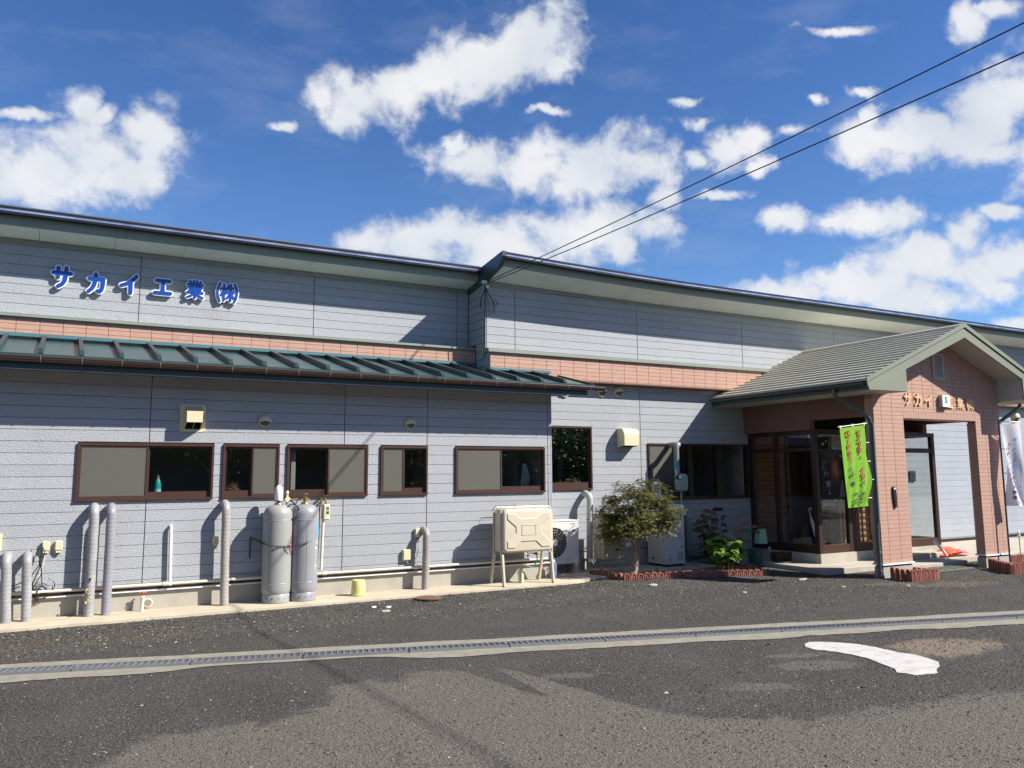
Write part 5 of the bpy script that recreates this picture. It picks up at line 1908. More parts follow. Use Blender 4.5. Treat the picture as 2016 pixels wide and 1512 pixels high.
# long base pipe along the siding foot
bp_ = thing('base_pipe', 'long ivory pipe running along the foot of the siding', 'pipe', (2.5, AY-0.05, 0.43))
zbp = 0.412
for x0_, x1_ in ((-4, 0.42), (0.44, 3.05), (3.07, 6.02), (6.04, 6.82)):
    MB().tube([(x0_, AY-0.055, zbp), (x1_, AY-0.055, zbp)], 0.019, 10).build('tube', M_IVORY, bp_, smooth=True)
for x in (0.43, 1.28, 3.06, 3.28, 4.6, 6.03):
    MB().lathe([(0.026, -0.03), (0.026, 0.03)], (x, AY-0.055, zbp), 12, 'x').build('coupling', M_IVORY, bp_, smooth=True)
# plinth vents
for (px, py, lb) in ((291, 1187, 'round grille in the plinth behind the red-handled tap'), (971, 1133, 'round cream grille in the plinth behind the tank legs')):
    c = atY(px, py, AY)
    t_ = thing('plinth_vent', lb, 'vent grille', (c.x, AY, c.z))
    MB().lathe([(0.055, -0.001), (0.055, -0.012), (0.044, -0.015), (0.042, -0.004)], (c.x, AY+0.012, c.z), 24, 'y', cap=False).build('ring', M_IVORY, t_, smooth=True)
    MB().lathe([(0.0005, 0.0), (0.043, 0.0)], (c.x, AY+0.009, c.z), 20, 'y', cap=False).build('opening', M_DARKIN, t_)
    b = MB()
    for k in range(-3, 4):
        hw = math.sqrt(0.043**2-(k*0.0115)**2)
        b.box(c.x-hw, c.x+hw, AY-0.001, AY+0.004, c.z+k*0.0115-0.0015, c.z+k*0.0115+0.0015)
        if k in (-2, 0, 2):
            b.box(c.x+k*0.0115-0.0015, c.x+k*0.0115+0.0015, AY-0.0035, AY-0.0015, c.z-hw, c.z+hw)
    b.build('grille', M_IVORY, t_)
# --- red handled standpipe
c = atZ(279, 1203, 0.11)
ht = atY(280, 1176, c.y).z
t_ = thing('standpipe_tap', 'white standpipe with a red cross handle on the apron', 'water tap', (c.x, c.y, 0.11))
MB().lathe([(0.022, 0.0), (0.022, 0.15), (0.026, 0.155), (0.026, 0.175), (0.012, 0.18)], (c.x, c.y, 0.11), 14).build('post', M_WHITE, t_, smooth=True)
MB().lathe([(0.008, 0.18), (0.008, 0.215)], (c.x, c.y, 0.11), 8).build('spindle', M_BRASS, t_)
MB().cbox(c.x-0.042, c.x+0.042, c.y-0.009, c.y+0.009, 0.322, 0.342, 0.004).cbox(c.x-0.009, c.x+0.009, c.y-0.042, c.y+0.042, 0.3225, 0.3415, 0.004).build('handle', mat('tap_orange', (0.62, 0.10, 0.05), rough=0.4), t_)

# ================================================================== GAS CYLINDERS
CYY = 11.265


def cylinder(px, label, m, capped, seed):
    cx_ = atY(px, 1100, CYY).x
    zt = 0.11
    t_ = thing('gas_cylinder', label, 'gas cylinder', (cx_, CYY, zt), 'steel gas cylinders standing against the wall')
    R_ = 0.185
    H_ = 1.245
    prof = [(R_*0.86, 0.105), (R_*0.93, 0.115), (R_*0.985, 0.14), (R_, 0.17), (R_, 0.235), (R_+0.002, 0.239), (R_+0.002, 0.244), (R_, 0.248),
            (R_, H_-0.205), (R_+0.002, H_-0.201), (R_+0.002, H_-0.196), (R_, H_-0.192)]
    for i in range(1, 17):
        a = math.pi/2*i/16
        prof.append((R_*math.cos(a)**0.62 if i < 16 else 0.04, H_-0.135+0.135*math.sin(a)))
    prof = [(max(r, 0.04), h) for r, h in prof]
    MB().lathe(prof, (cx_, CYY, zt), 40).build('body', m, t_, smooth=True, angle=18)
    MB().lathe([(R_*0.90, 0.0), (R_*0.94, 0.004), (R_*0.955, 0.10), (R_*0.88, 0.118)], (cx_, CYY, zt), 40, cap=False).build('foot_ring', m, t_, smooth=True)
    b = MB()
    for k, a in enumerate((-2.5, -2.05, -1.6, -1.15, -0.7)):
        r_ = 0.010 if k == 1 else 0.006
        x, y = cx_+R_*0.955*math.cos(a), CYY+R_*0.955*math.sin(a)
        n_ = Vector((math.cos(a), math.sin(a), 0))
        u_ = Vector((-math.sin(a), math.cos(a), 0))
        vs = [(Vector((x, y, zt+0.06))+n_*0.002+(u_*math.cos(q)+Vector((0, 0, 1))*math.sin(q))*r_) for q in [6.283*j/10 for j in range(10)]]
        b.add(vs, [tuple(range(10))])
    b.build('drain_hole', M_DARKIN, t_)
    MB().lathe([(0.052, H_-0.012), (0.055, H_-0.002), (0.050, H_+0.018), (0.038, H_+0.028)], (cx_, CYY, zt), 20).build('neck_ring', M_BRASS, t_, smooth=True)
    MB().lathe([(0.024, H_+0.02), (0.024, H_+0.07), (0.030, H_+0.075), (0.030, H_+0.095), (0.012, H_+0.10)], (cx_, CYY, zt), 14).build('valve', M_BRASS, t_, smooth=True)
    MB().lathe([(0.013, -0.055), (0.013, 0.055)], (cx_, CYY, zt+H_+0.06), 10, 'x').build('valve_outlet', M_BRASS, t_, smooth=True)
    if capped:
        MB().lathe([(0.050, H_+0.045), (0.053, H_+0.05), (0.053, H_+0.17), (0.046, H_+0.215), (0.026, H_+0.245), (0.010, H_+0.255)], (cx_, CYY, zt), 24).build('protective_cap', M_SIGNW, t_, smooth=True, angle=60)
        MB().lathe([(0.054, H_+0.040), (0.055, H_+0.052), (0.051, H_+0.053)], (cx_, CYY, zt), 20, cap=False).build('cap_band', M_BLACK, t_)
    else:
        b = MB()
        b.lathe([(0.006, H_+0.10), (0.006, H_+0.13)], (cx_, CYY, zt), 8)
        b.build('spindle', M_BRASS, t_)
        b = MB()
        b.tube([(cx_+0.034*math.cos(q), CYY+0.034*math.sin(q), zt+H_+0.132) for q in [6.283*j/16 for j in range(16)]], 0.006, 6, close=True)
        b.box(cx_-0.034, cx_+0.034, CYY-0.004, CYY+0.004, zt+H_+0.129, zt+H_+0.135)
        b.build('handwheel', M_GREENP, t_, smooth=True)

    def wrap(a0):
        def fn(x, d, z):
            a = a0+x/R_
            return (cx_+(R_+0.0015)*math.cos(a), CYY+(R_+0.0015)*math.sin(a), zt+z)
        return fn
    # angle of the face turned to the camera is about -1.8 rad
    if capped:
        b = MB()
        for i, ch in enumerate('火気厳禁'):
            add_text(b, ch, -0.024, 0.024, 0.80-0.062*i, 0.80-0.062*i+0.05, wrap(-0.62))
        b.build('red_lettering', M_INKRED, t_)
        b = MB()
        b.add([wrap(-2.95)(x, 0, z) for x, z in ((-0.03, 0.80), (0.03, 0.80), (0.03, 1.0), (-0.03, 1.0))], [(0, 1, 2, 3)])
        b.build('sticker', M_CYAN, t_)
        b = MB()
        for i, ch in enumerate('液化ガス'):
            add_text(b, ch, -0.018, 0.018, 0.60-0.07*i, 0.60-0.07*i+0.055, wrap(-2.30))
        b.build('faded_lettering', mat('faded_white_ink', (0.46, 0.46, 0.44), rough=0.7), t_)
    else:
        b = MB()
        for i, ch in enumerate('燃ＬＰガ'):
            add_text(b, ch, -0.022, 0.022, 0.98-0.062*i, 0.98-0.062*i+0.05, wrap(-2.62))
        b.build('red_lettering', M_INKRED, t_)
        b = MB()
        b.add([wrap(-0.42)(x, 0, z) for x, z in ((-0.03, 0.80), (0.0, 0.79), (0.03, 0.86), (0.03, 1.02), (0.0, 1.02), (-0.03, 0.95))], [(0, 1, 2, 3, 4, 5)])
        b.build('sticker', M_CYAN, t_)
        b = MB()
        add_text(b, 'CHG', -0.035, 0.035, 0.725, 0.77, wrap(-0.72))
        for i, ch in enumerate('■らくらくサービス'[:9]):
            add_text(b, ch, -0.011, 0.011, 0.66-0.038*i, 0.66-0.038*i+0.028, wrap(-0.85))
        b.build('white_lettering', M_INKW, t_)
        b = MB()
        a = -1.62
        b.tube([(cx_+(R_+0.0005)*math.cos(a), CYY+(R_+0.0005)*math.sin(a), zt+z) for z in (0.25, 0.65, H_-0.205)], 0.0028, 6)
        b.build('weld_seam', m, t_, smooth=True)
    return cx_


cA = cylinder(545, 'pale grey gas cylinder with a white protective cap, left of the pair', M_CYL, True, 1)
cB = cylinder(597.5, 'bluish grey gas cylinder with a green handwheel valve, right of the pair', M_CYL2, False, 2)
zc0 = 0.11+1.245
# regulator
rx_ = atY(565, 995, CYY).x
t_ = thing('gas_regulator', 'cream gas regulator between the two cylinder valves', 'regulator', (rx_, CYY, zc0+0.05))
MB().lathe([(0.030, -0.025), (0.036, -0.02), (0.036, 0.012), (0.026, 0.022)], (rx_, CYY-0.02, zc0+0.06), 18, 'y').build('diaphragm_case', M_CREAM, t_, smooth=True)
MB().lathe([(0.016, 0.03), (0.016, 0.10), (0.020, 0.105), (0.020, 0.125), (0.010, 0.14)], (rx_, CYY, zc0+0.04), 12).build('bonnet', M_CREAM, t_, smooth=True)
MB().lathe([(0.018, -0.09), (0.012, -0.04), (0.018, 0.02)], (rx_, CYY, zc0+0.04), 12).build('outlet', M_STEEL, t_, smooth=True)
MB().tube([(cA+0.05, CYY, zc0+0.06), (rx_, CYY, zc0+0.06), (cB-0.055, CYY, zc0+0.075)], 0.007, 8).build('copper_tube', M_BRASS, t_, smooth=True)
t_ = thing('gas_hose', 'coiled black gas hose looping between the cylinder valves', 'hose', (cB-0.13, CYY-0.06, zc0))
hc = (atY(575, 1007, CYY-0.1).x, atY(575, 1007, CYY-0.1).z)
pts = [(cB-0.05, CYY, zc0+0.07), (cB-0.09, CYY-0.03, zc0+0.075)]
for i in range(17):
    a = math.pi*0.35+2*math.pi*i/16
    pts.append((hc[0]+0.083*math.cos(a), CYY-0.10-0.0016*i, hc[1]+0.083*math.sin(a)*1.15))
pts += [(rx_+0.03, CYY-0.05, zc0+0.06)]
MB().tube(pts, 0.009, 8).build('hose', M_BLACK, t_, smooth=True)
# chain
t_ = thing('safety_chain', 'rusty chain hooked to the wall and slung round both gas cylinders', 'chain', (atY(493, 1060, AY).x, AY, 0.9))
cp = []
for (px, py, y) in ((493, 1058, AY-0.01), (510, 1066, AY-0.12), (522, 1071.5, 11.14), (535, 1075, 11.07), (550, 1076, 11.065), (562, 1076, 11.08), (571, 1075.5, 11.12), (580, 1074.5, 11.10), (590, 1073, 11.068), (603, 1069, 11.07), (613, 1064.5, 11.10), (622.5, 1060, 11.22), (620, 1059, 11.4)):
    cp.append(atY(px, py, y))


def resample(P, stepl):
    out = [P[0]]
    acc = 0
    for a, c_ in zip(P, P[1:]):
        L = (c_-a).length
        while acc+stepl <= 1e9 and L > 0:
            need = stepl-(out[-1]-a).length if False else None
            break
        n = max(1, int(round(L/stepl)))
        for i in range(1, n+1):
            out.append(a.lerp(c_, i/n))
    return out


def links(P, r_, w_, l_):
    b = MB()
    for i, (a, c_) in enumerate(zip(P, P[1:])):
        m_ = (a+c_)/2
        d = (c_-a).normalized()
        s_ = Vector((0, 0, 1)) if abs(d.z) < 0.8 else Vector((0, 1, 0))
        u_ = d.cross(s_).normalized()
        v_ = d.cross(u_).normalized()
        w = u_ if i % 2 else v_
        L = (c_-a).length*0.5+r_*1.5
        b.tube([m_+d*L*math.cos(q)+w*w_*math.sin(q) for q in [6.283*k/8 for k in range(8)]], r_, 4, close=True)
    return b


links(resample(cp, 0.024), 0.0035, 0.010, 0).build('chain', M_CHAIN, t_)
h0 = atY(493, 1058, AY-0.02)
links(resample([h0, h0+Vector((0, 0, -0.27))], 0.024), 0.0035, 0.010, 0).build('loose_end', M_CHAIN, t_)
l0 = atY(562, 1077, 11.07)
links(resample([l0, atY(570, 1082, 11.07), atY(571, 1088, 11.10)], 0.024), 0.003, 0.009, 0).build('loose_end', M_STEEL, t_)

# gas meter on its conduit
mY = 11.38
x0_, x1_ = atY(634.5, 1010, mY).x, atY(649, 1010, mY-0.06).x
z0_, z1_ = atY(641, 1023, mY-0.06).z, atY(641, 993, mY-0.06).z
t_ = thing('gas_meter', 'cream gas meter with two displays on a slim pipe right of the cylinders', 'gas meter', (x0_, AY, 0.45))
MB().cbox(x0_, x1_, mY-0.07, mY+0.06, z0_, z1_, 0.010).build('case', M_CREAM, t_)
MB().box(x0_+0.035, x1_-0.012, mY-0.073, mY-0.0695, z1_-0.075, z1_-0.035).build('counter_window', mat('grey_display', (0.14, 0.14, 0.13), rough=0.3), t_)
MB().box(x0_+0.035, x1_-0.012, mY-0.073, mY-0.0695, z0_+0.075, z0_+0.112).build('display', mat('green_display', (0.02, 0.10, 0.06), rough=0.3), t_)
MB().lathe([(0.006, -0.003), (0.006, 0)], (x0_+0.03, mY-0.07, z0_+0.05), 8, 'y').build('button', M_BLACK, t_)
for xx in (x0_-0.01, x1_-0.035):
    MB().tube([(xx, mY+0.02, z1_-0.01), (xx, mY+0.02, z1_+0.05), (xx-0.005, mY+0.05, z1_+0.075), (xx-0.01, AY-0.005, z1_+0.06)], 0.015, 10).build('pipe_elbow', M_BRASS, t_, smooth=True)
MB().tube([(x0_-0.02, mY+0.05, z1_-0.01), (x0_-0.035, mY+0.05, z0_+0.05), (x0_-0.045, mY+0.04, z0_-0.12)], 0.012, 8).build('cable', mat('grey_cable', (0.25, 0.25, 0.25)), t_, smooth=True)
MB().tube([(x0_+0.035, AY-0.05, z0_), (x0_+0.02, AY-0.05, 0.46)], 0.019, 10).build('pipe', M_IVORY, t_, smooth=True)

# yellow bucket upside down
c = atZ(708, 1173, 0.11)
c.y += 0.06
t_ = thing('bucket', 'dirty yellow bucket standing upside down on the apron', 'bucket', (c.x, c.y, 0.11))
MB().lathe([(0.104, 0.0), (0.108, 0.004), (0.108, 0.018), (0.101, 0.022), (0.094, 0.10), (0.088, 0.198), (0.084, 0.204), (0.06, 0.205), (0.0005, 0.200)], (c.x, c.y, 0.111), 28, cap=False).build('shell', M_YEL, t_, smooth=True)

# ================================================================== KEROSENE TANK
tf, tb = 10.98, 11.34
tx0, tx1 = atY(991, 1040, tf).x, atY(1089, 1040, tf).x
tz0, tz1 = atY(1040, 1087, tf).z, atY(1040, 1001, tf).z
t_ = thing('kerosene_tank', 'cream kerosene tank with an embossed cross pattern on bowed steel legs', 'fuel tank', ((tx0+tx1)/2, 11.15, 0.11))


def rbox(x0, x1, y0, y1, z0, z1, r, seg=4):
    bm = bmesh.new()
    bmesh.ops.create_cube(bm, size=1)
    for v in bm.verts:
        v.co = Vector(((x0+x1)/2+v.co.x*(x1-x0), (y0+y1)/2+v.co.y*(y1-y0), (z0+z1)/2+v.co.z*(z1-z0)))
    es = [e for e in bm.edges if abs(e.verts[0].co.y-e.verts[1].co.y) > 1e-4]
    bmesh.ops.bevel(bm, geom=es, offset=r, segments=seg+2, affect='EDGES', profile=0.5)
    es = [e for e in bm.edges if abs(e.verts[0].co.y-e.verts[1].co.y) < 1e-5 and len([f for f in e.link_faces if abs(f.normal.y) > 0.9]) == 1]
    bmesh.ops.bevel(bm, geom=es, offset=r*0.55, segments=seg, affect='EDGES', profile=0.5)
    return bm


MB().bm(rbox(tx0, tx1, tf, tb, tz0, tz1, 0.075)).build('tank', M_TANK, t_, smooth=True, angle=60)
W_, H_ = tx1-tx0, tz1-tz0
def tp(u, v):
    return (tx0+W_*u, tz0+H_*v)
# pressed panel: raised cross shape with a label frame
cr_ = [(0.07, 0.10), (0.22, 0.10), (0.34, 0.24), (0.64, 0.24), (0.76, 0.10), (0.93, 0.10), (0.93, 0.24), (0.76, 0.44), (0.76, 0.60), (0.93, 0.78), (0.93, 0.90),
       (0.76, 0.90), (0.64, 0.78), (0.34, 0.78), (0.22, 0.90), (0.07, 0.90), (0.07, 0.76), (0.24, 0.58), (0.24, 0.44), (0.07, 0.26)]
cp_ = [tp(*q) for q in cr_]
ins = []
b = MB()
n = len(cp_)
cxm, czm = tp(0.5, 0.5)


def inset_poly(poly, d):
    out = []
    n = len(poly)
    for i in range(n):
        p, q, r = Vector(poly[i-1]), Vector(poly[i]), Vector(poly[(i+1) % n])
        e1, e2 = (q-p).normalized(), (r-q).normalized()
        n1, n2 = Vector((-e1.y, e1.x)), Vector((-e2.y, e2.x))
        m_ = (n1+n2)
        m_ = m_/max(0.3, m_.dot(n1))
        out.append(tuple(q+m_*d))
    return out


ip = inset_poly(cp_, 0.012)
vs = [(x, tf-0.0008, z) for x, z in cp_]+[(x, tf-0.011, z) for x, z in ip]
fs = [(i, (i+1) % n, (i+1) % n+n, i+n) for i in range(n)]+[tuple(range(n, 2*n))]
b.add(vs, fs)
b.build('pressed_panel', M_TANK, t_, smooth=True, angle=25)
lf = [tp(0.36, 0.40), tp(0.64, 0.40), tp(0.64, 0.62), tp(0.36, 0.62)]
b = MB()
for i in range(4):
    a, c_ = lf[i], lf[(i+1) % 4]
    b.box(min(a[0], c_[0])-0.004, max(a[0], c_[0])+0.004, tf-0.016, tf-0.0105, min(a[1], c_[1])-0.004, max(a[1], c_[1])+0.004)
b.build('label_frame', M_TANK, t_)
b = MB()
for k in range(7):
    z = lf[0][1]+0.02+k*0.016
    b.box(lf[0][0]+0.01, lf[1][0]-0.01, tf-0.0130, tf-0.0108, z, z+0.006)
b.build('label_lines', mat('embossed_line', (0.62, 0.58, 0.48), rough=0.5), t_)
# bowed legs on both ends
for (xl, pxf, pxb_) in ((tx0-0.012, (985, 1150), (968, 1146)), (tx1-0.03, (1100, 1142), (1083, 1138))):
    f_ = Vector((xl+0.0, 10.98, 0.11))
    k_ = Vector((xl+0.0, 11.40, 0.11))
    for y0, y1 in ((tf+0.05, 10.965), (tb-0.06, 11.40)):
        b = MB()
        w = 0.028
        v = [(xl, y0-w, tz0-0.02), (xl+0.03, y0-w, tz0-0.02), (xl+0.03, y0+w, tz0-0.02), (xl, y0+w, tz0-0.02), (xl, y1-w, 0.112), (xl+0.03, y1-w, 0.112), (xl+0.03, y1+w, 0.112), (xl, y1+w, 0.112)]
        b.add(v, [(0, 1, 2, 3), (7, 6, 5, 4), (4, 5, 1, 0), (5, 6, 2, 1), (6, 7, 3, 2), (7, 4, 0, 3)])
        b.build('leg', M_TANK, t_)
# hoop over the tank
for yy in (tf+0.06, tb-0.07):
    pts = []
    for i in range(7):
        a = math.pi/2*i/6
        pts.append((tx0-0.012+0.075-0.075*math.cos(a)-0.0, yy, tz1-0.055+0.075*math.sin(a)))
    pts = [(tx0-0.012, yy, tz0-0.02)]+pts
    mirr = [(tx0+tx1-x, y, z) for x, y, z in pts[::-1]]
    MB().tube(pts+mirr, 0.013, 8).build('frame_hoop', M_TANK, t_, smooth=True)
b = MB()
b.tube([(tx0+0.02, tb+0.02, tz1-0.03), (tx0+0.06, tb+0.02, tz1+0.035), (tx1-0.06, tb+0.02, tz1+0.035), (tx1-0.02, tb+0.02, tz1-0.03)], 0.005, 6)
b.build('cable', M_BLACK, t_, smooth=True)
gx = atY(1014, 995, 11.16).x
MB().lathe([(0.022, 0), (0.022, 0.018), (0.012, 0.022)], (gx, 11.16, tz1-0.004), 12).build('gauge_base', M_BRASS, t_, smooth=True)
MB().lathe([(0.010, 0.022), (0.010, 0.075)], (gx, 11.16, tz1-0.004), 10).build('gauge_tube', mat('pink_gauge', (0.75, 0.30, 0.30), rough=0.3, trans=0.5), t_)
gx = atY(1054, 993, 11.16).x
MB().lathe([(0.03, 0), (0.034, 0.012), (0.030, 0.028), (0.010, 0.032)], (gx, 11.16, tz1-0.004), 16).build('filler_cap', M_IVORY, t_, smooth=True)
vx = atY(1052, 1088, 11.14).x
MB().tube([(vx-0.12, 11.14, tz0+0.01), (vx-0.12, 11.14, tz0-0.03), (vx, 11.14, tz0-0.035), (vx+0.02, 11.14, tz0-0.035)], 0.008, 8).build('outlet_pipe', M_STEEL, t_, smooth=True)
MB().lathe([(0.014, 0), (0.016, 0.03), (0.008, 0.04)], (vx-0.115, 11.14, tz0-0.09), 10).build('strainer', M_STEEL, t_, smooth=True)
MB().cbox(vx-0.018, vx+0.04, 11.10, 11.13, tz0-0.055, tz0-0.022, 0.006).build('valve_handle', M_RED, t_)
t_ = thing('oil_hose', 'green hose running from the tank valve into a pale stub pipe', 'hose', (vx, 11.1, 0.11))
pts = [(vx+0.025, 11.12, tz0-0.04), (vx+0.035, 11.12, tz0-0.12), (vx+0.02, 11.12, tz0-0.17), (vx-0.05, 11.12, tz0-0.24)]
pe = atZ(1023, 1147, 0.115)
pts += [(pe.x+0.02, 11.12, 0.38), (pe.x-0.01, 11.12, 0.28), (pe.x-0.005, 11.13, 0.115)]
P2 = []
for i in range(len(pts)-1):
    for k in range(4):
        t2 = k/4
        p0_, p1_, p2_, p3_ = [Vector(pts[max(0, min(len(pts)-1, i+j))]) for j in (-1, 0, 1, 2)]
        P2.append(0.5*((2*p1_)+(-p0_+p2_)*t2+(2*p0_-5*p1_+4*p2_-p3_)*t2*t2+(-p0_+3*p1_-3*p2_+p3_)*t2**3))
P2.append(Vector(pts[-1]))
MB().tube(P2, 0.009, 8).build('hose', M_GREENP, t_, smooth=True)
t_ = thing('stub_pipe', 'short pale plastic pipe standing under the tank', 'pipe', (pe.x+0.04, 11.2, 0.11))
MB().lathe([(0.042, 0), (0.042, 0.19), (0.038, 0.19), (0.036, 0.02)], (pe.x+0.045, 11.22, 0.111), 18, cap=False).build('tube', mat('pale_tube', (0.55, 0.52, 0.42), rough=0.4), t_, smooth=True)
pb = atY(1091, 1120, 11.30)
t_ = thing('plastic_bottle', 'large blue-tinted plastic bottle behind the right tank leg', 'bottle', (pb.x, 11.38, 0.11))
MB().lathe([(0.055, 0), (0.06, 0.01), (0.058, 0.10), (0.055, 0.12), (0.06, 0.14), (0.058, 0.22), (0.03, 0.28), (0.022, 0.29), (0.022, 0.32)], (pb.x+0.03, 11.38, 0.111), 18).build('bottle', mat('blue_clear_plastic', (0.12, 0.16, 0.30), rough=0.2), t_, smooth=True)

# ================================================================== OUTDOOR UNITS
aY = 11.86
ax0, ax1 = 7.01, atY(1140, 1070, aY).x
az0, az1 = atY(1120, 1110, aY).z, atY(1120, 1024, aY).z
t_ = thing('air_conditioner_unit', 'white air conditioner outdoor unit with a round fan grille behind the tank', 'air conditioner', ((ax0+ax1)/2, aY, 0.1), 'outdoor machines by the recessed wall')
MB().cbox(ax0, ax1, aY, aY+0.29, az0, az1-0.022, 0.010).build('casing', M_UNITW, t_)
MB().cbox(ax0-0.006, ax1+0.006, aY-0.006, aY+0.296, az1-0.021, az1, 0.008).build('top_cover', M_UNITW, t_)
fx, fz, fr_ = atY(1090, 1064, aY).x, (az0+az1)/2+0.0, 0.245
MB().lathe([(0.001, -0.0015), (fr_, -0.0015)], (fx, aY, fz), 40, 'y', cap=False).build('fan_recess', M_DARKIN, t_)
b = MB()
for rr in (0.245, 0.205, 0.165, 0.125, 0.085):
    b.tube([(fx+rr*math.cos(q), aY-0.012-0.02*(1-rr/0.245), fz+rr*math.sin(q)) for q in [6.2832*k/40 for k in range(40)]], 0.003, 4, close=True)
for k in range(20):
    a = 6.2832*k/20
    b.tube([(fx+0.05*math.cos(a), aY-0.032, fz+0.05*math.sin(a)), (fx+0.245*math.cos(a), aY-0.010, fz+0.245*math.sin(a))], 0.0025, 4)
b.build('fan_grille', mat('grille_grey', (0.42, 0.42, 0.41), rough=0.4), t_)
MB().lathe([(0.0, -0.048), (0.045, -0.044), (0.055, -0.036), (0.055, -0.028)], (fx, aY, fz), 20, 'y', cap=False).build('fan_hub', M_UNITW, t_, smooth=True)
b = MB()
for k in range(3):
    a = 6.2832*k/3+0.4
    b.add([(fx+0.05*math.cos(a), aY-0.006, fz+0.05*math.sin(a)), (fx+0.22*math.cos(a-0.35), aY-0.004, fz+0.22*math.sin(a-0.35)), (fx+0.23*math.cos(a+0.35), aY-0.008, fz+0.23*math.sin(a+0.35)), (fx+0.06*math.cos(a+0.6), aY-0.008, fz+0.06*math.sin(a+0.6))], [(0, 1, 2, 3)])
b.build('fan_blade', mat('fan_black', (0.03, 0.03, 0.03), rough=0.4), t_)
hp = atY(1130, 1044, aY)
MB().box(hp.x-0.045, hp.x+0.03, aY-0.004, aY-0.0005, hp.z-0.008, hp.z+0.008).build('handle_slot', M_DARKIN, t_)
hp = atY(1128, 1031, aY)
MB().box(hp.x-0.045, hp.x+0.03, aY-0.003, aY-0.0005, hp.z-0.008, hp.z+0.006).build('name_badge', M_BRKT, t_)
for xx in (ax0+0.05, ax1-0.10):
    MB().prism([(xx, 0.101), (xx+0.09, 0.101), (xx+0.07, az0-0.001), (xx+0.02, az0-0.001)], aY-0.01, aY+0.30).build('foot', M_CONC, t_)

# beige unit on a slotted steel bench
uY = 11.62
ux0, ux1 = atY(1188, 1050, uY).x, atY(1232, 1050, uY).x
uz0, uz1 = atY(1210, 1102, uY).z, atY(1205, 1012, uY).z
t_ = thing('water_heater', 'beige box heater on a slotted steel bench behind the maple', 'water heater', ((ux0+ux1)/2, uY, uz0))
MB().cbox(ux0, ux1, uY, uY+0.32, uz0, uz1, 0.012).build('casing', M_BEIGEU, t_)
for (u, v, w, h) in ((0.72, 0.28, 0.12, 0.010), (0.50, 0.30, 0.10, 0.006), (0.72, 0.19, 0.10, 0.004), (0.52, 0.2, 0.08, 0.03)):
    x, z = ux0+(ux1-ux0)*u, uz0+(uz1-uz0)*v
    MB().box(x, x+w, uY-0.003, uY-0.0005, z, z+h).build('marking', M_DARKIN, t_)
MB().lathe([(0.035, 0), (0.035, 0.05), (0.05, 0.055), (0.05, 0.09), (0.02, 0.10)], (ux0+0.1, uY+0.2, uz1), 16).build('flue_cap', M_WHITE, t_, smooth=True)
MB().lathe([(0.02, 0), (0.02, 0.22), (0.03, 0.225), (0.03, 0.28)], (ux0+0.22, uY+0.3, uz1), 12).build('pipe', M_STEEL, t_, smooth=True)
t_ = thing('steel_bench', 'low slotted angle-iron bench carrying the beige heater', 'bench', ((ux0+ux1)/2, uY, 0.1))
bx0, bx1, by0, by1 = ux0-0.10, ux1+0.10, uY-0.06, uY+0.50
for yy in (by0, by1-0.03):
    MB().box(bx0, bx1, yy, yy+0.03, uz0-0.045, uz0-0.004).build('rail', M_STEEL, t_)
    for xx in (bx0, bx1-0.03):
        MB().box(xx, xx+0.03, yy+0.001, yy+0.029, 0.101, uz0-0.046).build('leg', M_STEEL, t_)
for k in range(5):
    xx = bx0+0.02+k*(bx1-bx0-0.07)/4
    MB().box(xx, xx+0.03, by0+0.031, by1-0.031, uz0-0.03, uz0-0.006).build('crossbar', M_STEEL, t_)
MB().box(bx0-0.12, bx0-0.03, by0+0.1, by0+0.2, uz0-0.02, uz0+0.03).build('bracket', M_IVORY, t_)

# tall white boiler with rust marks
bY = 11.72
bx0, bx1 = atY(1310, 1060, bY).x, atY(1348, 1060, bY).x
bz0, bz1 = atY(1330, 1111, bY).z, atY(1335, 993, bY).z
bbk = bY+0.52
t_ = thing('boiler', 'tall white boiler cabinet with rust spots between the maple and the hydrangeas', 'boiler', ((bx0+bx1)/2, bY, 0.1))
MB().cbox(bx0, bx1, bY, bbk, bz0, bz1, 0.010).build('cabinet', M_UNITW, t_)
MB().box(bx0+0.02, bx1-0.02, bY+0.02, bbk-0.02, 0.101, bz0-0.001).build('stand', M_DARKIN, t_)
MB().box(bx0+(bx1-bx0)*0.60, bx0+(bx1-bx0)*0.82, bY-0.006, bY-0.0005, bz1-0.30, bz1-0.13).build('control_frame', mat('control_brown', (0.12, 0.10, 0.06), rough=0.5), t_)
MB().box(bx0+(bx1-bx0)*0.66, bx0+(bx1-bx0)*0.76, bY-0.009, bY-0.0065, bz1-0.28, bz1-0.15).build('control_window', M_UNITW, t_)
MB().box(bx0+(bx1-bx0)*0.60, bx0+(bx1-bx0)*0.92, bY-0.003, bY-0.0005, bz0+0.06, bz0+0.22).build('data_plate', mat('data_plate_grey', (0.40, 0.40, 0.38), rough=0.5), t_)
MB().box(bx0+(bx1-bx0)*0.78, bx0+(bx1-bx0)*0.90, bY-0.003, bY-0.0005, bz0+0.26, bz0+0.33).build('data_plate', MATS['data_plate_grey'], t_)
for (y_, z_, r_) in ((bY+0.06, bz0+0.42, 0.014), (bY+0.06, bz0+0.06, 0.016), (bY+0.36, bz0+0.09, 0.028)):
    MB().lathe([(0.0005, -0.002), (r_, -0.002), (r_, 0.0)], (bx0-0.0005, y_, z_), 12, 'x', cap=False).build('rust_spot', M_RUST, t_)
fl_ = atY(1292, 950, bY+0.40)
MB().lathe([(0.085, 0), (0.085, fl_.z-bz1-0.06), (0.105, fl_.z-bz1-0.055), (0.105, fl_.z-bz1), (0.02, fl_.z-bz1+0.01)], (fl_.x, bY+0.40, bz1), 22).build('flue', M_UNITW, t_, smooth=True, angle=35)
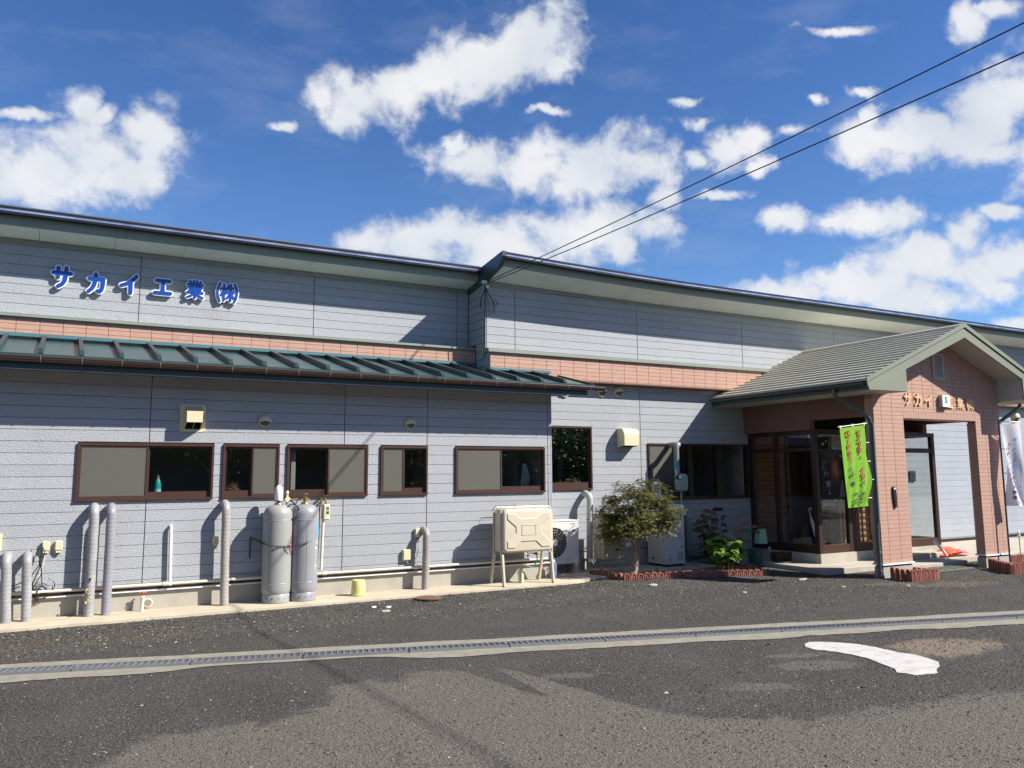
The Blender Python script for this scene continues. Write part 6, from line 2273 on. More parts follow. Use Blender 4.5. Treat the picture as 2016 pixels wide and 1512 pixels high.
# insulated duct right of the boiler
t_ = thing('insulated_duct', 'pale lagged duct dropping behind the boiler and turning right', 'duct', (bx1+0.15, 12.15, 0.1))
dx = atY(1353, 1050, 12.12).x
MB().tube([(dx-0.05, 12.26, atY(1353, 1012, 12.12).z), (dx, 12.13, atY(1353, 1010, 12.12).z), (dx, 12.10, atY(1353, 1020, 12.12).z), (dx, 12.10, 0.33), (dx+0.03, 12.10, 0.25), (dx+0.10, 12.10, 0.22), (dx+0.55, 12.10, 0.22)], 0.055, 12).build('duct', M_PVC, t_, smooth=True)
# silver elbow between heater and boiler
t_ = thing('silver_elbow', 'thick silver lagged pipe elbow between the beige heater and the maple', 'pipe', (ux1+0.12, 12.0, 0.2))
ex_ = atY(1252, 1070, 12.0).x
MB().tube([(ux1+0.001, 11.9, uz0+0.18), (ux1+0.12, 11.9, uz0+0.16), (ex_-0.03, 11.95, uz0+0.20), (ex_, 11.98, uz0+0.28), (ex_, 11.98, uz0+0.75), (ex_, 12.05, uz0+0.82), (ex_, 12.27, uz0+0.84)], 0.055, 14).build('pipe', mat('silver_lagging', (0.5, 0.51, 0.53), rough=0.35, metallic=0.3), t_, smooth=True)

# grey pvc pipe with blue tape, gauge and expansion vessel before the shaded window
vY = 11.95
pz = [atY(1331, y, vY) for y in (880, 908, 940)]
px_ = pz[0].x
t_ = thing('vent_pipe', 'grey plastic pipe with a blue taped joint in front of the shaded window', 'pipe', (px_, vY, 1.5))
zt = atY(1333, 872, vY).z
MB().tube([(px_+0.09, MY-0.04, zt-0.03), (px_+0.09, vY+0.05, zt-0.03), (px_+0.06, vY+0.01, zt-0.03), (px_+0.015, vY, zt-0.05), (px_, vY, zt-0.11), (px_, vY, pz[1].z)], 0.052, 14).build('elbow', M_PVC, t_, smooth=True)
MB().tube([(px_, vY, pz[1].z-0.001), (px_, vY, pz[1].z-0.14)], 0.055, 14).build('taped_joint', M_PVCB, t_, smooth=True)
MB().tube([(px_, vY, pz[1].z-0.141), (px_, vY, pz[1].z-0.30)], [0.052, 0.034], 14).tube([(px_, vY, pz[1].z-0.301), (px_, vY, pz[1].z-0.45)], 0.03, 12).build('reducer', M_STEEL, t_, smooth=True)
g0 = atY(1335, 939, vY-0.05)
MB().lathe([(0.0, -0.012), (0.040, -0.012), (0.044, -0.006), (0.044, 0.02)], (g0.x, vY-0.09, g0.z), 20, 'y', cap=False).build('gauge', M_BLACK, t_, smooth=True)
MB().lathe([(0.0005, -0.0155), (0.034, -0.0155)], (g0.x, vY-0.09, g0.z), 20, 'y', cap=False).build('gauge_face', M_SIGNW, t_)
MB().lathe([(0.018, -0.03), (0.03, -0.02), (0.03, 0.02), (0.018, 0.03)], (px_-0.06, vY-0.03, g0.z-0.01), 12, 'x').build('valve', M_GREENP, t_, smooth=True)
b = MB()
b.tube([(px_, vY, pz[1].z-0.45), (px_, vY-0.02, g0.z), (px_+0.02, vY, g0.z-0.2)], 0.018, 8)
b.tube([(px_-0.05, vY-0.03, g0.z-0.01), (px_+0.05, vY-0.04, g0.z)], 0.014, 8)
b.build('fitting', M_BRASS, t_, smooth=True)
ec = atY(1340, 950, vY+0.02)
t_ = thing('expansion_vessel', 'rounded grey expansion vessel hanging beside the dial gauge', 'pressure vessel', (ec.x, vY, ec.z-0.2))
ZZ = 0.155
prof = []
for i in range(11):
    a = -math.pi/2+math.pi*i/10
    prof.append((max(0.002, 0.128*math.cos(a)**0.55 if abs(math.cos(a)) > 1e-6 else 0.002), (ZZ-0.05)*(1 if a > 0 else -1)*(1 if abs(a) > 0.01 else 0)+0.06*math.sin(a)))
MB().lathe(prof, (ec.x+0.02, vY+0.03, ec.z), 28, cap=False).build('vessel', M_EXPT, t_, smooth=True, angle=60)
MB().lathe([(0.130, -0.004), (0.131, 0.0), (0.130, 0.004)], (ec.x+0.02, vY+0.03, ec.z+0.02), 28, cap=False).build('seam', M_STEEL, t_, smooth=True)
MB().tube([(ec.x+0.02, vY+0.03, ec.z-0.16), (ec.x-0.01, vY+0.03, bz1-0.25)], 0.012, 8).build('pipe', M_STEEL, t_, smooth=True)
# letter slot on the shaded wall
c = atY(1413, 1000, MY)
t_ = thing('wall_slot', 'small silver-topped slot fitting low on the shaded wall', 'wall fitting', (c.x, MY, c.z))
MB().box(c.x-0.13, c.x+0.11, MY-0.02, MY-0.001, c.z-0.05, c.z-0.0).build('slot', M_DARKIN, t_)
MB().box(c.x-0.08, c.x+0.08, MY-0.025, MY-0.001, c.z+0.001, c.z+0.05).build('plate', M_BRKT, t_)

# ================================================================== WALL SIGN
sg = thing('company_sign', 'large blue katakana and kanji company name edged in white under the eave', 'sign', (1.0, LY, 4.3))
SGN = [('サ', 122, 545.5, 23.5, 24), ('カ', 190, 557.5, 21.5, 22.5), ('イ', 254.5, 560.5, 21, 22), ('工', 320.5, 565.5, 21, 18.5), ('業', 384, 570.5, 20, 20.5), ('㈱', 447, 577, 23.5, 21.5)]
for ch, px, py, hw, hh in SGN:
    c = atY(px, py, LY-0.04)
    pxm = abs(atY(px+10, py, LY-0.04).x-atY(px-10, py, LY-0.04).x)/20
    pzm = abs(atY(px, py+10, LY-0.04).z-atY(px, py-10, LY-0.04).z)/20
    simple = ch in 'サカイ工'
    r_ = 0.0255 if simple else 0.0165
    w_, h_ = hw*pxm-r_-0.013, hh*pzm-r_-0.013
    b = MB()
    strokes(b, ch, c.x, c.z, w_, h_, r_+(0.017 if simple else 0.015), LY-0.060, LY-0.022)
    e_ = b.build('letter_outline', M_SIGNW, sg)
    b = MB()
    strokes(b, ch, c.x, c.z, w_, h_, r_, LY-0.070, LY-0.056)
    b.build('letter_face', M_BLUE, e_)
    MB().box(c.x-0.01, c.x+0.01, LY-0.021, LY-0.001, c.z-0.01, c.z+0.01).build('letter_stud', M_BRKT, e_)

# ================================================================== BANNERS
def banner(name, label, fn, W, H, mcl, nu=30, nv=70):
    """fn(u, v, d) -> world point, u 0..W across, v 0..H downwards"""
    b = MB()
    for j in range(nv+1):
        for i in range(nu+1):
            b.v.append(tuple(fn(W*i/nu, H*j/nv, 0)))
    for j in range(nv):
        for i in range(nu):
            a = j*(nu+1)+i
            b.f.append((a, a+nu+1, a+nu+2, a+1))
    return b


# lime banner
P00, P10 = atY(1653, 843.5, 8.93), atY(1702, 836.5, 8.99)
P01, P11 = atY(1670, 1000, 8.93), atY(1712, 996, 8.99)
GW = (P10-P00).length
GH = (P00-P01).length


def lime(u, v, d):
    s_, t_ = u/GW, v/GH
    p = P00.lerp(P10, s_).lerp(P01.lerp(P11, s_), t_)
    bulge = 0.045*math.sin(math.pi*min(1, max(0, (t_-0.35)/0.62)))*s_**1.5
    fold = 0.030*math.sin(9*(s_*0.9+t_*1.4)-2.2)*t_*(0.4+s_)+0.012*math.sin(23*s_+14*t_)*t_
    nrm = Vector((-0.35, -0.93, 0.1))
    return p+Vector((bulge*0.9, -bulge*0.5, 0))+nrm*(fold+d)


t_ = thing('nobori_banner', 'lime green road safety banner tied beside the left downpipe', 'banner', (dpx-0.1, dpy, 0))
bb = banner('x', '', lime, GW, GH, None)
bb.build('cloth', M_BANNER, t_, smooth=True)
MB().tube([P00+Vector((-0.035, 0, 0.02)), P10+Vector((0.06, 0, 0.03))], 0.007, 6).build('top_rod', M_WHITE, t_, smooth=True)
MB().tube([(dpx+0.005, dpy-0.045, P10.z+0.06), (dpx+0.005, dpy-0.045, 0.9)], 0.012, 8).build('pole', M_STEEL, t_, smooth=True)
b = MB()
for s_ in (0.03, 0.5, 0.97):
    p = lime(GW*s_, 0, 0)
    b.box(p.x-0.012, p.x+0.012, p.y-0.010, p.y+0.010, p.z-0.008, p.z+0.042)
for v_ in (0.22, 0.45, 0.68, 0.9):
    p = lime(GW, GH*v_, 0)
    b.tube([p, p.lerp(Vector((dpx, dpy-0.05, p.z)), 0.35)], 0.007, 5)
b.build('loop', M_WHITE, t_)


def btext(mb, ch, uc, vc, hw, hh, fn):
    add_text(mb, ch, uc-hw, uc+hw, -hh, hh, lambda x, d, z: fn(x, vc-z, 0.022), offset=0.055)


b1, b2 = MB(), MB()
c1, c2 = GW*0.70, GW*0.28
for i, ch in enumerate('セイフティ・イウィ'):
    ls = 0.052 if ch not in 'ィ・' else 0.034
    if ch == '・':
        ls = 0.010
    btext(b1, ch, c1, GH*(0.085+0.0775*i), ls, ls, lime)
for i, ch in enumerate('ロード作戦'):
    if ch == 'ー':
        btext(b1, ch, c2, GH*(0.085+0.082*i), 0.012, 0.045, lime)
    else:
        btext(b1, ch, c2, GH*(0.085+0.082*i), 0.050, 0.050, lime)
for i, ch in enumerate('実施中'):
    btext(b2, ch, c2, GH*(0.535+0.088*i), 0.050, 0.052, lime)
for i, (tx, w) in enumerate((('一関市・平泉町', 0.16), ('一　関　警', 0.15), ('一関地区交通安全', 0.17), ('事業主会・等', 0.16))):
    btext(b2, tx, GW*0.5, GH*(0.835+0.038*i), w*0.95, 0.017, lime)
b1.build('red_lettering', M_INKR, t_)
b2.build('black_lettering', M_INKK, t_)

# white banner at the far right
WQ = [atY(1971, 836, 9.0), atY(2009, 832, 8.9), atY(1984, 996, 9.0), atY(2022, 996, 8.85)]
WW = (WQ[1]-WQ[0]).length
WH = (WQ[0]-WQ[2]).length


def whiteb(u, v, d):
    s_, t2 = u/WW, v/WH
    p = WQ[0].lerp(WQ[1], s_).lerp(WQ[2].lerp(WQ[3], s_), t2)
    k = -0.10*math.sin(math.pi*t2)*s_*0.6+0.06*math.sin(math.pi*t2)*(1-s_)*0.3
    f = 0.05*math.sin(6.5*s_-5*t2+0.6)*(0.3+t2)*(1-0.3*s_)
    return p+Vector((k, f-d, 0))+Vector((0.02*math.sin(8*t2)*s_, 0, 0))


t_ = thing('nobori_banner', 'white banner with blue and black lettering at the right edge', 'banner', (15.5, 9.0, 0))
banner('x', '', whiteb, WW, WH, None).build('cloth', M_BANW, t_, smooth=True)
wp_ = atY(1966, 830, 9.03)
MB().tube([(wp_.x, 9.03, wp_.z+0.03), (wp_.x-0.005, 9.03, -0.02)], 0.016, 8).build('pole', mat('navy_pole', (0.02, 0.06, 0.09), rough=0.3), t_, smooth=True)
MB().tube([(wp_.x-0.02, 9.03, wp_.z+0.0), tuple(WQ[1]+Vector((0.02, 0, 0.01)))], 0.007, 6).build('top_rod', M_WHITE, t_, smooth=True)
b = MB()
for v_ in (0.3, 0.6, 0.93):
    p = whiteb(0, WH*v_, 0)
    b.tube([p, (wp_.x, 9.03, p.z)], 0.010, 5)
b.build('loop', M_SIGNW, t_)
b1, b2 = MB(), MB()
for i, ch in enumerate('事業所ぐるみの安全運転宣言'):
    btext(b1, ch, WW*0.58, WH*(0.20+0.062*i), 0.034, 0.034, whiteb)
for i, ch in enumerate('セーフティ大作戦展開中'):
    btext(b2, ch, WW*0.24, WH*(0.30+0.060*i), 0.032, 0.034, whiteb)
for i in range(14):
    btext(b2, '安全'[i % 2], WW*0.84, WH*(0.42+0.032*i), 0.010, 0.012, whiteb)
b1.build('blue_lettering', M_INKB, t_)
b2.build('black_lettering', M_INKK, t_)

# ================================================================== BRICK EDGINGS
def scallop_mesh(w, h):
    b = MB()
    r = w/2*0.94
    arch = [(w/2-r, 0), (w/2+r, 0)]+[(w/2+r*math.cos(math.pi*i/8), h-r+r*math.sin(math.pi*i/8)) for i in range(9)]
    b.prism(arch, 0.012, 0.065)
    ro, ri = r, r*0.58
    ring = [(w/2-ro, 0), (w/2-ri, 0)]+[(w/2-ri*math.cos(math.pi*i/8), h-r+ri*math.sin(math.pi*i/8)) for i in range(9)]+[(w/2+ri, 0), (w/2+ro, 0)]+[(w/2+ro*math.cos(math.pi*i/8), h-r+ro*math.sin(math.pi*i/8)) for i in range(9)]
    b.prism(ring, 0.0, 0.0115)
    b.prism([(w/2-r*0.20, 0), (w/2+r*0.20, 0), (w/2+r*0.20, h-r), (w/2-r*0.20, h-r)], 0.002, 0.0115)
    me = bpy.data.meshes.new('edging_brick')
    me.from_pydata(b.v, [], b.f)
    me.materials.append(M_BRICKE)
    return me


def edging(label, runs, w, h, loc):
    t_ = thing('brick_edging', label, 'garden edging', loc, 'scalloped brick edgings')
    me = scallop_mesh(w, h)
    for (a, c_, zz) in runs:
        a, c_ = Vector(a), Vector(c_)
        d = c_-a
        n = max(1, int(d.length/w))
        ang = math.atan2(d.y, d.x)
        for i in range(n):
            p = a+d*(i/n)
            j = rnd.uniform(-0.006, 0.006)
            inst(me, 'edging_brick', (p.x, p.y, gz(p.x, p.y)+zz+j), t_, rotz=ang+rnd.uniform(-0.04, 0.04))
    return t_


G = lambda px, py, z=0.0: atZ(px, py, z)
c0, c1, cm1 = G(1229, 1147.5, 0.03), G(1511, 1133, 0.03), G(1160, 1136, 0.05)
edging('long low row of scalloped bricks in front of the maple bed', [((cm1.x, cm1.y, 0), (c0.x-0.02, c0.y+0.02, 0), 0.0), ((c0.x, c0.y, 0), (c1.x, c1.y, 0), 0.0), ((c1.x, c1.y, 0), (c1.x+0.16, c1.y+0.75, 0), 0.0)], 0.113, 0.105, (9, 10.6, 0))
c0, c1 = G(1795, 1146), G(1848, 1142)
edging('short corner of tall scalloped bricks wrapped round the left pier foot', [((11.87, 9.08, 0), (c0.x, c0.y, 0), 0), ((c0.x+0.01, c0.y, 0), (c1.x+0.03, c1.y, 0), 0), ((c1.x+0.04, c1.y, 0), (c1.x+0.12, 9.05, 0), -0.02)], 0.095, 0.185, (12.1, 8.7, 0))
c0, c1 = G(1990, 1131), G(2060, 1126)
edging('corner of tall scalloped bricks at the right pier foot by the picture edge', [((14.50, 9.06, 0), (c0.x, c0.y, 0), 0), ((c0.x+0.01, c0.y, 0), (c1.x+0.3, c1.y-0.05, 0), 0), ((15.30, 9.15, 0), (16.3, 9.1, 0), -0.01)], 0.095, 0.185, (14.5, 8.6, 0))

# planting bed soil
b = MB()
n1, n2 = 44, 12
for j in range(n2+1):
    for i in range(n1+1):
        x = 7.86+(10.50-7.86)*i/n1
        y0 = 10.845-0.214*(x-7.85)+0.055
        y1 = 11.42-0.10*(x-7.55)
        y = y0+(y1-y0)*j/n2
        b.v.append((x, y, gz(x, y)+0.035+0.03*math.sin(math.pi*j/n2)+0.02*noise.noise(Vector((x*6, y*6, 0)))))
for j in range(n2):
    for i in range(n1):
        a = j*(n1+1)+i
        b.f.append((a, a+1, a+n1+2, a+n1+1))
tag(b.build('planting_bed_soil', M_SOIL, smooth=True), kind='structure')
b = MB()
for i in range(700):
    x = rnd.uniform(7.95, 10.4)
    y = rnd.uniform(10.93-0.214*(x-7.85), 11.35-0.10*(x-7.55))
    z = gz(x, y)+0.062+rnd.uniform(-0.008, 0.006)
    a, s_ = rnd.uniform(0, 6.28), rnd.uniform(0.008, 0.026)
    dx_, dy_ = math.cos(a)*s_, math.sin(a)*s_
    b.add([(x-dx_, y-dy_, z), (x+dy_*0.4, y-dx_*0.4, z+0.004), (x+dx_, y+dy_, z+0.002), (x-dy_*0.4, y+dx_*0.4, z)], [(0, 1, 2, 3)])
tag(b.build('leaf_litter', mat('dry_leaf', (0.20, 0.12, 0.06), rough=0.9, color2=(0.36, 0.27, 0.15), nscale=60, ncontrast=2), None), 'dry leaves and chips scattered on the planting bed', 'leaf litter', kind='stuff')
# ================================================================== PLANTS
def island_mat(name, stops, rough=0.55, trans=0.35, nz_amt=0.5, nz_scale=3.0, spec=0.3):
    m = bpy.data.materials.new(name)
    m.use_nodes = True
    t = m.node_tree
    t.nodes.clear()
    out = N(t, 'ShaderNodeOutputMaterial')
    b = N(t, 'ShaderNodeBsdfPrincipled')
    b.inputs['Roughness'].default_value = rough
    b.inputs['Specular IOR Level'].default_value = spec
    g = N(t, 'ShaderNodeNewGeometry')
    n = N(t, 'ShaderNodeTexNoise')
    n.inputs['Scale'].default_value = nz_scale
    n.inputs['Detail'].default_value = 2
    t.links.new(g.outputs['Position'], n.inputs['Vector'])
    oi = N(t, 'ShaderNodeObjectInfo')
    s1 = N(t, 'ShaderNodeMath', operation='ADD')
    t.links.new(g.outputs['Random Per Island'], s1.inputs[0])
    t.links.new(oi.outputs['Random'], s1.inputs[1])
    fr_ = N(t, 'ShaderNodeMath', operation='FRACT')
    t.links.new(s1.outputs[0], fr_.inputs[0])
    a = N(t, 'ShaderNodeMath', operation='MULTIPLY_ADD', use_clamp=True)
    a.inputs[1].default_value = nz_amt*3
    a.inputs[2].default_value = -nz_amt*1.5
    t.links.new(n.outputs['Fac'], a.inputs[0])
    ad = N(t, 'ShaderNodeMath', operation='MULTIPLY_ADD', use_clamp=True)
    ad.inputs[1].default_value = 1-nz_amt
    t.links.new(fr_.outputs[0], ad.inputs[0])
    mu = N(t, 'ShaderNodeMath', operation='MULTIPLY')
    mu.inputs[1].default_value = nz_amt
    t.links.new(a.outputs[0], mu.inputs[0])
    t.links.new(mu.outputs[0], ad.inputs[2])
    cr = N(t, 'ShaderNodeValToRGB')
    e = cr.color_ramp.elements
    e[0].position, e[0].color = stops[0][0], (*stops[0][1], 1)
    e[1].position, e[1].color = stops[-1][0], (*stops[-1][1], 1)
    for p, c in stops[1:-1]:
        q = e.new(p)
        q.color = (*c, 1)
    t.links.new(ad.outputs[0], cr.inputs[0])
    t.links.new(cr.outputs[0], b.inputs['Base Color'])
    tl = N(t, 'ShaderNodeBsdfTranslucent')
    t.links.new(cr.outputs[0], tl.inputs['Color'])
    ms = N(t, 'ShaderNodeMixShader')
    ms.inputs[0].default_value = trans
    t.links.new(b.outputs[0], ms.inputs[1])
    t.links.new(tl.outputs[0], ms.inputs[2])
    t.links.new(ms.outputs[0], out.inputs['Surface'])
    return m


def rot_basis(nrm, spin):
    nrm = nrm.normalized()
    a = Vector((0, 0, 1)) if abs(nrm.z) < 0.9 else Vector((1, 0, 0))
    u = nrm.cross(a).normalized()
    v = nrm.cross(u)
    return u*math.cos(spin)+v*math.sin(spin), -u*math.sin(spin)+v*math.cos(spin), nrm


def palm_leaf(b, c, nrm, spin, s):
    """five-pointed maple leaf"""
    u, v, n = rot_basis(nrm, spin)
    pts = []
    for k, (ang, L) in enumerate(((-115, 0.6), (-60, 0.9), (0, 1.15), (60, 0.9), (115, 0.6))):
        a = math.radians(ang)
        pts.append(c+(u*math.cos(a)+v*math.sin(a))*s*L-n*s*0.18*L)
        if k < 4:
            a2 = math.radians(ang+28)
            pts.append(c+(u*math.cos(a2)+v*math.sin(a2))*s*0.34)
    base = c-u*s*0.15
    b.add([base]+pts, [(0, i, i+1) for i in range(1, len(pts))])


# ------------ maple
mr_ = random.Random(21)
mp_ = atZ(1247, 1134, 0.09)
mx, my = mp_.x, mp_.y
maple = thing('maple_tree', 'small Japanese maple with rust-tinged leaves in the brick-edged bed', 'tree', (mx, my, 0.08))
cc = atY(1256, 1004, my)
CXm, CZm = cc.x, cc.z-0.02
RXm, RZm = 0.74, 0.58
trunk = MB()
t0 = Vector((mx, my, 0.07))
t1 = atY(1251, 1108, my)
t2 = atY(1252, 1086, my)
trunk.tube([t0, t0+Vector((0, 0, 0.06)), t1, t2], [0.10, 0.076, 0.062, 0.068], 12)
limbs = []


def branch(p, d, L, r, depth):
    pts = [p]
    rs = [r]
    q = p.copy()
    dd = d.normalized()
    for i in range(4):
        dd = (dd+Vector((mr_.uniform(-.25, .25), mr_.uniform(-.25, .25), mr_.uniform(-.05, .22)))).normalized()
        q = q+dd*L/4
        pts.append(q.copy())
        rs.append(r*(1-0.16*(i+1)))
    trunk.tube(pts, rs, 8 if r > 0.015 else 5)
    if depth > 0:
        for k in range(3):
            nd = (dd+Vector((mr_.uniform(-.8, .8), mr_.uniform(-.8, .8), mr_.uniform(-.1, .4)))).normalized()
            branch(pts[2+k % 3], nd, L*0.68, rs[2+k % 3]*0.62, depth-1)
    else:
        limbs.append(q)


for dx_, dy_, dz_, L in ((-0.35, 0.05, 0.9, 0.42), (0.75, -0.10, 0.7, 0.46), (0.2, 0.5, 0.9, 0.40), (-0.1, -0.5, 0.9, 0.36), (0.35, 0.1, 1.0, 0.45)):
    branch(t2+Vector((0, 0, -0.01)), Vector((dx_, dy_, dz_)), L, 0.032, 2)
trunk.build('trunk', M_BARK, maple, smooth=True)
leafm = island_mat('maple_leaf', [(0.0, (0.060, 0.075, 0.020)), (0.22, (0.12, 0.125, 0.034)), (0.45, (0.20, 0.175, 0.050)), (0.64, (0.29, 0.20, 0.065)), (0.82, (0.38, 0.17, 0.065)), (1.0, (0.45, 0.22, 0.10))], nz_amt=0.55, nz_scale=4.5, trans=0.3)
crown = MB()
cl = []
while len(cl) < 150:
    a = mr_.uniform(0, 6.283)
    ph = math.asin(mr_.uniform(-0.80, 1))
    k = mr_.uniform(0.55, 0.97)
    x = math.cos(a)*math.cos(ph)*k
    y = math.sin(a)*math.cos(ph)*k
    z = math.sin(ph)*k
    # umbrella profile: flatter underside, dip on the left low shoulder
    X_ = CXm+x*RXm+(-0.05 if z < 0 else 0.02)
    Y_ = my+y*0.62
    Z_ = CZm+z*RZm-0.16*abs(x)**2
    if z < -0.25 and x > 0.15 and abs(y) < 0.5:
        continue
    if all((Vector((X_, Y_, Z_))-q).length > 0.070 for q in cl):
        cl.append(Vector((X_, Y_, Z_)))
for q in cl:
    nl = mr_.randint(46, 72)
    out_ = Vector((q.x-CXm, q.y-my, (q.z-CZm)*0.8+0.25)).normalized()
    for i in range(nl):
        o_ = Vector((mr_.gauss(0, 0.075), mr_.gauss(0, 0.075), mr_.gauss(0, 0.030)))
        o_.z -= (o_.x**2+o_.y**2)*2.2
        nr = (out_*0.5+Vector((mr_.uniform(-.5, .5), mr_.uniform(-.5, .5), 0.9)))
        palm_leaf(crown, q+o_, nr, mr_.uniform(0, 6.28), mr_.uniform(0.028, 0.050))
crown.build('crown', leafm, maple)

# ------------ hydrangeas
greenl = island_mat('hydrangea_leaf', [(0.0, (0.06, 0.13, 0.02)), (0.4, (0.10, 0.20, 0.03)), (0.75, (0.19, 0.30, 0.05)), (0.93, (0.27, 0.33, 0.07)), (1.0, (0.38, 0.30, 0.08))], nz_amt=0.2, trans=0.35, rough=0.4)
darkl = island_mat('hydrangea_leaf_shaded', [(0.0, (0.035, 0.075, 0.018)), (0.6, (0.06, 0.11, 0.025)), (1.0, (0.12, 0.10, 0.04))], nz_amt=0.2, trans=0.3)  # darker copy of the leaf greens, the back plant's shade painted in
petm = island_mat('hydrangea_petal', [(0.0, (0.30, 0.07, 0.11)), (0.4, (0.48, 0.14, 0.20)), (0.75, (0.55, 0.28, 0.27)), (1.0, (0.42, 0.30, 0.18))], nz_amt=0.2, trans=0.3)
petd = island_mat('hydrangea_petal_shaded', [(0.0, (0.16, 0.05, 0.06)), (0.5, (0.26, 0.09, 0.11)), (1.0, (0.32, 0.20, 0.16))], nz_amt=0.2, trans=0.3)  # petal pinks darkened to carry the shade on the rear plant


def ovate_mesh(m, name='leaf'):
    b = MB()
    prof = [(0, 0.0), (0.15, 0.30), (0.38, 0.42), (0.62, 0.36), (0.84, 0.18), (1.0, 0.0)]
    L = []
    Rr = []
    mid = []
    for t_, w in prof:
        z = -0.35*t_*t_
        mid.append((t_, 0, z))
        L.append((t_, w, z+0.12*w))
        Rr.append((t_, -w, z+0.12*w))
    vs = mid+L+Rr
    n = len(prof)
    fs = []
    for i in range(n-1):
        fs.append((i, i+1, n+i+1, n+i))
        fs.append((i+1, i, 2*n+i, 2*n+i+1))
    me = bpy.data.meshes.new(name)
    me.from_pydata(vs, [], fs)
    me.materials.append(m)
    me.polygons.foreach_set('use_smooth', [True]*len(me.polygons))
    return me


def put_leaf(me, parent, p, d, size, roll, name='leaf'):
    d = d.normalized()
    up = Vector((0, 0, 1))
    s = d.cross(up)
    s = s.normalized() if s.length > 1e-3 else Vector((1, 0, 0))
    n = s.cross(d)
    s2 = s*math.cos(roll)+n*math.sin(roll)
    n2 = -s*math.sin(roll)+n*math.cos(roll)
    M = Matrix(((d.x, -s2.x, n2.x, 0), (d.y, -s2.y, n2.y, 0), (d.z, -s2.z, n2.z, 0), (0, 0, 0, 1)))
    o = bpy.data.objects.new(name, me)
    COL.objects.link(o)
    o.parent = parent
    q = p-off(parent)
    o.matrix_local = Matrix.Translation(q) @ M @ Matrix.Diagonal((size, size, size, 1))
    return o


def flower_head(parent, c, r, m, seed):
    rr = random.Random(seed)
    b = MB()
    for i in range(70):
        v = Vector((rr.gauss(0, 1), rr.gauss(0, 1), rr.gauss(0, 1)))
        v.normalize()
        if v.z < -0.5:
            v.z *= -1
        p = c+Vector((v.x*r, v.y*r, v.z*r*0.72))
        u, w, n = rot_basis(v+Vector((rr.uniform(-.3, .3),)*3), rr.uniform(0, 6.28))
        s = r*rr.uniform(0.24, 0.36)
        vs = [p]
        for k in range(4):
            a = k*math.pi/2
            vs += [p+(u*math.cos(a-0.5)+w*math.sin(a-0.5))*s*0.7+n*s*0.15, p+(u*math.cos(a)+w*math.sin(a))*s+n*s*0.05, p+(u*math.cos(a+0.5)+w*math.sin(a+0.5))*s*0.7+n*s*0.15]
        b.add(vs, [(0, 1, 2), (0, 2, 3), (0, 4, 5), (0, 5, 6), (0, 7, 8), (0, 8, 9), (0, 10, 11), (0, 11, 12)])
    b.build('flower_head', m, parent)


def hydrangea(base, label, nstem, spread, height, nleaf, lm, fm, heads, seed, size, lean=Vector((0, 0, 0))):
    rr = random.Random(seed)
    t_ = thing('hydrangea', label, 'shrub', base, 'hydrangeas in the bed')
    bs_ = Vector(base)
    me = ovate_mesh(lm)
    st = MB()
    tips = []
    for i in range(nstem):
        a = rr.uniform(0, 6.28)
        k = rr.uniform(0.2, 1)
        top = bs_+Vector((math.cos(a)*spread*k, math.sin(a)*spread*0.6*k, height*rr.uniform(0.55, 1.0)))+lean
        b0 = bs_+Vector((math.cos(a)*0.10, math.sin(a)*0.08, -0.02))
        mid = (b0+top)/2+Vector((math.cos(a)*0.05, 0, 0.03))
        st.tube([b0, mid, top], [0.006, 0.005, 0.004], 5)
        tips.append((b0, mid, top))
    for i in range(nleaf):
        b0, mid, top = tips[i % nstem]
        t2 = 0.25+0.75*rr.random()**0.7
        p = (b0*(1-t2)**2+mid*2*t2*(1-t2)+top*t2**2)
        a = rr.uniform(0, 6.28)
        d = Vector((math.cos(a), math.sin(a)*0.8-0.15, rr.uniform(-0.35, 0.35)))
        put_leaf(me, t_, p, d, size*rr.uniform(0.65, 1.15), rr.uniform(-0.5, 0.5))
    for k, (hx, hz, hy, r) in enumerate(heads):
        c = atY(hx, hz, hy)
        st.tube([bs_+Vector((0.04*k-0.05, 0, 0)), (bs_+c)/2+Vector((0.0, 0.02, -0.02)), c], [0.007, 0.006, 0.004], 5)
        flower_head(t_, c, r, fm, seed*10+k)
        for q in range(4):
            a = q*1.57+k
            put_leaf(me, t_, c-Vector((0, 0, r*0.9+0.02)), Vector((math.cos(a), math.sin(a), -0.25)), size*0.8, 0)
    st.build('stem', mat('green_stem', (0.10, 0.10, 0.04), rough=0.6), t_)
    return t_


hb = atZ(1420, 1124, 0.09)
hydrangea((hb.x, hb.y-0.1, 0.08), 'sunlit hydrangea with bright green leaves and pink heads leaning right', 16, 0.46, 0.60, 190, greenl, petm,
          [(1466, 1033, 10.75, 0.060), (1454, 1040, 10.75, 0.050), (1452, 1050, 10.7, 0.060), (1486, 1037, 10.75, 0.045)], 3, 0.135, Vector((0.02, -0.02, 0)))
hb2 = atZ(1400, 1108, 0.1)
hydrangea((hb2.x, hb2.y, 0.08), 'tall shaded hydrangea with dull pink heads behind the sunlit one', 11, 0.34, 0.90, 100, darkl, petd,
          [(1392, 1007, 11.25, 0.062), (1403, 1012, 11.25, 0.058), (1377, 1028, 11.2, 0.058), (1389, 1025, 11.2, 0.055), (1406, 1028, 11.2, 0.058), (1404, 1041, 11.15, 0.055), (1368, 1033, 11.2, 0.05), (1384, 1016, 11.2, 0.05)], 5, 0.125)


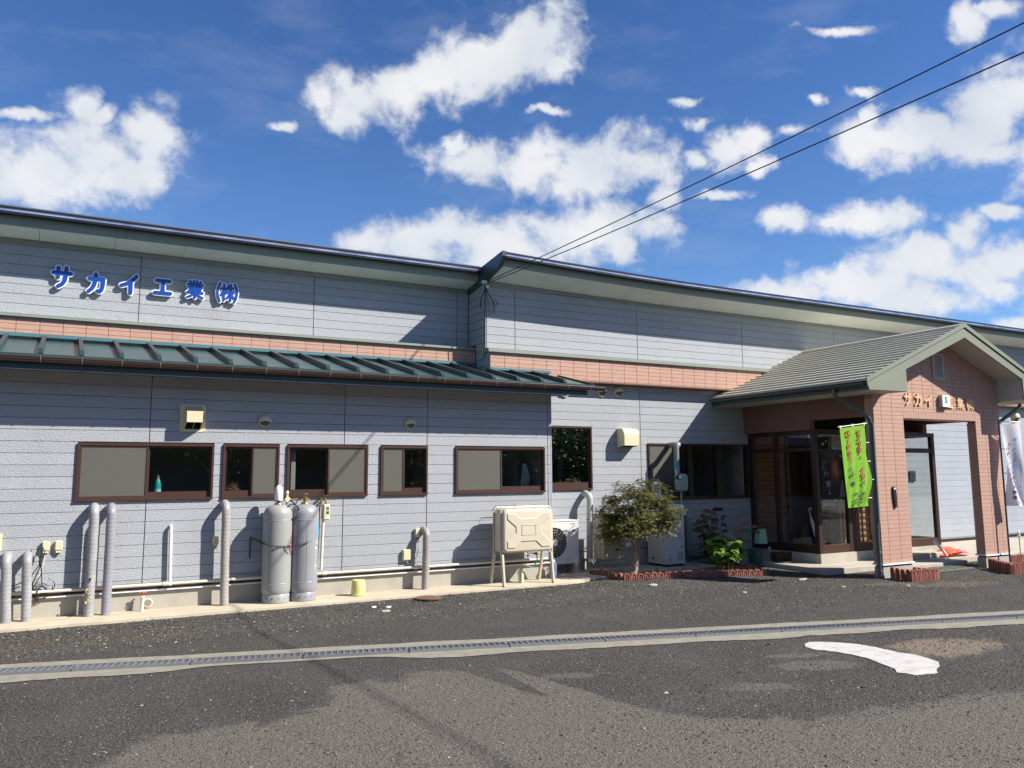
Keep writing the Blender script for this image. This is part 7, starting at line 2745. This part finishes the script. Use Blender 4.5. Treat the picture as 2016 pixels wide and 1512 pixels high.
def seedling(px, py, label, h, m, n, seed, cat='plant', z=0.1, sz=0.05, Y=None):
    rr = random.Random(seed)
    c = atZ(px, py, z)
    t_ = thing('seedling', label, cat, (c.x, c.y, z-0.02), 'small self-sown plants')
    me = ovate_mesh(m)
    st = MB()
    st.tube([(c.x, c.y, z-0.03), (c.x+0.01, c.y, z+h*0.5), (c.x-0.005, c.y, z+h)], 0.004, 5)
    for i in range(n):
        k = (i+1)/n
        a = i*2.4+seed
        put_leaf(me, t_, Vector((c.x, c.y, z+h*(0.3+0.7*k))), Vector((math.cos(a), math.sin(a), 0.2)), sz*rr.uniform(0.8, 1.2), 0)
    st.build('stem', M_BARK, t_)


drym = island_mat('dry_reddish_leaf', [(0.0, (0.14, 0.05, 0.025)), (0.6, (0.30, 0.13, 0.05)), (1.0, (0.40, 0.27, 0.10))], trans=0.3)
seedling(1320, 1121, 'withered reddish sprig in front of the boiler', 0.26, drym, 8, 3, sz=0.07)
seedling(1372, 1121, 'tiny green sprig between the boiler and the hydrangeas', 0.14, greenl, 8, 5, sz=0.055)
seedling(1345, 1124, 'low brownish weed right of the withered sprig', 0.07, drym, 6, 8, sz=0.05)
seedling(1292, 1128, 'small dark weed left of the withered sprig', 0.08, darkl, 7, 9, sz=0.04)
seedling(1964, 1108, 'brown dried flower stalk against the right pier base', 0.16, drym, 5, 4, z=0.0, sz=0.035)
# potted-looking sprig in the lobby window
lmesh = ovate_mesh(darkl)
for i in range(9):
    a = i*2.1
    put_leaf(lmesh, pt, Vector((14.98, 11.0, 0.50+0.018*i)), Vector((math.cos(a), math.sin(a)*0.6, 0.1-0.1*(i % 3))), 0.11, 0)
# thin stake with white rag at far right
c = atZ(2011, 1108, -0.02)
t_ = thing('garden_stake', 'thin rusty stake with a white rag tied on top at the right edge', 'stake', (c.x, c.y, 0))
MB().tube([(c.x, c.y, -0.1), (c.x-0.01, c.y, 0.55)], 0.008, 6).build('rod', M_RUST, t_)
MB().lathe([(0.01, 0), (0.03, 0.02), (0.022, 0.06), (0.028, 0.09), (0.008, 0.12)], (c.x-0.01, c.y, 0.46), 8).build('rag', M_SIGNW, t_, smooth=True)

# ================================================================== SMALL THINGS BY THE PORCH
def pail(px, py, z, r0, r1, h, m, label, name='bucket', cat='bucket'):
    c = atZ(px, py, z)
    t_ = thing(name, label, cat, (c.x, c.y, z))
    MB().lathe([(r0, 0.0), (r1, h-0.02), (r1+0.012, h-0.018), (r1+0.012, h), (r1-0.004, h), (r0-0.01, 0.02)], (c.x, c.y, z+0.001), 24).build('body', m, t_, smooth=True)
    MB().tube([(c.x-r1-0.01, c.y, z+h-0.03)]+[(c.x-(r1+0.01)*math.cos(math.pi*i/8), c.y-0.03-0.02*math.sin(math.pi*i/8), z+h-0.03-0.06*math.sin(math.pi*i/8)) for i in range(1, 8)]+[(c.x+r1+0.01, c.y, z+h-0.03)], 0.004, 5).build('handle', M_STEEL, t_)
    return c


c = pail(1487, 1107, 0.1, 0.105, 0.135, 0.23, M_DGREEN, 'dark green bucket in the shade beside the lobby kerb')
MB().box(c.x+0.02, c.x+0.12, c.y-0.14, c.y-0.13, 0.24, 0.27)
t_ = thing('watering_basin', 'pale green upturned basin leaning over the dark green bucket', 'basin', (c.x, c.y+0.1, 0.33))
p = atY(1493, 1052, c.y+0.12)
MB().prism([(p.x-0.10, p.z-0.16), (p.x+0.13, p.z-0.17), (p.x+0.09, p.z+0.10), (p.x-0.05, p.z+0.08)], c.y+0.02, c.y+0.14).build('basin', M_CYANP, t_)
c = atZ(1546, 1105, 0.1)
t_ = thing('planter_box', 'dark brown rectangular planter on the porch platform by the lobby side', 'planter', (c.x, c.y, 0.1))
MB().add([(c.x-0.20, c.y, 0.102), (c.x+0.16, c.y, 0.102), (c.x+0.16, c.y+0.14, 0.102), (c.x-0.20, c.y+0.14, 0.102),
          (c.x-0.22, c.y-0.015, 0.26), (c.x+0.18, c.y-0.015, 0.26), (c.x+0.18, c.y+0.155, 0.26), (c.x-0.22, c.y+0.155, 0.26)],
         [(0, 3, 2, 1), (0, 1, 5, 4), (1, 2, 6, 5), (2, 3, 7, 6), (3, 0, 4, 7)]).build('trough', M_TERRA, t_)
MB().box(c.x-0.21, c.x+0.17, c.y-0.01, c.y+0.15, 0.22, 0.245).build('soil', M_SOIL, t_)
c = atZ(1520, 1103, 0.1)
t_ = thing('plastic_cup', 'small pale cup upside down on the left end of the dark planter', 'cup', (c.x, c.y, 0.26))
MB().lathe([(0.025, 0), (0.020, 0.06), (0.03, 0.065), (0.03, 0.08)], (c.x, c.y+0.05, 0.262), 12).build('cup', mat('pale_blue_plastic', (0.40, 0.52, 0.55), rough=0.4), t_, smooth=True)

# floor mat in front of the doorway step
c0, c1 = atZ(1800, 1128, 0), atZ(1900, 1119, 0)
mm = thing('door_mat', 'dark grid mat with pale green stripes lying before the porch step', 'mat', (13.2, 9.4, 0))
MB().box(12.62, 14.25, 9.20, 9.58, 0.012, 0.030).build('mat_base', M_MATG, mm)
for i in range(7):
    x = 12.75+i*0.22
    MB().box(x, x+0.022, 9.21, 9.57, 0.0305, 0.036).build('stripe', mat('mat_stripe', (0.30, 0.48, 0.30), rough=0.7), mm)
MB().box(12.60, 14.27, 9.17, 9.199, 0.008, 0.026).build('metal_edge', M_BRKT, mm)
# orange and pink folded sheets
p = atZ(1892, 1096, 0.101)
sh = thing('folded_flags', 'crumpled orange and pink plastic sheets lying behind the doorway', 'sheets', (p.x, p.y, 0.1))
for (m_, dx_, dz_, s_, sd) in ((M_ORANGE, -0.05, 0.0, 1.0, 1), (M_PINK, 0.22, -0.0, 0.62, 4)):
    b = MB()
    nn_ = 9
    for j in range(nn_+1):
        for i in range(nn_+1):
            u, v = i/nn_-0.5, j/nn_-0.5
            h_ = 0.10*s_*(1-abs(2*u)**2*0.8)+0.07*v*s_+0.035*noise.noise(Vector((u*5+sd, v*5, 0)))
            b.v.append((p.x+dx_+u*0.75*s_+v*0.12, p.y+0.15+v*0.32*s_, 0.125+max(0, h_)+dz_))
    for j in range(nn_):
        for i in range(nn_):
            a = j*(nn_+1)+i
            b.f.append((a, a+1, a+nn_+2, a+nn_+1))
    b.build('sheet', m_, sh)
b = MB()
b.tube([(p.x-0.62, p.y+0.1, 0.42), (p.x-0.40, p.y+0.02, 0.14)], [0.03, 0.02], 6)
b.build('rolled_sheet', M_SIGNW, sh)

# ================================================================== WINDOW SILL THINGS
def bottle(x, y, z, prof, m, cap, label, lab=None, name='bottle', cat='bottle'):
    t_ = thing(name, label, cat, (x, y, z))
    MB().lathe(prof, (x, y, z+0.001), 18).build('body', m, t_, smooth=True)
    r, h0, h1 = cap[0], cap[1], cap[2]
    MB().lathe([(r*0.9, h0), (r, h0+0.004), (r*0.9, h1)], (x, y, z), 12).build('cap', cap[3], t_, smooth=True)
    if lab:
        MB().lathe([(lab[0], lab[1]), (lab[0], lab[2])], (x, y, z), 18, cap=False).build('label_band', lab[3], t_, smooth=True)
    return t_


SILL = 1.444+0.05
ws = AY+0.11
c = atY(310, 960, ws)
bottle(c.x, ws, SILL, [(0.038, 0), (0.042, 0.01), (0.042, 0.14), (0.030, 0.19), (0.016, 0.215), (0.016, 0.225)], mat('teal_bottle', (0.01, 0.42, 0.34), rough=0.35), (0.016, 0.222, 0.258, mat('pink_cap', (0.75, 0.08, 0.12), rough=0.4)),
       'teal bleach bottle with a red cap in the big left window', (0.0428, 0.015, 0.085, mat('pale_label', (0.45, 0.65, 0.70), rough=0.5)))
sy = MY+0.11
SZ = W6[2]+0.05
for (px, r, h, m_, capm, lb) in ((1112, 0.016, 0.15, mat('sky_spray', (0.50, 0.68, 0.75), rough=0.4), mat('sky_cap', (0.4, 0.6, 0.7)), 'pale blue tube, first of the bottles in the tall window'),
                                 (1119.5, 0.024, 0.14, mat('silver_spray', (0.55, 0.55, 0.55), rough=0.3), M_RED, 'silver can with red top, second of the bottles in the tall window'),
                                 (1131, 0.026, 0.15, mat('amber_bottle', (0.75, 0.38, 0.02), rough=0.35), mat('amber_cap', (0.8, 0.5, 0.05)), 'amber yellow bottle in the middle of the tall window row'),
                                 (1139, 0.027, 0.19, mat('milky_spray', (0.55, 0.62, 0.56), rough=0.4), M_SIGNW, 'milky trigger spray bottle in the tall window'),
                                 (1149, 0.020, 0.14, mat('dull_blue_bottle', (0.10, 0.16, 0.20), rough=0.3), mat('dull_blue_cap', (0.2, 0.3, 0.35)), 'dim blue-grey bottle, last at the right of the tall window')):
    c = atY(px, 955, sy)
    bottle(c.x, sy, SZ+0.05, [(r*0.95, 0), (r, 0.006), (r, h*0.65), (r*0.5, h*0.8), (r*0.45, h*0.88)], m_, (r*0.6, h*0.86, h*1.12, capm), lb)
MB().box(W6[0]+0.12, W6[1]-0.02, MY+0.08, MY+0.15, W6[2]+0.051, W6[2]+0.10).build('window_sill', M_SIGNW, main)
# dried twigs in white dishes
for (px, lb, sd, wd) in ((466, 'dried brown twigs in a white dish in the second window', 2, 0.20), (820, 'dried reddish twigs in a white dish in the fourth window', 6, 0.09)):
    c = atY(px, 963, ws)
    t_ = thing('dried_plant', lb, 'plant', (c.x, ws, SILL))
    MB().lathe([(0.03, 0), (0.05, 0.025), (0.046, 0.025), (0.02, 0.006)], (c.x+0.02, ws, SILL+0.03), 14).build('dish', M_SIGNW, t_, smooth=True)
    rr = random.Random(sd)
    b = MB()
    for i in range(26):
        a = rr.uniform(0.15, 2.9)
        L = rr.uniform(0.08, 0.17)
        p0_ = Vector((c.x+0.02, ws, SILL+0.045))
        p1_ = p0_+Vector((math.cos(a)*L*0.6-wd*0.25, rr.uniform(-.02, .02), abs(math.sin(a))*L*0.55))
        p2_ = p1_+Vector((rr.uniform(-.05, .03), rr.uniform(-.02, .02), rr.uniform(-.005, .05)))
        b.tube([p0_, p1_, p2_], [0.003, 0.0025, 0.002], 4)
    b.build('twig', mat('dry_twig', (0.30, 0.18, 0.11), rough=0.9), t_)
# sill clutter in the left window
for (px0, px1, h, m_, lb, nm, ct) in ((182, 221, 0.045, M_SIGNW, 'white tray behind the screen of the big left window', 'tray', 'tray'),
                                      (1, 1, 0, None, '', '', '')):
    if m_ is None:
        continue
    a, c_ = atY(px0, 968, ws).x, atY(px1, 968, ws).x
    t_ = thing(nm, lb, ct, ((a+c_)/2, ws, SILL))
    MB().add([(a+0.01, ws-0.03, SILL+0.001), (c_-0.01, ws-0.03, SILL+0.001), (c_-0.01, ws+0.03, SILL+0.001), (a+0.01, ws+0.03, SILL+0.001), (a, ws-0.035, SILL+h), (c_, ws-0.035, SILL+h), (c_, ws+0.035, SILL+h), (a, ws+0.035, SILL+h)],
             [(0, 3, 2, 1), (4, 5, 6, 7), (0, 1, 5, 4), (1, 2, 6, 5), (2, 3, 7, 6), (3, 0, 4, 7)]).build('tray', m_, t_)
# pale curtain fold behind the last annex window, papers
x = atY(1030, 925, AY+0.3).x
t_ = thing('hanging_towel', 'white towel hanging behind the glass of the fifth annex window', 'towel', (x, AY+0.3, 1.5))
MB().prism([(x-0.09, 1.46), (x+0.05, 1.46), (x+0.11, 1.68), (x+0.03, 1.90), (x-0.03, 1.90), (x-0.05, 1.70)], AY+0.26, AY+0.275).build('towel', M_CURT, t_)

# ================================================================== YARD ODDMENTS
c = atZ(843, 1179, 0.065)
t_ = thing('rusty_cover', 'rusty round iron cover lying on the gravel by the apron', 'iron cover', (c.x, c.y, gz(c.x, c.y)))
MB().lathe([(0.17, 0.0), (0.18, 0.004), (0.18, 0.018), (0.165, 0.022), (0.0005, 0.024)], (c.x, c.y, gz(c.x, c.y)+0.002), 28, cap=False).build('plate', M_RUST, t_, smooth=True, angle=30)
rr = random.Random(9)
for i, (px, py, s_, lb) in enumerate(((736, 1199, 0.05, 'white broken shard, left of the three shards on the gravel'), (765, 1198, 0.055, 'white broken shard, right of the three shards on the gravel'), (760, 1203, 0.07, 'grey flat shard, lowest of the three shards on the gravel'),
                                      (1580, 1138, 0.13, 'thin pale wooden slip on the gravel before the platform'), (1590+70, 1152, 0.05, 'pale chip of stone near the left downpipe'), (1787, 1150, 0.05, 'small tan chip in front of the left brick corner'), (1465, 1163, 0.05, 'white stone chip on the gravel below the hydrangea bed'), (1285, 1153, 0.10, 'flat grey stone slab below the brick edging'))):
    c = atZ(px, py, 0.03)
    z = gz(c.x, c.y)+0.001
    t_ = thing('debris_piece', lb, 'debris', (c.x, c.y, z))
    n = 7
    el_ = 0.25 if i in (3,) else 0.55
    a0 = rr.uniform(0, 1)
    if i == 3:
        a0 = 0.1
    poly = []
    for k in range(n):
        a = 6.283*k/n
        r_ = s_*rr.uniform(0.75, 1.1)
        x_, y_ = math.cos(a)*r_, math.sin(a)*r_*el_
        poly.append((c.x+x_*math.cos(a0)-y_*math.sin(a0), c.y+x_*math.sin(a0)+y_*math.cos(a0)))
    MB().prismz(poly, z, z+0.010+s_*0.08).build('piece', M_SIGNW if i in (0, 1) else (M_PLAT if i in (2, 3, 7) else M_SLAB), t_)

# ================================================================== SERVICE WIRES, BRACKET, POLE
A1 = atY(956, 556, 12.16)
A2 = atY(957, 559, 12.16)
s_ = -SUN


def along(px, py, t):
    r = ray(px, py)
    return Vector((r.x*t, r.y*t, r.z*t+EYE))


q1 = ray(2016, 45)
q2 = ray(2016, 103)
k1_, k2_ = 3.95/q1.y, 3.80/q2.y
B1, B2 = along(2016, 45, k1_), along(2016, 103, k2_)
pole_xy = (B1+(B1-A1)*2.1)
PXY = (pole_xy.x, pole_xy.y)
for (A_, B_, px3, py3, lb, zt) in ((A1, B1, 1240, 442, 'upper black service wire running from the roof corner out to the street', 8.3), (A2, B2, 1240, 443, 'lower black service wire running from the roof corner out to the street', 7.9)):
    # quadratic sag curve through A, a mid point on the photographed line, and B
    t_ = thing('service_wire', lb, 'wire', tuple(A_), 'service wires')
    # mid point: same plan line, height from the ray through the third pixel
    r = ray(px3, py3)
    # intersect plan line A-B with the ray's plan direction
    dx_, dy_ = B_.x-A_.x, B_.y-A_.y
    den = dx_*r.y-dy_*r.x
    tt = (A_.y*r.x-A_.x*r.y)/den
    lam = (A_.x+dx_*tt)/r.x
    zm = r.z*lam+EYE
    # z(t) = z0 + b t + c t^2 , z(0)=A.z, z(tt)=zm, z(1)=B.z
    z0 = A_.z
    M2 = ((zm-z0)/tt-(B_.z-z0))/(tt-1)
    c2_ = M2
    b2_ = (B_.z-z0)-c2_
    c2_ = max(0.0, min(c2_, 0.12))
    b2_ = (B_.z-z0)-c2_
    pts = []
    for i in range(61):
        t2_ = 5.2*i/60
        pts.append((A_.x+dx_*t2_, A_.y+dy_*t2_, z0+b2_*t2_+c2_*t2_*t2_))
    end = pts[-1]
    # light twist of the wire pair
    MB().tube(pts, 0.0068, 6).build('wire', M_WIRE, t_, smooth=True)
ft = thing('wire_bracket', 'wall bracket with insulators and hanging wire loops at the roof corner', 'cable bracket', tuple(A1))
b = MB()
for k, (dx_, dz_) in enumerate(((0.0, 0.0), (0.03, -0.07), (-0.05, 0.0))):
    b.lathe([(0.012, -0.03), (0.028, -0.02), (0.028, 0.01), (0.015, 0.03)], (A1.x+dx_, 12.15, A1.z+dz_), 12)
b.build('insulator', M_WHITE, ft, smooth=True)
MB().tube([(A1.x, 12.16, A1.z), (A1.x, 12.25, A1.z)], 0.01, 6).tube([(A1.x+0.01, 12.20, A1.z+0.02), (A1.x+0.01, 12.20, A1.z-0.20), (A1.x+0.01, 12.235, A1.z-1.25)], 0.008, 6).build('arm', M_BLACK, ft)
b = MB()
for k in range(6):
    a0 = 0.5*k
    pts = []
    sgn = -1 if k < 3 else 1
    for i in range(9):
        t2 = i/8
        pts.append((A1.x+0.01+sgn*(0.05+0.10*math.sin(t2*2.6))*t2*(0.7+0.2*k % 1), 12.19-0.02*k % 0.05, A1.z-0.06-t2*(0.36+0.03*k)+0.12*math.sin(t2*3.1)*0.4*t2))
    b.tube(pts, 0.0045, 4)
b.tube([(A1.x+0.20+0.035*math.cos(a), 12.19, A1.z-0.33+0.05*math.sin(a)) for a in [6.28*i/12 for i in range(12)]], 0.005, 4, close=True)
b.build('loose_wire', M_BLACK, ft)
ups = thing('utility_pole', 'grey concrete utility pole behind the viewer carrying the service wires', 'utility pole', (end[0], end[1], 0))
MB().lathe([(0.16, -0.3), (0.11, end[2]+0.9)], (end[0], end[1], 0), 18).build('pole', M_CONC, ups, smooth=True)
MB().box(end[0]-0.7, end[0]+0.7, end[1]-0.17, end[1]-0.12, end[2]-0.02, end[2]+0.06).build('crossarm', M_STEEL, ups)

# ================================================================== TREES ACROSS THE YARD (seen in the glass)
tree_leaf = island_mat('tree_leaf', [(0.0, (0.020, 0.045, 0.012)), (0.5, (0.045, 0.085, 0.020)), (1.0, (0.09, 0.14, 0.035))], nz_amt=0.4, nz_scale=0.8, trans=0.3)


def big_tree(x, y, h, w, label, seed, proto=None):
    rr = random.Random(seed)
    t_ = thing('broadleaf_tree', label, 'tree', (x, y, 0), 'trees across the yard')
    if proto:
        for ch in proto.children:
            o = ch.copy()
            COL.objects.link(o)
            o.parent = t_
        t_.scale = (w/3.0, w/3.0, h/8.0)
        t_.rotation_euler = (0, 0, rr.uniform(0, 6))
        return t_
    b = MB()
    b.tube([(x, y, -0.1), (x+0.05, y, h*0.2), (x-0.05, y+0.1, h*0.45), (x, y, h*0.8)], [0.22, 0.17, 0.13, 0.04], 10)
    for i in range(14):
        a = rr.uniform(0, 6.28)
        z0 = h*rr.uniform(0.2, 0.6)
        L = w*rr.uniform(0.4, 0.8)
        b.tube([(x, y, z0), (x+math.cos(a)*L*0.5, y+math.sin(a)*L*0.5, z0+0.5), (x+math.cos(a)*L, y+math.sin(a)*L, z0+1.2)], [0.06, 0.04, 0.015], 6)
    b.build('trunk', M_BARK, t_, smooth=True)
    b = MB()
    for c in range(150):
        a = rr.uniform(0, 6.28)
        ph = math.asin(rr.uniform(-0.8, 1))
        k = rr.uniform(0.45, 1.0)
        q = Vector((x+math.cos(a)*math.cos(ph)*w*k, y+math.sin(a)*math.cos(ph)*w*k, h*0.56+math.sin(ph)*h*0.44*k))
        for i in range(55):
            p = q+Vector((rr.gauss(0, 0.32), rr.gauss(0, 0.32), rr.gauss(0, 0.22)))
            u, v, n = rot_basis(Vector((rr.uniform(-1, 1), rr.uniform(-1, 1), rr.uniform(0.1, 1))), rr.uniform(0, 6))
            s = rr.uniform(0.06, 0.12)
            b.add([p-u*s, p-v*s*0.5, p+u*s, p+v*s*0.5], [(0, 1, 2, 3)])
    b.build('crown', tree_leaf, t_)
    return t_


pr = big_tree(6, -13, 8.0, 3.0, 'tall broadleaf tree across the yard, nearest the utility pole', 5)
for i, (x, y, h, w, lb) in enumerate(((12.5, -12, 7.5, 3.2, 'broadleaf tree right of the one nearest the pole'), (0.5, -14, 7.0, 3.0, 'broadleaf tree left of the one nearest the pole'),
                                       (18.5, -11, 8.0, 3.4, 'wide broadleaf tree further right across the yard'), (24.5, -10, 6.5, 3.0, 'lower broadleaf tree at the right of the row'),
                                       (-6, -15, 8, 3.4, 'large broadleaf tree at the left of the row'), (31, -8, 8, 3.5, 'last broadleaf tree on the right across the yard'), (-13, -14, 7, 3.2, 'last broadleaf tree on the left across the yard'))):
    big_tree(x, y, h, w, lb, 30+i, pr)

# unseen wooded bank added to darken the reflections in the glass
wb = MB()
nb = 140
for i in range(nb+1):
    x = -60+150*i/nb
    for k, (yy, zz) in enumerate(((-19, -0.2), (-19.6, 2.2), (-20.4, 4.6), (-22, 6.6), (-25, 8.0), (-30, 8.6), (-40, 0))):
        f_ = 1+0.28*noise.noise(Vector((x*0.16, k*0.5, 3)))+0.15*noise.noise(Vector((x*0.6, k*0.9, 7)))
        wb.v.append((x+0.6*noise.noise(Vector((x, k, 1))), yy+1.2*noise.noise(Vector((x*0.4, k*1.3, 0))), zz*f_))
for i in range(nb):
    for k in range(6):
        a = i*7+k
        wb.f.append((a, a+1, a+8, a+7))
rr = random.Random(77)
wl_ = MB()
for i in range(26000):
    j = rr.randrange(nb)*7+rr.randrange(5)
    p = Vector(wb.v[j]).lerp(Vector(wb.v[j+8]), rr.random())+Vector((rr.uniform(-.6, .6), rr.uniform(-.2, .5), rr.uniform(-.5, .7)))
    u, v, n = rot_basis(Vector((rr.uniform(-1, 1), rr.uniform(-.3, 1), rr.uniform(-0.2, 1))), rr.uniform(0, 6))
    s = rr.uniform(0.12, 0.26)
    wl_.add([p-u*s, p-v*s*0.55, p+u*s, p+v*s*0.55], [(0, 1, 2, 3)])
wl_.add(wb.v, wb.f)
tag(wl_.build('unseen_woodland', tree_leaf), 'dense unseen wooded bank added to darken the glass reflections', 'unseen_woodland', kind='stuff')
